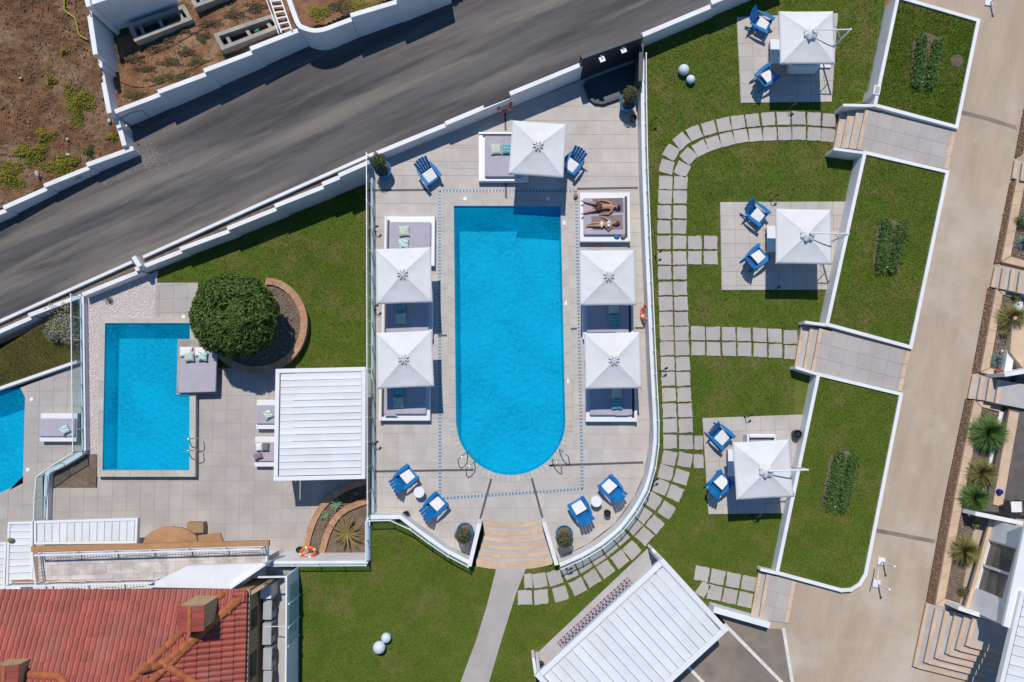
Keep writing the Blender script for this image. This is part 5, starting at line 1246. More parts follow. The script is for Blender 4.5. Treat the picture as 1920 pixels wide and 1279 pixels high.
def rosette(name, lab, cat, q, n, L, w, m, up=.5, curl=.5, seg=5, grp=None, jit=.25, leaflet=False):
    t = thing(name, lab, cat, q, 0, grp); V = []; Fc = []
    for k in range(n):
        a = 2 * math.pi * (k * .618) + rng.uniform(-jit, jit); l = L * rng.uniform(.7, 1.08); e = up * rng.uniform(.35, 1.3); prev = None
        if n > 200: e = math.tan(math.radians(rng.uniform(12, 78))); l = L * rng.uniform(.75, 1.1) / math.sqrt(1 + .55 * e * e)
        dx, dy = math.cos(a), math.sin(a)
        for s in range(seg + 1):
            f = s / seg; r = l * f; h = l * (e * f - curl * f * f * .9); ww = w * (1 - f) ** .6 * (.5 + .5 * min(1, f * 5)) + .002
            c = q + Vector((dx * r, dy * r, h + .03)); V += [tuple(c + Vector((-dy, dx, 0)) * ww), tuple(c - Vector((-dy, dx, 0)) * ww)]
            b = len(V)
            if s > 0: Fc.append((b - 4, b - 3, b - 1, b - 2))
    me = raw_mesh('foliage', np.array(V), np.array(Fc), M[m]); at = me.attributes.new('tint', 'FLOAT', 'FACE'); at.data.foreach_set('value', np.repeat(rng.uniform(0, 1, n), seg).astype(np.float32)[:len(Fc)])
    o = bpy.data.objects.new('foliage', me); COL.objects.link(o); o.parent = t; o.location = -WLOC[t.name]; o['kind'] = 'stuff'
    MB().lathe([(w * 1.2 + .03, -.02), (w + .02, .02), (.01, .03)], 10, q).build('crown_base', M['trunk'], t)
    return t
rosette('cycad', 'olive cycad palm with spiky radiating fronds', 'palm', P(651, 1000, LT + .55), 46, .80, .035, 'leaf_palm', .55, .55)
rosette('agave', 'pale green agave in the shaded curved planter', 'agave', P(632, 944, LT + .24), 22, .30, .045, 'leaf_agave', .8, .3)
rosette('agave', 'small pale agave lower in the curved planter', 'agave', P(609, 966, LT + .24), 18, .26, .04, 'leaf_agave', .8, .3)
for x, y, m, lab in [(612, 985, 'leaf_olive', 'yellow-green seedling in the curved planter'), (668, 925, 'leaf_yellow', 'orange flowers in the curved planter near the fence'), (590, 1030, 'leaf_olive', 'small green seedling beside the lifebuoy'), (650, 930, 'leaf_bed', 'dark leafy seedling near the agave')]:
    q = P(x, y, LT + .26); pts, nr = ball_leaves(tuple(q), .10, 90, (1, 1, .6), .9); props(leaves('seedling', pts, nr, M[m], .02, .045), lab, 'plant')
# silvery shrub
t = thing('silver_shrub', 'loose silvery grey shrub with yellowed tips beside the glass fence', 'shrub', P(118, 620, LF))
for k in range(16):
    c = P(118 + rng.normal(0, 15), 618 + rng.normal(0, 22), LF + .45); pts, nr = ball_leaves(tuple(c), .34, 420, (1, 1, .8), .9); leaves('foliage_clump', pts, nr, M['leaf_yellow' if k % 5 == 0 else 'leaf_silver'], .025, .06, t, .35)
MB().tube([P(118, 620, LF), P(118, 618, LF + .5)], .04, 6).build('stem', M['trunk'], t)
q = P(206, 563, LT + .05); pts, nr = ball_leaves(tuple(q + Vector((0, 0, .15))), .20, 120, (1, .8, .7), .9); t = thing('dry_plant', 'small dry brown plant in the white pebbles', 'plant', q); leaves('foliage', pts, nr, M['weed_dark'], .03, .06, t, .3); MB().tube([q, q + Vector((0, 0, .2))], .01, 5).build('stem', M['trunk'], t)
# --- left terrace furniture
q = P(352, 686, LT)
t = thing('poolside_platform', 'grey platform reaching out over the small pool under the lilac double bed', 'platform', P(352, 686, LT))
MB().prism([P(*p, LT + .42) for p in [(333, 636), (376, 636), (404, 660), (404, 738), (331, 740)]], .10).build('platform_top', M['concrete'], t)
MB().prism([P(*p, LT + .32) for p in [(366, 645), (398, 645), (398, 735), (366, 735)]], z0=LT).build('platform_base', M['dark'], t)
o = MB().prism([P(*p, LT + .60) for p in [(337, 650), (407, 650), (404, 735), (334, 737)]], .17).build('bed_mattress', M['mattress']); bevel(o, .04, 3); props(o, 'lilac double mattress over the corner of the small pool', 'mattress')
for x, y, rz, m, w, lab in [(350, 660, 0, 'cushion', .55, 'white pillow on the left of the lilac pool mattress'), (377, 660, 0, 'cushion', .5, 'white pillow under the tree edge on the lilac pool mattress'), (356, 669, .1, 'sage', .42, 'sage pillow leaning on the left white pillow'), (381, 668, -.05, 'watercolour', .42, 'watercolour pillow beside the clipped tree')]:
    pillow(x, y, LT + .60 + (.06 if w < .45 else 0), rz, m, lab, w, w * (.8 if w > .45 else 1))
def lounger(x, y, w, d, z, lab, mx=0.0):
    q = P(x, y, z); t = thing('sun_lounger', lab, 'lounger', (0, 0, 0), 0, 'white box loungers')
    rounded('frame', (0, 0, .17), (w, d, .30), M['white_clean'], t, .02); rounded('mattress', (mx, 0, .37), (w * .97, d * .64, .10), M['mattress'], t, .035); place(t, q + Vector((0, 0, .022))); return t
lounger(530, 777, 2.1, 1.28, LT, 'white lounger, upper of two slipping under the pergola'); lounger(527, 846, 2.1, 1.30, LT, 'white lounger, lower of two slipping under the pergola', -.03)
lounger(118, 801, 1.62, 1.25, LF, 'white lounger beside the corner pool at the left', .0)
pillow(504, 777, LT + .44, .5, 'watercolour', 'watercolour pillow on the upper pergola lounger', .40, .40); pillow(123, 806, LF + .44, .6, 'watercolour', 'watercolour pillow on the left terrace lounger', .40, .40)
pillow(487, 838, LT + .44, .1, 'cushion', 'white towel roll on the lower pergola lounger', .30, .36); pillow(499, 838, LT + .44, .0, 'towel', 'dark towel bundle beside the white one on the lounger', .30, .38); pillow(485, 855, LT + .44, .4, 'towel2', 'brown bag at the foot of the lower pergola lounger', .36, .28)
# --- pool ladders
def ladder(x, y, ang, z, lab, n=2):
    q = P(x, y, z); t = thing('pool_ladder', lab, 'ladder', (0, 0, 0), 0, 'steel pool ladders')
    for s in (-1, 1):
        MB().tube([(-.42, s * .25, 0), (-.42, s * .25, .55), (-.36, s * .25, .72), (-.2, s * .25, .80), (-.02, s * .25, .72), (.06, s * .25, .45), (.08, s * .25, -.9)], .021, 8).build('handrail', M['steel'], t, True)
    for k in range(3): MB().beam((.08, -.25, -.25 - k * .28), (.08, .25, -.25 - k * .28), .08, .03).build('rung', M['steel'], t)
    place(t, q, ang)
ladder(880, 858, math.radians(40), .02, 'steel pool ladder at the lower left of the long pool'); ladder(1044, 852, math.radians(140), .02, 'steel pool ladder at the lower right of the long pool'); ladder(357, 832, math.pi, RZ, 'steel pool ladder on the right rim of the small pool')
# --- ball lamps on the lawns
for x, y, r, lab in [(1282, 131, .235, 'larger white ball lamp on the upper lawn'), (1295, 149, .19, 'smaller white ball lamp on the upper lawn'), (711, 1214, .255, 'larger white ball lamp on the lower lawn'), (724, 1196, .205, 'smaller white ball lamp on the lower lawn')]:
    q = P(x, y, z_lawn); q = P(x, y, q.z + r); t = thing('ball_lamp', lab, 'lamp', (q.x, q.y, q.z - r)); MB().ball(q, r, 28, 18).build('globe', M['ball'], t, True); MB().lathe([(.09, 0), (.09, .03)], 16, (q.x, q.y, q.z - r)).build('foot', M['dark'], t)
# --- bollard path lights
for x, y, z, lab in [(1444, 376, z_lawn, 'black bent garden light at the head of the middle pad'), (1396, 782, z_lawn, 'black bent garden light at the head of the lower pad'), (1476, 208, z_lawn, 'black bent garden light below the upper pad'), (1446, 546, z_lawn, 'black bent garden light at the foot of the middle pad'), (1219, 234, z_lawn, 'black garden light by the upper end of the right fence'), (1228, 480, z_lawn, 'black garden light by the middle of the right fence'), (1238, 696, z_lawn, 'black garden light by the lower part of the right fence'), (1222, 900, z_lawn, 'black garden light where the right fence starts to curve'), (1062, 1066, z_lawn, 'black garden light under the curved fence by the steps'), (1411, 968, z_lawn, 'black garden light at the foot of the lower pad'), (704, 434, 0, 'black bent light against the left fence near the first daybed'), (704, 832, 0, 'black bent light against the left fence below the pergola'), (704, 580, 0, 'black light against the left fence beside the parasol')]:
    q = P(x, y, z) + Vector((0, 0, .02)); t = thing('garden_light', lab, 'light', q, 0, 'black garden lights')
    MB().lathe([(.05, 0), (.05, .02)], 12, q).build('foot', M['dark'], t); MB().tube([q, q + Vector((0, 0, .42)), q + Vector((.03, .02, .5)), q + Vector((.12, .08, .52))], .016, 8).build('stem', M['dark'], t)
    MB().tube([q + Vector((.10, .07, .53)), q + Vector((.20, .12, .47))], .045, 12).build('lamp_head', M['dark'], t)
# --- lifebuoys
def buoy(x, y, z, tilt, lab, R=.30):
    q = P(x, y, z); t = thing('lifebuoy', lab, 'lifebuoy', (0, 0, 0), 0, 'orange lifebuoys')
    pts = [(R * math.cos(a), R * math.sin(a), 0) for a in np.linspace(0, 2 * math.pi, 33)]
    MB().tube(pts, .065, 10, cap=False).build('ring', M['orange'], t, True)
    for k in range(4):
        a = k * math.pi / 2 + .5; pp = [(R * math.cos(a + s), R * math.sin(a + s), 0) for s in (-.12, 0, .12)]; MB().tube(pp, .069, 10).build('band', M['white_clean'], t)
    t.location = q; t.rotation_euler = tilt; WLOC[t.name] = q
buoy(946, 197, .55, (math.radians(55), 0, math.radians(22)), 'orange lifebuoy hanging on the white wall above the upper daybed'); buoy(1211, 586, .45, (0, math.radians(-65), 0), 'orange lifebuoy on the right parapet beside the daybeds'); buoy(577, 1036, -.25, (math.radians(-55), 0, 0), 'bright orange lifebuoy on the wall near the cycad')
# --- things round the sunbathers
M['rose'] = mat('rose_plastic', (.62, .30, .22), None, rough=.6)
for x, y, z, m, lab, sc in [(1156, 444, .32, 'bluebag', 'blue cloth heap on the daybed rim below the couple', (.13, .09, .06)), (1168, 444, .32, 'wicker', 'straw bag on the corner of the daybed below the couple', (.11, .09, .09)), (1121, 460, .02, 'rose', 'pink sandals on the tiles below the couple', (.10, .07, .03)), (1079, 368, .02, 'wicker', 'small straw bag at the corner of the mosaic line', (.10, .12, .09))]:
    q = P(x, y, z); mb = MB(); mb.ball((q.x, q.y, q.z + sc[2]), 1, 18, 12, sc)
    for i, v in enumerate(mb.v): mb.v[i] = (v[0] + .02 * MN.noise(Vector(v) * 9), v[1] + .02 * MN.noise(Vector(v) * 9 + Vector((3, 1, 2))), v[2])
    o = mb.build('bag' if 'bag' in lab or 'heap' in lab else 'sandals', M[m], None, True); props(o, lab, 'bag' if 'bag' in lab else ('cloth' if 'cloth' in lab else 'sandals'))
# ================================================================== PEOPLE
def towel_flat(px, z, m, lab):
    n = 14; A, B, C, D = [P(*p, z) for p in px]; vs_ = []; fs = []
    for j in range(n + 1):
        for i in range(n + 1):
            q = A.lerp(B, i / n).lerp(D.lerp(C, i / n), j / n); q.z += .006 + .014 * MN.noise(Vector((q.x * 5, q.y * 5, 1.7))) + .008; vs_.append(q)
    for j in range(n):
        for i in range(n): a = j * (n + 1) + i; fs.append((a, a + 1, a + n + 2, a + n + 1))
    L = len(vs_); vs_ += [v - Vector((0, 0, .012)) for v in vs_]; fs += [tuple(L + k for k in reversed(f)) for f in fs]
    o = MB().add(vs_, fs).build('beach_towel', M[m], None, True); props(o, lab, 'towel')
towel_flat([(1111, 373), (1168, 371), (1169, 398), (1111, 402)], .463, 'towel', 'dark grey towel under the man')
towel_flat([(1108, 406), (1167, 403), (1168, 430), (1112, 432)], .463, 'towel2', 'mauve towel under the woman')
def body(name, lab, J, bones, m, zb):
    """J: joint -> (px,py,height above mattress,rx,ry)"""
    keys = list(J); me = bpy.data.meshes.new(name)
    co = [P(J[k][0], J[k][1], zb + J[k][2]) for k in keys]; org = co[0].copy(); org.z = zb
    me.from_pydata([tuple(c - org) for c in co], [(keys.index(a), keys.index(b)) for a, b in bones], [])
    me.materials.append(m); o = bpy.data.objects.new(name, me); COL.objects.link(o); o.location = org; WLOC[o.name] = org
    md = o.modifiers.new('skin', 'SKIN'); md.use_smooth_shade = True; md.branch_smoothing = .3
    if not me.skin_vertices:
        bm = bmesh.new(); bm.from_mesh(me); bm.verts.layers.skin.verify(); bm.to_mesh(me); bm.free()
    sv = me.skin_vertices[0].data
    for i, k in enumerate(keys): sv[i].radius = (J[k][3], J[k][4]); sv[i].use_root = (i == 0)
    sd = o.modifiers.new('sub', 'SUBSURF'); sd.levels = 2; sd.render_levels = 2
    return props(o, lab, 'person')
def fingers(J, bones, hand, px, py, dx, dy, h, side):
    for i, s in enumerate((-1.1, -.4, .3, 1.0)):
        k1 = f'{hand}f{i}'; k2 = k1 + 't'; L = (3.1, 3.6, 3.4, 2.7)[i]
        J[k1] = (px + dx * 1.6 - dy * s * 1.1, py + dy * 1.6 + dx * s * 1.1, h, .010, .009); J[k2] = (px + dx * (1.6 + L * .62) - dy * s * 1.3, py + dy * (1.6 + L * .62) + dx * s * 1.3, h - .012, .008, .007); bones += [(hand, k1), (k1, k2)]
    J[hand + 'th'] = (px + dx * .6 + side * dy * 2.6, py + dy * .6 - side * dx * 2.6, h, .010, .009); bones.append((hand, hand + 'th'))
zb = .475
J = {'pelvis': (1125.5, 388, .10, .135, .095), 'waist': (1132, 388, .10, .125, .085), 'chest': (1141, 387.5, .115, .145, .10), 'upper': (1146.5, 387.5, .115, .11, .085), 'neck': (1150.3, 387.5, .10, .055, .055), 'head0': (1153.5, 388, .115, .075, .08), 'head1': (1158.5, 388.3, .12, .085, .092), 'head2': (1161, 388.5, .12, .045, .055),
     'shL': (1146.5, 380.8, .10, .06, .06), 'elL': (1136.5, 377, .075, .042, .042), 'wrL': (1126.5, 375.8, .06, .028, .026), 'hL': (1123.2, 376.2, .055, .036, .018),
     'shR': (1147.5, 394.8, .10, .06, .06), 'elR': (1141, 401.5, .07, .042, .042), 'wrR': (1130.5, 402, .06, .028, .026), 'hR': (1127, 401.7, .055, .036, .018),
     'hpL': (1122.5, 383.8, .095, .088, .085), 'knL': (1108, 380.6, .085, .058, .056), 'caL': (1102.5, 379.6, .07, .055, .052), 'anL': (1093, 377.8, .06, .034, .036), 'toL': (1089.3, 375.8, .115, .036, .022),
     'hpR': (1122.5, 392.2, .095, .088, .085), 'knR': (1108.3, 396, .085, .058, .056), 'caR': (1102.5, 397.5, .07, .055, .052), 'anR': (1093.5, 400, .06, .034, .036), 'toR': (1089.8, 402.2, .115, .036, .022)}
bn = [('pelvis', 'waist'), ('waist', 'chest'), ('chest', 'upper'), ('upper', 'neck'), ('neck', 'head0'), ('head0', 'head1'), ('head1', 'head2'), ('upper', 'shL'), ('shL', 'elL'), ('elL', 'wrL'), ('wrL', 'hL'), ('upper', 'shR'), ('shR', 'elR'), ('elR', 'wrR'), ('wrR', 'hR'), ('pelvis', 'hpL'), ('hpL', 'knL'), ('knL', 'caL'), ('caL', 'anL'), ('anL', 'toL'), ('pelvis', 'hpR'), ('hpR', 'knR'), ('knR', 'caR'), ('caR', 'anR'), ('anR', 'toR')]
fingers(J, bn, 'hL', 1123.2, 376.2, -1, .05, .05, 1); fingers(J, bn, 'hR', 1127, 401.7, -1, -.05, .05, -1)
man = body('person', 'man in dark patterned shorts sunbathing on his back on the daybed', J, bn, M['skin'], zb)
def lump(name, m, parent, spec, n=18):
    mb = MB()
    for px, py, h, sx, sy, sz in spec: q = P(px, py, zb + h); mb.ball(q, 1, n, 12, (sx, sy, sz))
    return mb.build(name, m, parent, True)
def face(parent, px, py, h, hm):
    q = P(px, py, zb + h)
    mb = MB().ball(q + Vector((-.005, 0, .092)), 1, 10, 8, (.022, .014, .020)); mb.build('nose', parent.data.materials[0], parent, True)
    for s in (-1, 1):
        MB().ball(q + Vector((.025, s * .032, .078)), 1, 10, 6, (.012, .018, .010)).build('eye', M['hair'], parent, True); MB().ball(q + Vector((.0, s * .088, .0)), 1, 10, 6, (.028, .014, .022)).build('ear', parent.data.materials[0], parent, True)
    MB().ball(q + Vector((-.045, 0, .078)), 1, 10, 6, (.010, .026, .008)).build('mouth', M['redbrown'], parent, True)
face(man, 1157, 388.2, .12, None)
lump('hair', M['hair'], man, [(1160.3, 388.4, .115, .085, .10, .095)]); lump('beard', M['hair'], man, [(1153.6, 388, .135, .03, .065, .055)])
lump('shorts', M['shorts'], man, [(1126, 388, .10, .10, .165, .115), (1121, 383.8, .095, .15, .105, .108), (1121, 392.4, .095, .15, .105, .108)])
J = {'pelvis': (1127.5, 421, .10, .13, .09), 'waist': (1133.5, 420.5, .095, .095, .072), 'chest': (1140, 420, .105, .115, .085), 'upper': (1145, 419.5, .105, .09, .072), 'neck': (1148.2, 419, .10, .045, .045), 'head0': (1151, 418.3, .11, .068, .072), 'head1': (1155.5, 417.8, .115, .078, .085), 'head2': (1158, 417.6, .115, .04, .05),
     'shL': (1144.5, 414, .095, .048, .048), 'elL': (1137.5, 410.8, .075, .034, .034), 'wrL': (1131.8, 407.6, .06, .023, .021), 'hL': (1129, 406.4, .055, .031, .016),
     'shR': (1146, 425, .095, .048, .048), 'elR': (1141.3, 432, .07, .034, .034), 'wrR': (1138.2, 428.5, .10, .023, .021), 'hR': (1137, 425.5, .14, .031, .016),
     'hpL': (1124.5, 418.3, .095, .078, .078), 'knL': (1113.5, 418, .12, .050, .05), 'caL': (1109.5, 418.8, .09, .046, .045), 'anL': (1103, 421.3, .06, .028, .03), 'toL': (1099.8, 421.5, .10, .03, .018),
     'hpR': (1124.5, 423.5, .095, .078, .078), 'knR': (1113, 423.2, .10, .050, .05), 'caR': (1108.5, 423.2, .075, .046, .045), 'anR': (1101.5, 424, .055, .028, .03), 'toR': (1098.5, 424.6, .09, .03, .018)}
bn = [b for b in bn if 'f' not in b[1] and 'th' not in b[1]]
fingers(J, bn, 'hL', 1129, 406.4, -.9, -.4, .05, 1); fingers(J, bn, 'hR', 1137, 425.5, -.5, -.85, .14, -1)
wom = body('person', 'woman in a white bikini sunbathing on her back on the daybed', J, bn, M['skin2'], zb)
face(wom, 1154.3, 418, .115, None)
lump('hair', M['hair2'], wom, [(1157.5, 417.8, .10, .085, .10, .09), (1160, 418.5, .05, .07, .09, .04)]); lump('bikini_top', M['bikini'], wom, [(1141.5, 417, .13, .075, .075, .075), (1141.5, 423, .13, .075, .075, .075)]); lump('bikini_bottom', M['bikini'], wom, [(1128, 421, .10, .075, .148, .102)])
# ================================================================== HOUSE (lower left)
house = thing('villa', 'villa with red tiled roof, orange cornice and railed balcony', 'house', P(250, 1200, LT))
HB = 1.45
MB().prism([P(*p, HB) for p in [(-130, 1118), (62, 1116), (66, 1064), (484, 1056), (484, 1074), (452, 1100), (452, 1330), (-130, 1330)]], z0=LT - .2).build('wall', M['white'], house)
MB().prism([P(*p, HB + .003) for p in [(62, 1036), (501, 1024), (501, 1062), (452, 1098), (62, 1112)]], .24).build('balcony_slab', M['white'], house)
MB().prism([P(*p, HB + .02) for p in [(58, 1025), (504, 1013.5), (504, 1024), (58, 1035)]], .16).build('cornice', M['cornice'], house)
MB().prism([P(*p, HB + .024) for p in [(62, 1034), (70, 1034), (74, 1098), (66, 1098)]], .16).build('cornice', M['cornice'], house)
MB().prism([P(*p, HB + .02) for p in [(22, 1089), (430, 1083), (430, 1090), (22, 1097)]], .12).build('cornice', M['cornice'], house)
# balcony floor of random stone pieces
bfl = [(72, 1040), (498, 1029), (498, 1084), (72, 1090)]
MB().prism([P(*p, HB + .006) for p in bfl], .05).build('balcony_floor', M['grout'], house)
o0 = P(72, 1040, HB); tiles(house, [wpoly(bfl, HB + .01)], HB + .02, (.55, .42), (o0.x, o0.y), .03, M['marble'], gap=.006, thick=.012, name='floor_stone', stagger=.4)
bay = [(268, 1022)] + [(320 + 52 * math.cos(a), 1020 + 33 * math.sin(a)) for a in np.linspace(math.pi, 2 * math.pi, 9)] + [(373, 1022)]
cb = P(320, 1020, 1.35); bz = [P(*p, .95) for p in bay]
mb = MB(); mb.add([cb] + bz, [(0, i, i + 1) for i in range(1, len(bz))]); mb.build('bay_roof', M['cornice'], house); MB().prism([b - Vector((0, 0, .004)) for b in bz], .14).build('bay_fascia', M['terracotta'], house)
MB().prism([P(*p, .9) for p in [(372, 1004), (412, 1000), (420, 1020), (372, 1022)]], .12).build('porch_roof', M['cornice'], house); 
o = MB().prism([P(*p, LT + .45) for p in [(350, 980), (381, 980), (381, 999), (350, 999)]], .42).build('cardboard_box', M['cardboard']); props(o, 'brown cardboard-coloured box beside the round bay roof', 'box')
def railing(label, px, z, h, gap=.12):
    A, B = P(*px[0], z), P(*px[1], z); L = (B - A).length; n = int(L / gap); t = thing('balcony_railing', label, 'railing', A)
    d = (B - A) / L
    MB().beam(A + Vector((0, 0, h)), B + Vector((0, 0, h)), .055, .04).build('top_rail', M['white_clean'], t); MB().beam(A + Vector((0, 0, .08)), B + Vector((0, 0, .08)), .03, .03).build('bottom_rail', M['white_clean'], t)
    bar = MB().tube([(0, 0, .08), (0, 0, h)], .009, 5); me = bpy.data.meshes.new('baluster'); me.from_pydata([tuple(v) for v in bar.v], [], bar.f); me.materials.append(M['white_clean'])
    for k in range(1, n): link('baluster', me, None, t, False, A + d * L * k / n)
    pm = MB().box((0, 0, h / 2), (.05, .05, h)); pme = bpy.data.meshes.new('post'); pme.from_pydata([tuple(v) for v in pm.v], [], pm.f); pme.materials.append(M['white_clean'])
    m = max(1, round(L / 1.55))
    for k in range(m + 1): link('post', pme, None, t, False, A + d * L * k / m)
    for k in range(m):   # drooping scroll under the rail
        pts = []
        for s in range(13):
            f = s / 12; pts.append(A + d * L * (k + f) / m + Vector((0, 0, h - .06 - .16 * math.sin(math.pi * f))))
        MB().tube(pts, .010, 5).build('scroll', M['white_clean'], t)
    return t
railing('white wrought railing along the front of the villa balcony', [(82, 1036), (497, 1024)], HB + .05, .60); railing('white wrought railing at the left end of the villa balcony', [(78, 1040), (84, 1090)], HB + .05, .58)
railing('white wrought railing just above the red roof edge', [(30, 1092), (300, 1085)], HB + .03, .72)
# roof planes
EZ = 2.15; TG = .42; EP = P(200, 1106, EZ); XE = P(461, 1150, EZ).x
def zN(x, y): return EZ + TG * (EP.y - y)
def zE(x, y): return EZ + TG * (XE - x)
corner = Vector((XE, EP.y, EZ))
far = 7.0
def NP(x, y, d=0): return Vector((x, y, zN(x, y) + d))
def EPt(x, y, d=0): return Vector((x, y, zE(x, y) + d))
roofp = MB().add([NP(-24, EP.y), NP(XE, EP.y), NP(XE - far, EP.y - far), NP(-24, EP.y - far)], [(0, 1, 2, 3)]).add([EPt(XE, EP.y), EPt(XE, EP.y - far), EPt(XE - far, EP.y - far)], [(0, 1, 2)])
roofp.build('roof_deck', M['roof'], house)
tw, tl = .445, .44; nl = 2
def tile_mesh():
    V = []; Fc = []; ns = 12; sl = math.sqrt(1 + TG * TG)
    for j, (v, lift) in enumerate(((-.04, .070), (tl, .018))):
        for i in range(ns + 1):
            u = tw * i / ns; V.append((u - tw / 2, v, lift + .050 * max(0, math.sin(2 * math.pi * 2 * i / ns)) ** .8 - .014 * max(0, -math.sin(2 * math.pi * 2 * i / ns))))
    b = len(V)
    for i in range(ns + 1): V.append((V[i][0], V[i][1], V[i][2] - .035))
    for i in range(ns): Fc.append((i, i + 1, ns + 2 + i, ns + 1 + i)); Fc.append((i, b + i, b + i + 1, i + 1))
    me = bpy.data.meshes.new('roof_tile'); me.from_pydata(V, [], Fc); me.materials.append(M['roof']); return me
tme = tile_mesh(); sl = 1 / math.sqrt(1 + TG * TG)
MN_ = Matrix((Vector((1, 0, 0)), Vector((0, -sl, TG * sl)), Vector((1, 0, 0)).cross(Vector((0, -sl, TG * sl))))).transposed()
if (MN_ @ Vector((0, 0, 1))).z < 0: MN_ = Matrix((Vector((-1, 0, 0)), Vector((0, -sl, TG * sl)), Vector((-1, 0, 0)).cross(Vector((0, -sl, TG * sl))))).transposed()
ME_ = Matrix((Vector((0, 1, 0)), Vector((-sl, 0, TG * sl)), Vector((0, 1, 0)).cross(Vector((-sl, 0, TG * sl))))).transposed()
if (ME_ @ Vector((0, 0, 1))).z < 0: ME_ = Matrix((Vector((0, -1, 0)), Vector((-sl, 0, TG * sl)), Vector((0, -1, 0)).cross(Vector((-sl, 0, TG * sl))))).transposed()
eN = MN_.to_euler(); eE = ME_.to_euler(); cnt = 0
for r in range(16):
    y = EP.y - r * tl * sl - .02
    for c in range(60):
        x = XE - (c + .5) * tw; mid_y = y - tl * sl / 2
        if zN(x, mid_y) > zE(x, mid_y) + .02: continue
        px, py = proj(x, mid_y, zN(x, mid_y))
        if px < -45 or py > 1300: continue
        o = link('roof_tile', tme, None, house, False, (x, y, zN(x, y) + .004)); o.rotation_euler = eN; cnt += 1
for r in range(14):
    x = XE - r * tl * sl - .02
    for c in range(40):
        y = EP.y - (c + .5) * tw; mx = x - tl * sl / 2
        if zE(mx, y) > zN(mx, y) + .02: continue
        px, py = proj(mx, y, zE(mx, y))
        if py > 1300: continue
        o = link('roof_tile', tme, None, house, False, (x, y, zE(x, y) + .004)); o.rotation_euler = eE; cnt += 1
def ridge(a, b, r=.145, step=.40):
    L = (b - a).length; k = max(1, round(L / step)); d = (b - a) / L
    for i in range(k):
        p = a + d * (L * i / k - .03); q = a + d * (L * (i + 1) / k + .03); n = 10; side = d.cross(Vector((0, 0, 1))).normalized(); up = side.cross(d)
        V = []
        for pt, rr, dz in ((p, r * 1.06, .01), (q, r * .95, 0)):
            for s in range(n + 1):
                t_ = math.pi * s / n; V.append(pt + side * math.cos(t_) * rr + up * (math.sin(t_) * rr * .8 + dz - .01))
        mb = MB().add(V, [(s, s + 1, n + 2 + s, n + 1 + s) for s in range(n)] + [tuple(range(n, -1, -1))]); mb.build('ridge_tile', M['ridge'], house, True)
hip = lambda s: corner + Vector((-s, -s, TG * s + .05))
ridge(hip(.35), hip(6.2))
_n = lambda px, py: P(px, py, lambda x, y: zN(x, y)) + Vector((0, 0, .07))
ridge(_n(420, 1110), _n(232, 1290))
def onE(px, py): 
    q = P(px, py, lambda x, y: zE(x, y)); return q + Vector((0, 0, .06))
ridge(onE(452, 1122), onE(305, 1246)); ridge(onE(305, 1246), onE(262, 1256)); ridge(onE(300, 1240), onE(400, 1300))
def onN(px, py): return P(px, py, lambda x, y: zN(x, y)) + Vector((0, 0, .06))
ridge(onN(40, 1262), onN(112, 1268)); ridge(onN(112, 1268), onN(145, 1310))
def chimney(px, py, z, w, d, zb_):
    q = P(px, py, z); t = MB().prism([Vector((q.x + a * w / 2, q.y + b * d / 2, z - .12)) for a, b in ((-1, -1), (1, -1), (1, 1), (-1, 1))], z0=zb_).build('chimney', M['stonewall'], house)
    for s in (-1, 1):
        for k in range(4):
            y0 = q.y - d / 2 - .04 + k * (d + .08) / 4; y1 = y0 + (d + .08) / 4 - .006
            V = [Vector((q.x, y0, z + .06)), Vector((q.x, y1, z + .06)), Vector((q.x + s * (w / 2 + .06), y1, z - .09)), Vector((q.x + s * (w / 2 + .06), y0, z - .09))]
            V = V if s < 0 else V[::-1]
            MB().prism([v + Vector((0, 0, .02 * (k % 2))) for v in V], .04).build('chimney_tile', M['roof'], t)
    n = 4
    for k in range(3):
        a = Vector((q.x, q.y - d / 2 - .04 + k * (d + .08) / 3, z + .07)); b = Vector((q.x, q.y - d / 2 - .04 + (k + 1) * (d + .08) / 3, z + .07)); side = Vector((1, 0, 0)); V = []
        for pt, rr in ((a, .085), (b, .075)):
            for s in range(9): V.append(pt + side * math.cos(math.pi * s / 8) * rr + Vector((0, 0, math.sin(math.pi * s / 8) * rr * .8 - .02)))
        MB().add(V, [(s, s + 1, 10 + s, 9 + s) for s in range(8)] + [tuple(range(8, -1, -1))]).build('cap_tile', M['ridge'], t)
chimney(356, 1160, 3.95, .88, .85, 2.3); chimney(8, 1272, 4.0, .8, .85, 2.3)
# white flat roof beside the tiles and its parapet
MB().prism([P(*p, 2.02) for p in [(270, 1101), (352, 1061), (498, 1056), (428, 1104)]], .25).build('flat_roof', M['white'], house)
ribbon([P(430, 1104, 2.20), P(497, 1058, 2.10)], .10, HB - .1).build('flat_roof_parapet', M['white'], house)
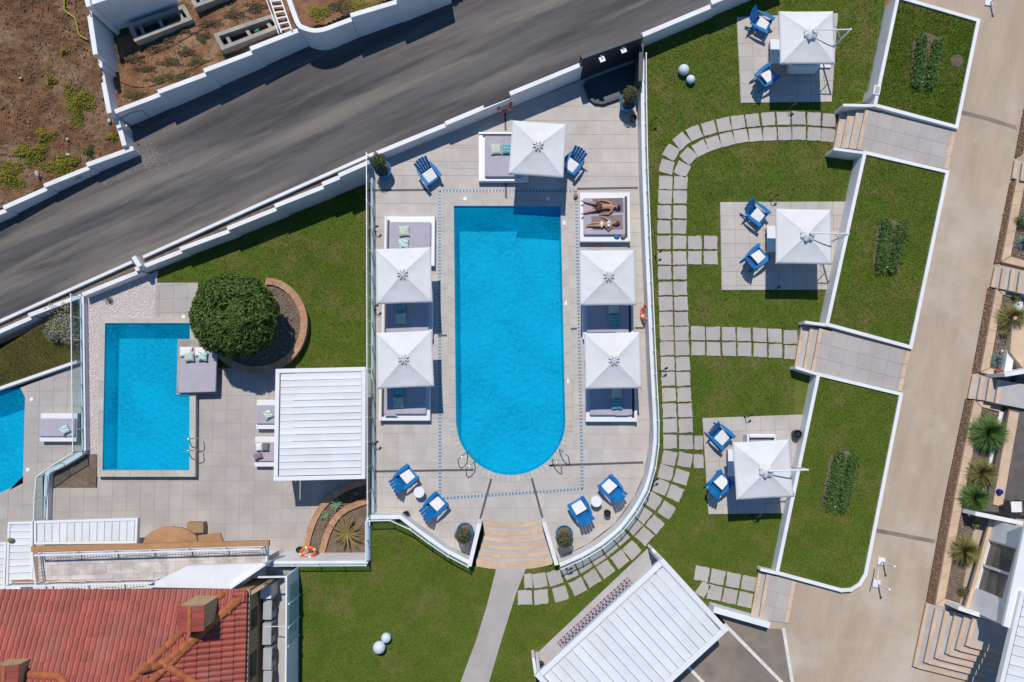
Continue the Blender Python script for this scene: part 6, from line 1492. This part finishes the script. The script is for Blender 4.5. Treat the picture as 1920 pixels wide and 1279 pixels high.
# east stone wall with openings
xe = P(464, 1200, 2.0).x
def wy(py): return P(464, py, 2.0).y
segs = [(1105, 1147, None), (1147, 1187, 1), (1187, 1232, None), (1232, 1284, 1), (1284, 1330, None)]
for y0, y1, op in segs:
    a, b = wy(y0), wy(y1); g_ = .001
    if op is None: MB().prism([(xe - .45, a, 2.02), (xe + .05, a, 2.02), (xe + .05, b, 2.02), (xe - .45, b, 2.02)], z0=LT).build('stone_wall', M['stonewall'], house)
    else:
        MB().prism([(xe - .45, a - g_, .95), (xe + .047, a - g_, .95), (xe + .047, b + g_, .95), (xe - .45, b + g_, .95)], z0=LT).build('stone_wall', M['stonewall'], house)
        w = MB().prism([(xe - .32, a - g_, 1.80), (xe - .28, a - g_, 1.80), (xe - .28, b + g_, 1.80), (xe - .32, b + g_, 1.80)], z0=.95).build('window', M['window'], house)
        MB().prism([(xe - .45, a - g_, 2.017), (xe + .047, a - g_, 2.017), (xe + .047, b + g_, 2.017), (xe - .45, b + g_, 2.017)], z0=1.82).build('lintel', M['stonewall'], house)
MB().prism([P(*p, 1.9) for p in [(446, 1121), (493, 1096), (497, 1100), (463, 1121)]], z0=LT).build('stone_wall', M['stonewall'], house)
# service yard with air-conditioning units
YD = .15
slab('service_yard', [(495, 1066), (556, 1066), (556, 1340), (495, 1340)], YD, .3, M['stair'])
scr = thing('screen_wall', 'white screen wall hiding the air-conditioning units beside the lawn', 'wall', P(556, 1180, LOW))
ribbon([P(537, 1080, 2.3), P(535, 1340, 2.3)], .06, YD - .1).build('screen', M['white'], scr)
MB().prism([P(*p, 2.28) for p in [(483, 1084), (484, 1081), (537, 1080), (537, 1083)]], .05).build('canopy', M['white'], scr)
for y0, y1 in [(1093, 1122), (1125, 1165), (1168, 1200)]:
    a = P(546, y0, 1.5); b = P(546, y1, 1.5); xx = P(537, 1150, 2.3).x + .034
    MB().prism([(xx, a.y, 2.0), (xx + .03, a.y, 2.0), (xx + .03, b.y, 2.0), (xx, b.y, 2.0)], z0=.95).build('screen_panel', M['glass'], scr)
    MB().beam((xx + .02, b.y - .05, .62), (xx + .02, b.y - .05, 2.2), .05, .05).build('batten', M['white'], scr)
MB().beam(P(496, 1175, 1.6), P(535, 1174, 2.2), .03, .03).build('brace', M['white_clean'], scr)
u0 = thing('air_conditioner', 'x', 'air conditioner'); rounded('casing', (0, 0, .36), (.36, .86, .66), M['grey_unit'], u0, .03)
MB().lathe([(.26, 0), (.26, .02), (.22, .03)], 24).build('fan_grille', M['dark'], u0); g_ = u0.children[-1]; g_.rotation_euler = (0, math.pi / 2, 0); g_.location = (.18, .12, .38); WLOC[g_.name] = Vector((.18, .12, .38))
for s in (-1, 1): MB().box((0, s * .3, .015), (.34, .05, .03)).build('foot', M['dark'], u0)
for i, (x, y, lab) in enumerate([(511, 1134, 'grey air conditioner at the top of the service yard'), (510, 1180, 'grey air conditioner by the white brace'), (511, 1226, 'grey air conditioner third down the service yard'), (511, 1268, 'grey air conditioner cut by the lower picture edge')]):
    c = u0 if i == 0 else copy_tree(u0)
    q = P(x, y, YD); place(c, q, 0, lab, 'air conditioners in the service yard')
o = rounded('storage_cabinet', tuple(P(511, 1100, YD) + Vector((0, 0, .45))), (.45, .55, .9), M['white_clean'], None, .02); props(o, 'white cabinet under the canopy of the service yard', 'cabinet')
# white louvred roofs beside the villa
pergola('long white louvred roof along the front of the villa', [(64, 1021), (64, 977), (259, 971), (257, 1019)], .98, LT, 13, .10, [])
pergola('white louvred roof turning the left corner of the villa', [(15, 979), (62, 978), (62, 1104), (11, 1106)], .95, LT, 9, .09, [])
pergola('white louvred roof cut by the left picture edge', [(-110, 1020), (13, 1017), (9, 1112), (-110, 1116)], .90, LT, 7, .09, [])
o = MB().ball(P(20, 1013, 1.05), .10, 16, 10, (1.3, 1, .8)).build('garden_toy', M['leaf_olive'], None, True); props(o, 'small yellow-green ball lying on the corner louvred roof', 'ball')
# ================================================================== RIGHT SIDE: planters, steps, building
def zp(d): return off(z_drive, d)
def mulch(lab, px, n):
    slab('mulch_bed', px, zp(.05), .2, M['bark_bed']); x, y = scatter_px(px, n)
    props(pebbles('bark_mulch', P_np(x, y, lambda X, Y: BED0 - .05 + BEDS * (Y + 6.7)), .012, .034, M['bark'], .35, long=1.7), lab, 'mulch', None, 'stuff')
mulch('brown bark mulch strip beside the upper planter', [(1894, 342), (1906, 336), (1880, 492), (1864, 495)], 1600)
mulch('brown bark mulch strip beside the middle planter', [(1853, 540), (1868, 537), (1839, 697), (1823, 700)], 1700)
mulch('brown bark mulch strip beside the lower planter', [(1811, 748), (1827, 748), (1790, 935), (1754, 1134), (1737, 1128), (1772, 935)], 4200)
mulch('brown bark mulch strip in the top right corner', [(1920, 205), (1940, 205), (1918, 288), (1903, 296)], 900)
def planter(lab, bars, soil, wallbars=()):
    t = thing('stone_planter', lab, 'planter', P(soil[0][0], soil[0][1], z_drive))
    for b in bars:
        A, B, C, D = [P(*p, zp(.17)) for p in b]      # outer0, outer1, inner1, inner0
        L = (B - A).length; k = max(1, round(L / .55))
        MB().prism([v - Vector((0, 0, .05)) for v in (A, B, C, D)], .42).build('planter_wall', M['sandstone'], t)
        for i in range(k):
            s0, s1 = i / k + .0014, (i + 1) / k - .0014
            MB().prism([A.lerp(B, s0), A.lerp(B, s1), D.lerp(C, s1), D.lerp(C, s0)], .045).build('coping_stone', M['sandstone'], t)
    MB().prism([P(*p, zp(.10)) for p in soil], .3).build('planter_soil', M['soil_bed'], t)
    x, y = scatter_px(soil, 2200); o = pebbles('planter_gravel', P_np(x, y, lambda X, Y: BED0 - .10 + .10 + BEDS * (Y + 6.7)), .015, .04, M['gravel']); props(o, 'grey brown gravel in the ' + lab.split(' ')[1] + ' stone planter', 'gravel', None, 'stuff')
    return t
planter('sandstone upper planter at the right picture edge', [[(1907, 334), (1878, 490), (1895, 480), (1923, 336)], [(1878.5, 491), (1925, 502), (1925, 490), (1895.5, 481)]], [(1921, 338), (1895, 482), (1960, 498), (1975, 345)])
planter('sandstone middle planter with the blue fescue', [[(1868, 541), (1839, 697), (1856, 689), (1880, 553)], [(1868.5, 540), (1916, 551), (1914, 562), (1880.5, 552)], [(1839.5, 698), (1884, 709), (1887, 699), (1856.5, 690)]], [(1880, 553), (1856, 690), (1888, 699), (1914, 562)])
planter('sandstone lower planter holding the big grasses', [[(1827, 750), (1790, 935), (1806, 935), (1841, 764)], [(1790, 936), (1754, 1134), (1772, 1122), (1806, 936)], [(1827.5, 749), (1878, 761), (1875, 772), (1841.5, 763)], [(1754.5, 1135), (1795, 1146), (1798, 1131), (1772.5, 1123)]], [(1841, 764), (1806, 935), (1772, 1122), (1800, 1130), (1836, 935), (1874, 772)])
def shrub(lab, x, y, r, n, m, hz=.28):
    q = P(x, y, zp(.11)); t = thing('planter_shrub', lab, 'shrub', q)
    for k in range(4):
        c = q + Vector((rng.normal(0, r * .35), rng.normal(0, r * .35), hz * .7)); pts, nr = ball_leaves(tuple(c), r * .7, n // 4, (1, 1, .8), .9); leaves('foliage_clump', pts, nr, M[m], .02, .05, t, .4)
    MB().tube([q, q + Vector((0, 0, hz))], .015, 5).build('stem', M['trunk'], t)
G = 'grass clumps in the stone planters'
rosette('grass_clump', 'large dark green grass clump at the top of the lower planter', 'ornamental grass', P(1846, 812, zp(.13)), 1700, 1.05, .008, 'leaf_grass', 1.3, .95, 5, G)
rosette('grass_clump', 'olive feathery grass clump above the second green one', 'ornamental grass', P(1836, 886, zp(.13)), 1200, .78, .006, 'leaf_olive', 1.5, .8, 5, G)
rosette('grass_clump', 'dark green grass clump in the middle of the lower planter', 'ornamental grass', P(1823, 932, zp(.13)), 1300, .84, .008, 'leaf_grass', 1.3, .95, 5, G)
rosette('grass_clump', 'olive feathery grass clump low in the lower planter', 'ornamental grass', P(1804, 1031, zp(.13)), 1200, .78, .006, 'leaf_olive', 1.5, .8, 5, G)
rosette('grass_clump', 'olive feathery grass clump in the middle planter', 'ornamental grass', P(1892, 597, zp(.13)), 1200, .78, .006, 'leaf_olive', 1.5, .8, 5, G)
rosette('grass_clump', 'round blue fescue tuft in the middle planter', 'ornamental grass', P(1867, 676, zp(.13)), 260, .34, .007, 'leaf_blue', 1.4, .5, 4, G)
rosette('grass_clump', 'blue green tuft in the upper planter', 'ornamental grass', P(1915, 456, zp(.13)), 220, .34, .007, 'leaf_blue', 1.4, .5, 4, G)
shrub('brownish low shrub at the top of the middle planter', 1902, 559, .22, 420, 'leaf_olive'); shrub('small olive shrub under the feathery grass of the middle planter', 1880, 624, .18, 300, 'leaf_olive'); shrub('dry brown shrub in the middle planter', 1893, 640, .22, 320, 'weed_dark'); shrub('dark shrub in the upper planter', 1914, 420, .28, 520, 'leaf_bed'); shrub('dry brown shrub at the bottom of the lower planter', 1801, 1106, .24, 420, 'weed_dark'); shrub('small olive shrub in the lower planter gravel', 1826, 978, .18, 280, 'leaf_olive')
for x, y, lab in [(1879, 658, 'small white spotlight in the middle planter'), (1817, 966, 'small white spotlight in the lower planter')]:
    q = P(x, y, zp(.32)); props(MB().ball(q, .05, 10, 6).build('planter_spotlight', M['white_clean']), lab, 'spotlight')
def flight(lab, lines, rise=.14, z0=.0):
    t = thing('entrance_steps', lab, 'steps', P(lines[0][0][0], lines[0][0][1], z_drive)); n = len(lines)
    for k in range(n):
        a, b = lines[k]; c, d = lines[k + 1] if k + 1 < n else ((a[0] + 60, a[1] + 12), (b[0] + 60, b[1] + 12)); z = zp(z0 + rise * (k + 1))
        MB().prism([P(*a, z), P(*b, z), P(d[0] + 3, d[1], z), P(c[0] + 3, c[1], z)], z0=.3).build('step', M['stair'], t)
        A = P(*a, off(z, .01)); B = P(*b, off(z, .01)); d_ = (B - A).normalized(); nn = Vector((-d_.y, d_.x, 0)); nn = nn if nn.x > 0 else -nn
        MB().prism([A - nn * .02, B - nn * .02, B + nn * .13, A + nn * .13], .05).build('nosing_stone', M['sandstone'], t)
flight('sandstone-edged steps between the upper and middle planters', [((1867, 500), (1859, 538)), ((1882, 502), (1875, 541)), ((1898, 505), (1892, 545)), ((1914, 508), (1908, 549))])
flight('sandstone-edged steps between the middle and lower planters', [((1825, 703), (1816, 747)), ((1841, 706), (1833, 749)), ((1857, 709), (1850, 752)), ((1874, 712), (1867, 756))])
flight('sandstone-edged steps at the top right corner', [((1904, 300), (1899, 334)), ((1919, 304), (1914, 338)), ((1935, 308), (1930, 342))])
t = thing('corner_steps', 'broad L-shaped flight of grey steps with sandstone edges', 'steps', P(1715, 1250, z_drive))
LC = [((1738, 1131), (1713, 1250)), ((1755, 1142), (1734, 1242)), ((1773, 1146), (1754, 1234)), ((1792, 1149), (1774, 1226)), ((1810, 1154), (1793, 1218)), ((1826, 1157), (1812, 1211))]
for k, (a, c) in enumerate(LC):
    z = zp(.14 * (k + 1)); r_ = (c[0] + 330, c[1] + 82); tr = (a[0] + 330, a[1] + 82)
    MB().prism([P(*a, z), P(*c, z), P(*r_, z), P(*tr, z)], z0=.3 + .003 * k).build('step', M['stair'], t)
    z2 = off(z, .01); A = P(*a, z2); C = P(*c, z2); R_ = P(*r_, z2)
    for (S, E_, nn) in ((A, C, Vector((1, 0, 0))), (C, R_, Vector((0, 1, 0)))):
        L = (E_ - S).length; d_ = (E_ - S) / L; n_ = Vector((-d_.y, d_.x, 0)); n_ = n_ if n_.dot(nn) > 0 else -n_; kk = max(1, round(L / .9))
        for q in range(kk):
            s0 = S + d_ * (L * q / kk + .003 + (.135 if (q == 0 and S is C) else 0)); s1 = S + d_ * (L * (q + 1) / kk - .003)
            MB().prism([s0 - n_ * .02, s1 - n_ * .02, s1 + n_ * .13, s0 + n_ * .13], .05).build('nosing_stone', M['sandstone'], t)
# low building with windows
bld = thing('pool_house', 'white low building with two-pane window and slatted roof at the right edge', 'building', P(1850, 1060, z_drive))
zb0 = P(1835, 1060, zp(.35)).z
A = P(1862, 975, zb0); B = P(1815, 1142, zb0); A.z = B.z = zb0; d = (B - A).normalized(); nn = Vector((-d.y, d.x, 0)); nn = nn if nn.x > 0 else -nn
L = (B - A).length
def fac(s, h, o_=0.0): return A + d * s + nn * o_ + Vector((0, 0, h))
def fbox(s0, s1, h0, h1, o0, o1, name, m, par=None):
    return MB().prism([fac(s0, h1, o0), fac(s0, h1, o1), fac(s1, h1, o1), fac(s1, h1, o0)], h1 - h0).build(name, m, par or bld)
HW = 2.3; w0, w1, w2 = L * .22, L * .50, L * .77
fbox(0, w0, -.6, HW, 0, .25, 'wall', M['white']); fbox(w2, L, -.6, HW, 0, .25, 'wall', M['white']); fbox(w0 + .001, w2 - .001, 1.78, HW - .002, .002, .25, 'wall', M['white']); fbox(w0 + .001, w2 - .001, -.6, .06, .002, .25, 'wall', M['white'])
fbox(0, L, -.02, .10, -.16, -.01, 'sill_ledge', M['sandstone'])
for s0, s1 in ((w0, w1), (w1, w2)):
    win = fbox(s0 + .05, s1 - .05, .10, 1.74, .10, .12, 'window', M['window'])
    for a_, b_, h0, h1 in ((s0 + .004, s0 + .05, .062, 1.778), (s1 - .05, s1 - .004, .062, 1.778), (s0 + .052, s1 - .052, 1.74, 1.777), (s0 + .052, s1 - .052, .063, .10)): fbox(a_, b_, h0, h1, .04, .16, 'window_frame', M['white_clean'], win)
def fin(p0, p1, z, th, zb_):
    a, b = P(*p0, z), P(*p1, z); e = (b - a).normalized(); n_ = Vector((-e.y, e.x, 0)) * th / 2
    MB().prism([a + n_, a - n_, b - n_, b + n_], z0=zb_).build('fin_wall', M['white'], bld)
fin((1829, 963), (1935, 985), zb0 + .75, .16, -1.2); fin((1797, 1140), (1892, 1172), zb0 + .75, .16, -1.2)
MB().prism([fac(-.3, HW + .12, -.35), fac(-.3, HW + .12, 4), fac(L + .02, HW + .12, 4), fac(L + .02, HW + .12, -.12)], .118).build('roof_slab', M['white'], bld)
zr_ = zb0 + HW + .25
pergola('white slatted roof of the low building at the lower right corner', [(1914, 1108), (2080, 1150), (2040, 1330), (1872, 1288)], zr_, zb0 - .5, 9, .16, [(.97, .97)])
slab('side_floor', [(1906, 706), (2100, 745), (2100, 985), (1845, 958), (1868, 860)], zp(.36), .3, M['dark_floor'])
slab('stone_edging', [(1893, 770), (1911, 774), (1880, 950), (1862, 946)], zp(.42), .3, M['sandstone'])
slab('stone_edging', [(1900, 592), (1930, 600), (1918, 690), (1894, 660)], zp(.5), .3, M['sandstone'])
wall('planter_back_wall', 'low white wall behind the middle planter', [(1912, 565, 1889, 704, P(1900, 640, zp(.34)).z)], .30, -1.0)
wall('planter_back_wall', 'low white wall behind the lower planter', [(1880, 770, 1845, 945, P(1860, 850, zp(.13)).z)], .26, -1.0)
wall('garden_fin', 'grey white fin wall above the steps beside the red cylinder', [(1884, 703, 1965, 690, P(1900, 700, zp(1.3)).z)], .16, -1.0)
o = MB().tube([P(1865, 697, zp(.75)), P(1880, 696, zp(.75))], .07, 12).build('red_cylinder', M['redbrown']); props(o, 'small dark red cylinder lying by the fin wall', 'cylinder')
t = thing('folding_chair', 'black framed folding chair on the dark floor at the right edge', 'chair', P(1893, 948, zp(.4)))
q = P(1893, 948, zp(.4)); rounded('seat', tuple(q + Vector((0, 0, .42))), (.42, .42, .05), M['cushion'], t, .02); rounded('backrest', tuple(q + Vector((.32, 0, .65))), (.06, .45, .50), M['black'], t, .02); rounded('footrest', tuple(q + Vector((-.34, 0, .36))), (.24, .42, .04), M['black'], t, .02)
for a in (-1, 1):
    MB().tube([q + Vector((-.4, a * .23, .38)), q + Vector((.34, a * .23, .42))], .018, 6).build('frame_rail', M['black'], t)
    for b in (-.25, .25): MB().tube([q + Vector((b, a * .23, .0)), q + Vector((b, a * .23, .42))], .016, 6).build('leg', M['black'], t)
o = MB().lathe([(.12, 0), (.10, .14), (.05, .2)], 14, P(1873, 922, zp(.45))).build('blue_bucket', mat('deep_blue', (.01, .02, .25), None, rough=.5)); props(o, 'small deep blue bucket above the folding chair', 'bucket')
# barrier bases / lamp posts on the drive
for x, y, hx, lab in [(1652, 1052, 1, 'white square post foot on the drive, upper of the pair'), (1643, 1094, 1, 'white square post foot on the drive, lower of the pair'), (1853, 5, 1, 'white square post foot at the top edge of the drive')]:
    q = P(x, y, z_drive) + Vector((0, 0, .01)); t = thing('barrier_post', lab, 'barrier post', q, 0, 'white barrier posts')
    bevel(MB().box(q + Vector((0, 0, .025)), (.30, .30, .05), -.15).build('foot_plate', M['white_clean'], t), .008); MB().tube([q + Vector((.06, -.02, .05)), q + Vector((.06, -.02, .95))], .03, 10).build('pole', M['white_clean'], t); MB().ball(q + Vector((.06, -.02, .97)), .055, 12, 8).build('cap', M['white_clean'], t, True)
a = P(1655, 1052, zp(.95)); b = P(1646, 1094, zp(.95)); pts = [a.lerp(b, s) + Vector((.10 * math.sin(math.pi * s), 0, -.35 * math.sin(math.pi * s))) for s in np.linspace(0, 1, 12)]
props(MB().tube(pts, .022, 8).build('barrier_rope', M['paintline'], None, True), 'pale rope sagging between the two barrier posts', 'rope')
# ================================================================== UPPER LEFT: cisterns, ladder, hoses
def cistern(lab, cor, h=.42):
    z = off(z_garden, h); A, B, C, D = [P(*p, z) for p in cor]; zm = (A.z + B.z + C.z + D.z) / 4
    for q in (A, B, C, D): q.z = zm + (q.z - zm) * .3
    t = thing('concrete_trough', lab, 'trough', (A + C) / 2 - Vector((0, 0, h)))
    cen = (A + B + C + D) / 4; ins = .17
    def inn(q, u, v): return q + u * ins + v * ins
    e1 = (B - A).normalized(); e2 = (D - A).normalized()
    a, b, c, d = inn(A, e1, e2), inn(B, -e1, e2), inn(C, -e1, -e2), inn(D, e1, -e2)
    for p4 in ((A, B, b, a), (B, C, c, b), (C, D, d, c), (D, A, a, d)): MB().prism([Vector(v) for v in p4], h + .25).build('trough_wall', M['concrete'], t)
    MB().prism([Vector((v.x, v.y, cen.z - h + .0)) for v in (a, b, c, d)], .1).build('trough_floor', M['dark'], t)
    for s in (.12, .5, .9):
        p = a.lerp(b, s); q = d.lerp(c, s); MB().beam(p - Vector((0, 0, .20)), q - Vector((0, 0, .20)), .14, .10).build('cross_beam', M['concrete'], t)
cistern('pale concrete trough beside the upper garden wall', [(241, 47), (344, 6), (359, 34), (254, 80)])
cistern('brown concrete trough crossed by the ladder end', [(402, 66), (510, 24), (527, 48), (417, 96)])
cistern('concrete trough cut by the top picture edge', [(352, -14), (440, -46), (450, -20), (366, 16)])
t = thing('ladder', 'white aluminium ladder lying over the brown trough', 'ladder', P(522, 30, off(z_garden, .6)))
zl = off(z_garden, .62)
for a, b in (((496, -30), (528, 62)), ((517, -30), (547, 56))):
    MB().beam(P(*a, zl), P(*b, zl), .05, .07).build('rail', M['white_clean'], t); 
MB().beam(P(489, -30, off(z_garden, .60)), P(523, 64, off(z_garden, .60)), .035, .05).build('rail', M['white_clean'], t)
for k in range(9):
    s = k / 8.5; MB().beam(P(496 + 32 * s, -30 + 92 * s, zl), P(517 + 30 * s, -30 + 86 * s, zl), .06, .03).build('rung', M['white_clean'], t)
o = MB().tube([P(*p, off(z_garden, .6)) for p in [(532, -30), (545, 10), (556, 48)]], .06, 10).build('drain_pipe', M['redbrown'], None, True); props(o, 'red brown pipe lying beside the ladder', 'pipe')
hz = [(124, -20), (122, 10), (124, 22), (140, 34), (146, 48), (150, 66), (166, 76)]
o = MB().tube([P(p[0], p[1], z_field) + Vector((0, 0, .06)) for p in smooth_line(hz, 5)], .028, 7).build('garden_hose', M['yellow_hose'], None, True); props(o, 'yellow green hose snaking over the bare slope to the wall', 'hose')
o = MB().tube([P(p[0], p[1], z_garden) + Vector((0, 0, .06)) for p in [(204, 112), (208, 140), (213, 175), (216, 185), (219, 204)]], [.02, .02, .02, .05, .05], 7).build('green_hose', M['green'], None, True); props(o, 'green pipe along the foot of the garden wall', 'pipe')
for k, pts in enumerate([[(206, 119), (240, 116), (290, 100), (345, 75), (400, 45), (470, 18)], [(214, 146), (235, 158), (262, 165), (300, 158), (345, 138), (400, 112)]]):
    o = MB().tube([P(p[0], p[1], z_garden) + Vector((0, 0, .05)) for p in smooth_line(pts, 5)], .014, 6).build('drip_line', M['black'], None, True); props(o, 'black drip line, ' + ['upper' if k == 0 else 'lower'][0] + ' of two curving through the garden bed', 'pipe')
o = MB().tube([P(478, 60, off(z_garden, .3)), P(486, 56, off(z_garden, .3))], .07, 10).build('green_bottle', M['green'], None, True); props(o, 'green plastic bottle in the brown trough', 'bottle')
# cable and tap on the road wall corner
zz = -.1
o = MB().tube([P(226, 222, zr(226, .9)), P(246, 212, zr(246, 1.0)), P(268, 207, zr(268, 1.0)), P(285, 226, zr(285, .3)), P(270, 238, zr(270, .05)), P(250, 238, zr(250, .1))], .014, 6).build('cable', M['dark'], None, True); props(o, 'dark cable looped on the white wall corner above the road', 'cable')
o = MB().ball(P(237, 236, zr(237, .9)), .05, 12, 8).build('wall_lamp', M['lamp'], None, True); props(o, 'tiny pale lamp on the corner of the garden wall', 'lamp')
# recess lights and small box by the upper steps
q = P(1623, 186, z_lawn); t = thing('meter_box', 'white open box at the head of the upper garden steps', 'box', q); bevel(MB().box(q + Vector((.03, 0, .5)), (.28, .40, 1.0), -.2).build('cabinet', M['white_clean'], t), .01); MB().box(q + Vector((.03, 0, 1.004)), (.18, .3, .01), -.2).build('lid', M['stair'], t)
o = MB().lathe([(.30, 0), (.24, .03), (.02, .05)], 14, P(1794, 114, off(z_bed, .02))).build('stump_patch', M['soil_bed']); props(o, 'small round patch of bare earth in the upper raised bed', 'earth patch')

x = np.concatenate([rng.normal(276, 13, 1100), rng.normal(285, 22, 300)]); y = np.concatenate([rng.normal(296, 12, 1100), rng.normal(290, 16, 300)]); k = (x > 257) & (y < 318 + (x - 262) * .4); x, y = x[k], y[k]
props(pebbles('plaster_grit', P_np(x, y, lambda X, Y: .30 + .11 * (X + 7.3)), .003, .013, M['stone_rubble'], .4), 'pale plaster grit spilled on the road by the wall corner', 'grit', None, 'stuff')
x, y = scatter_px([(190, 345), (262, 310), (266, 316), (195, 352)], 500); props(pebbles('road_grit', P_np(x, y, lambda X, Y: .30 + .11 * (X + 7.3)), .006, .016, M['stone_rubble'], .4), 'thin line of grit on the road below the low wall', 'grit', None, 'stuff')
x, y = scatter_px([(560, 340), (690, 285), (910, 190), (910, 182), (690, 275), (560, 325)], 700); props(pebbles('verge_grit', P_np(x, y, lambda X, Y: .30 + .11 * (X + 7.3)), .006, .02, M['clods'], .4), 'brown grit along the kerb edge of the road', 'grit', None, 'stuff')
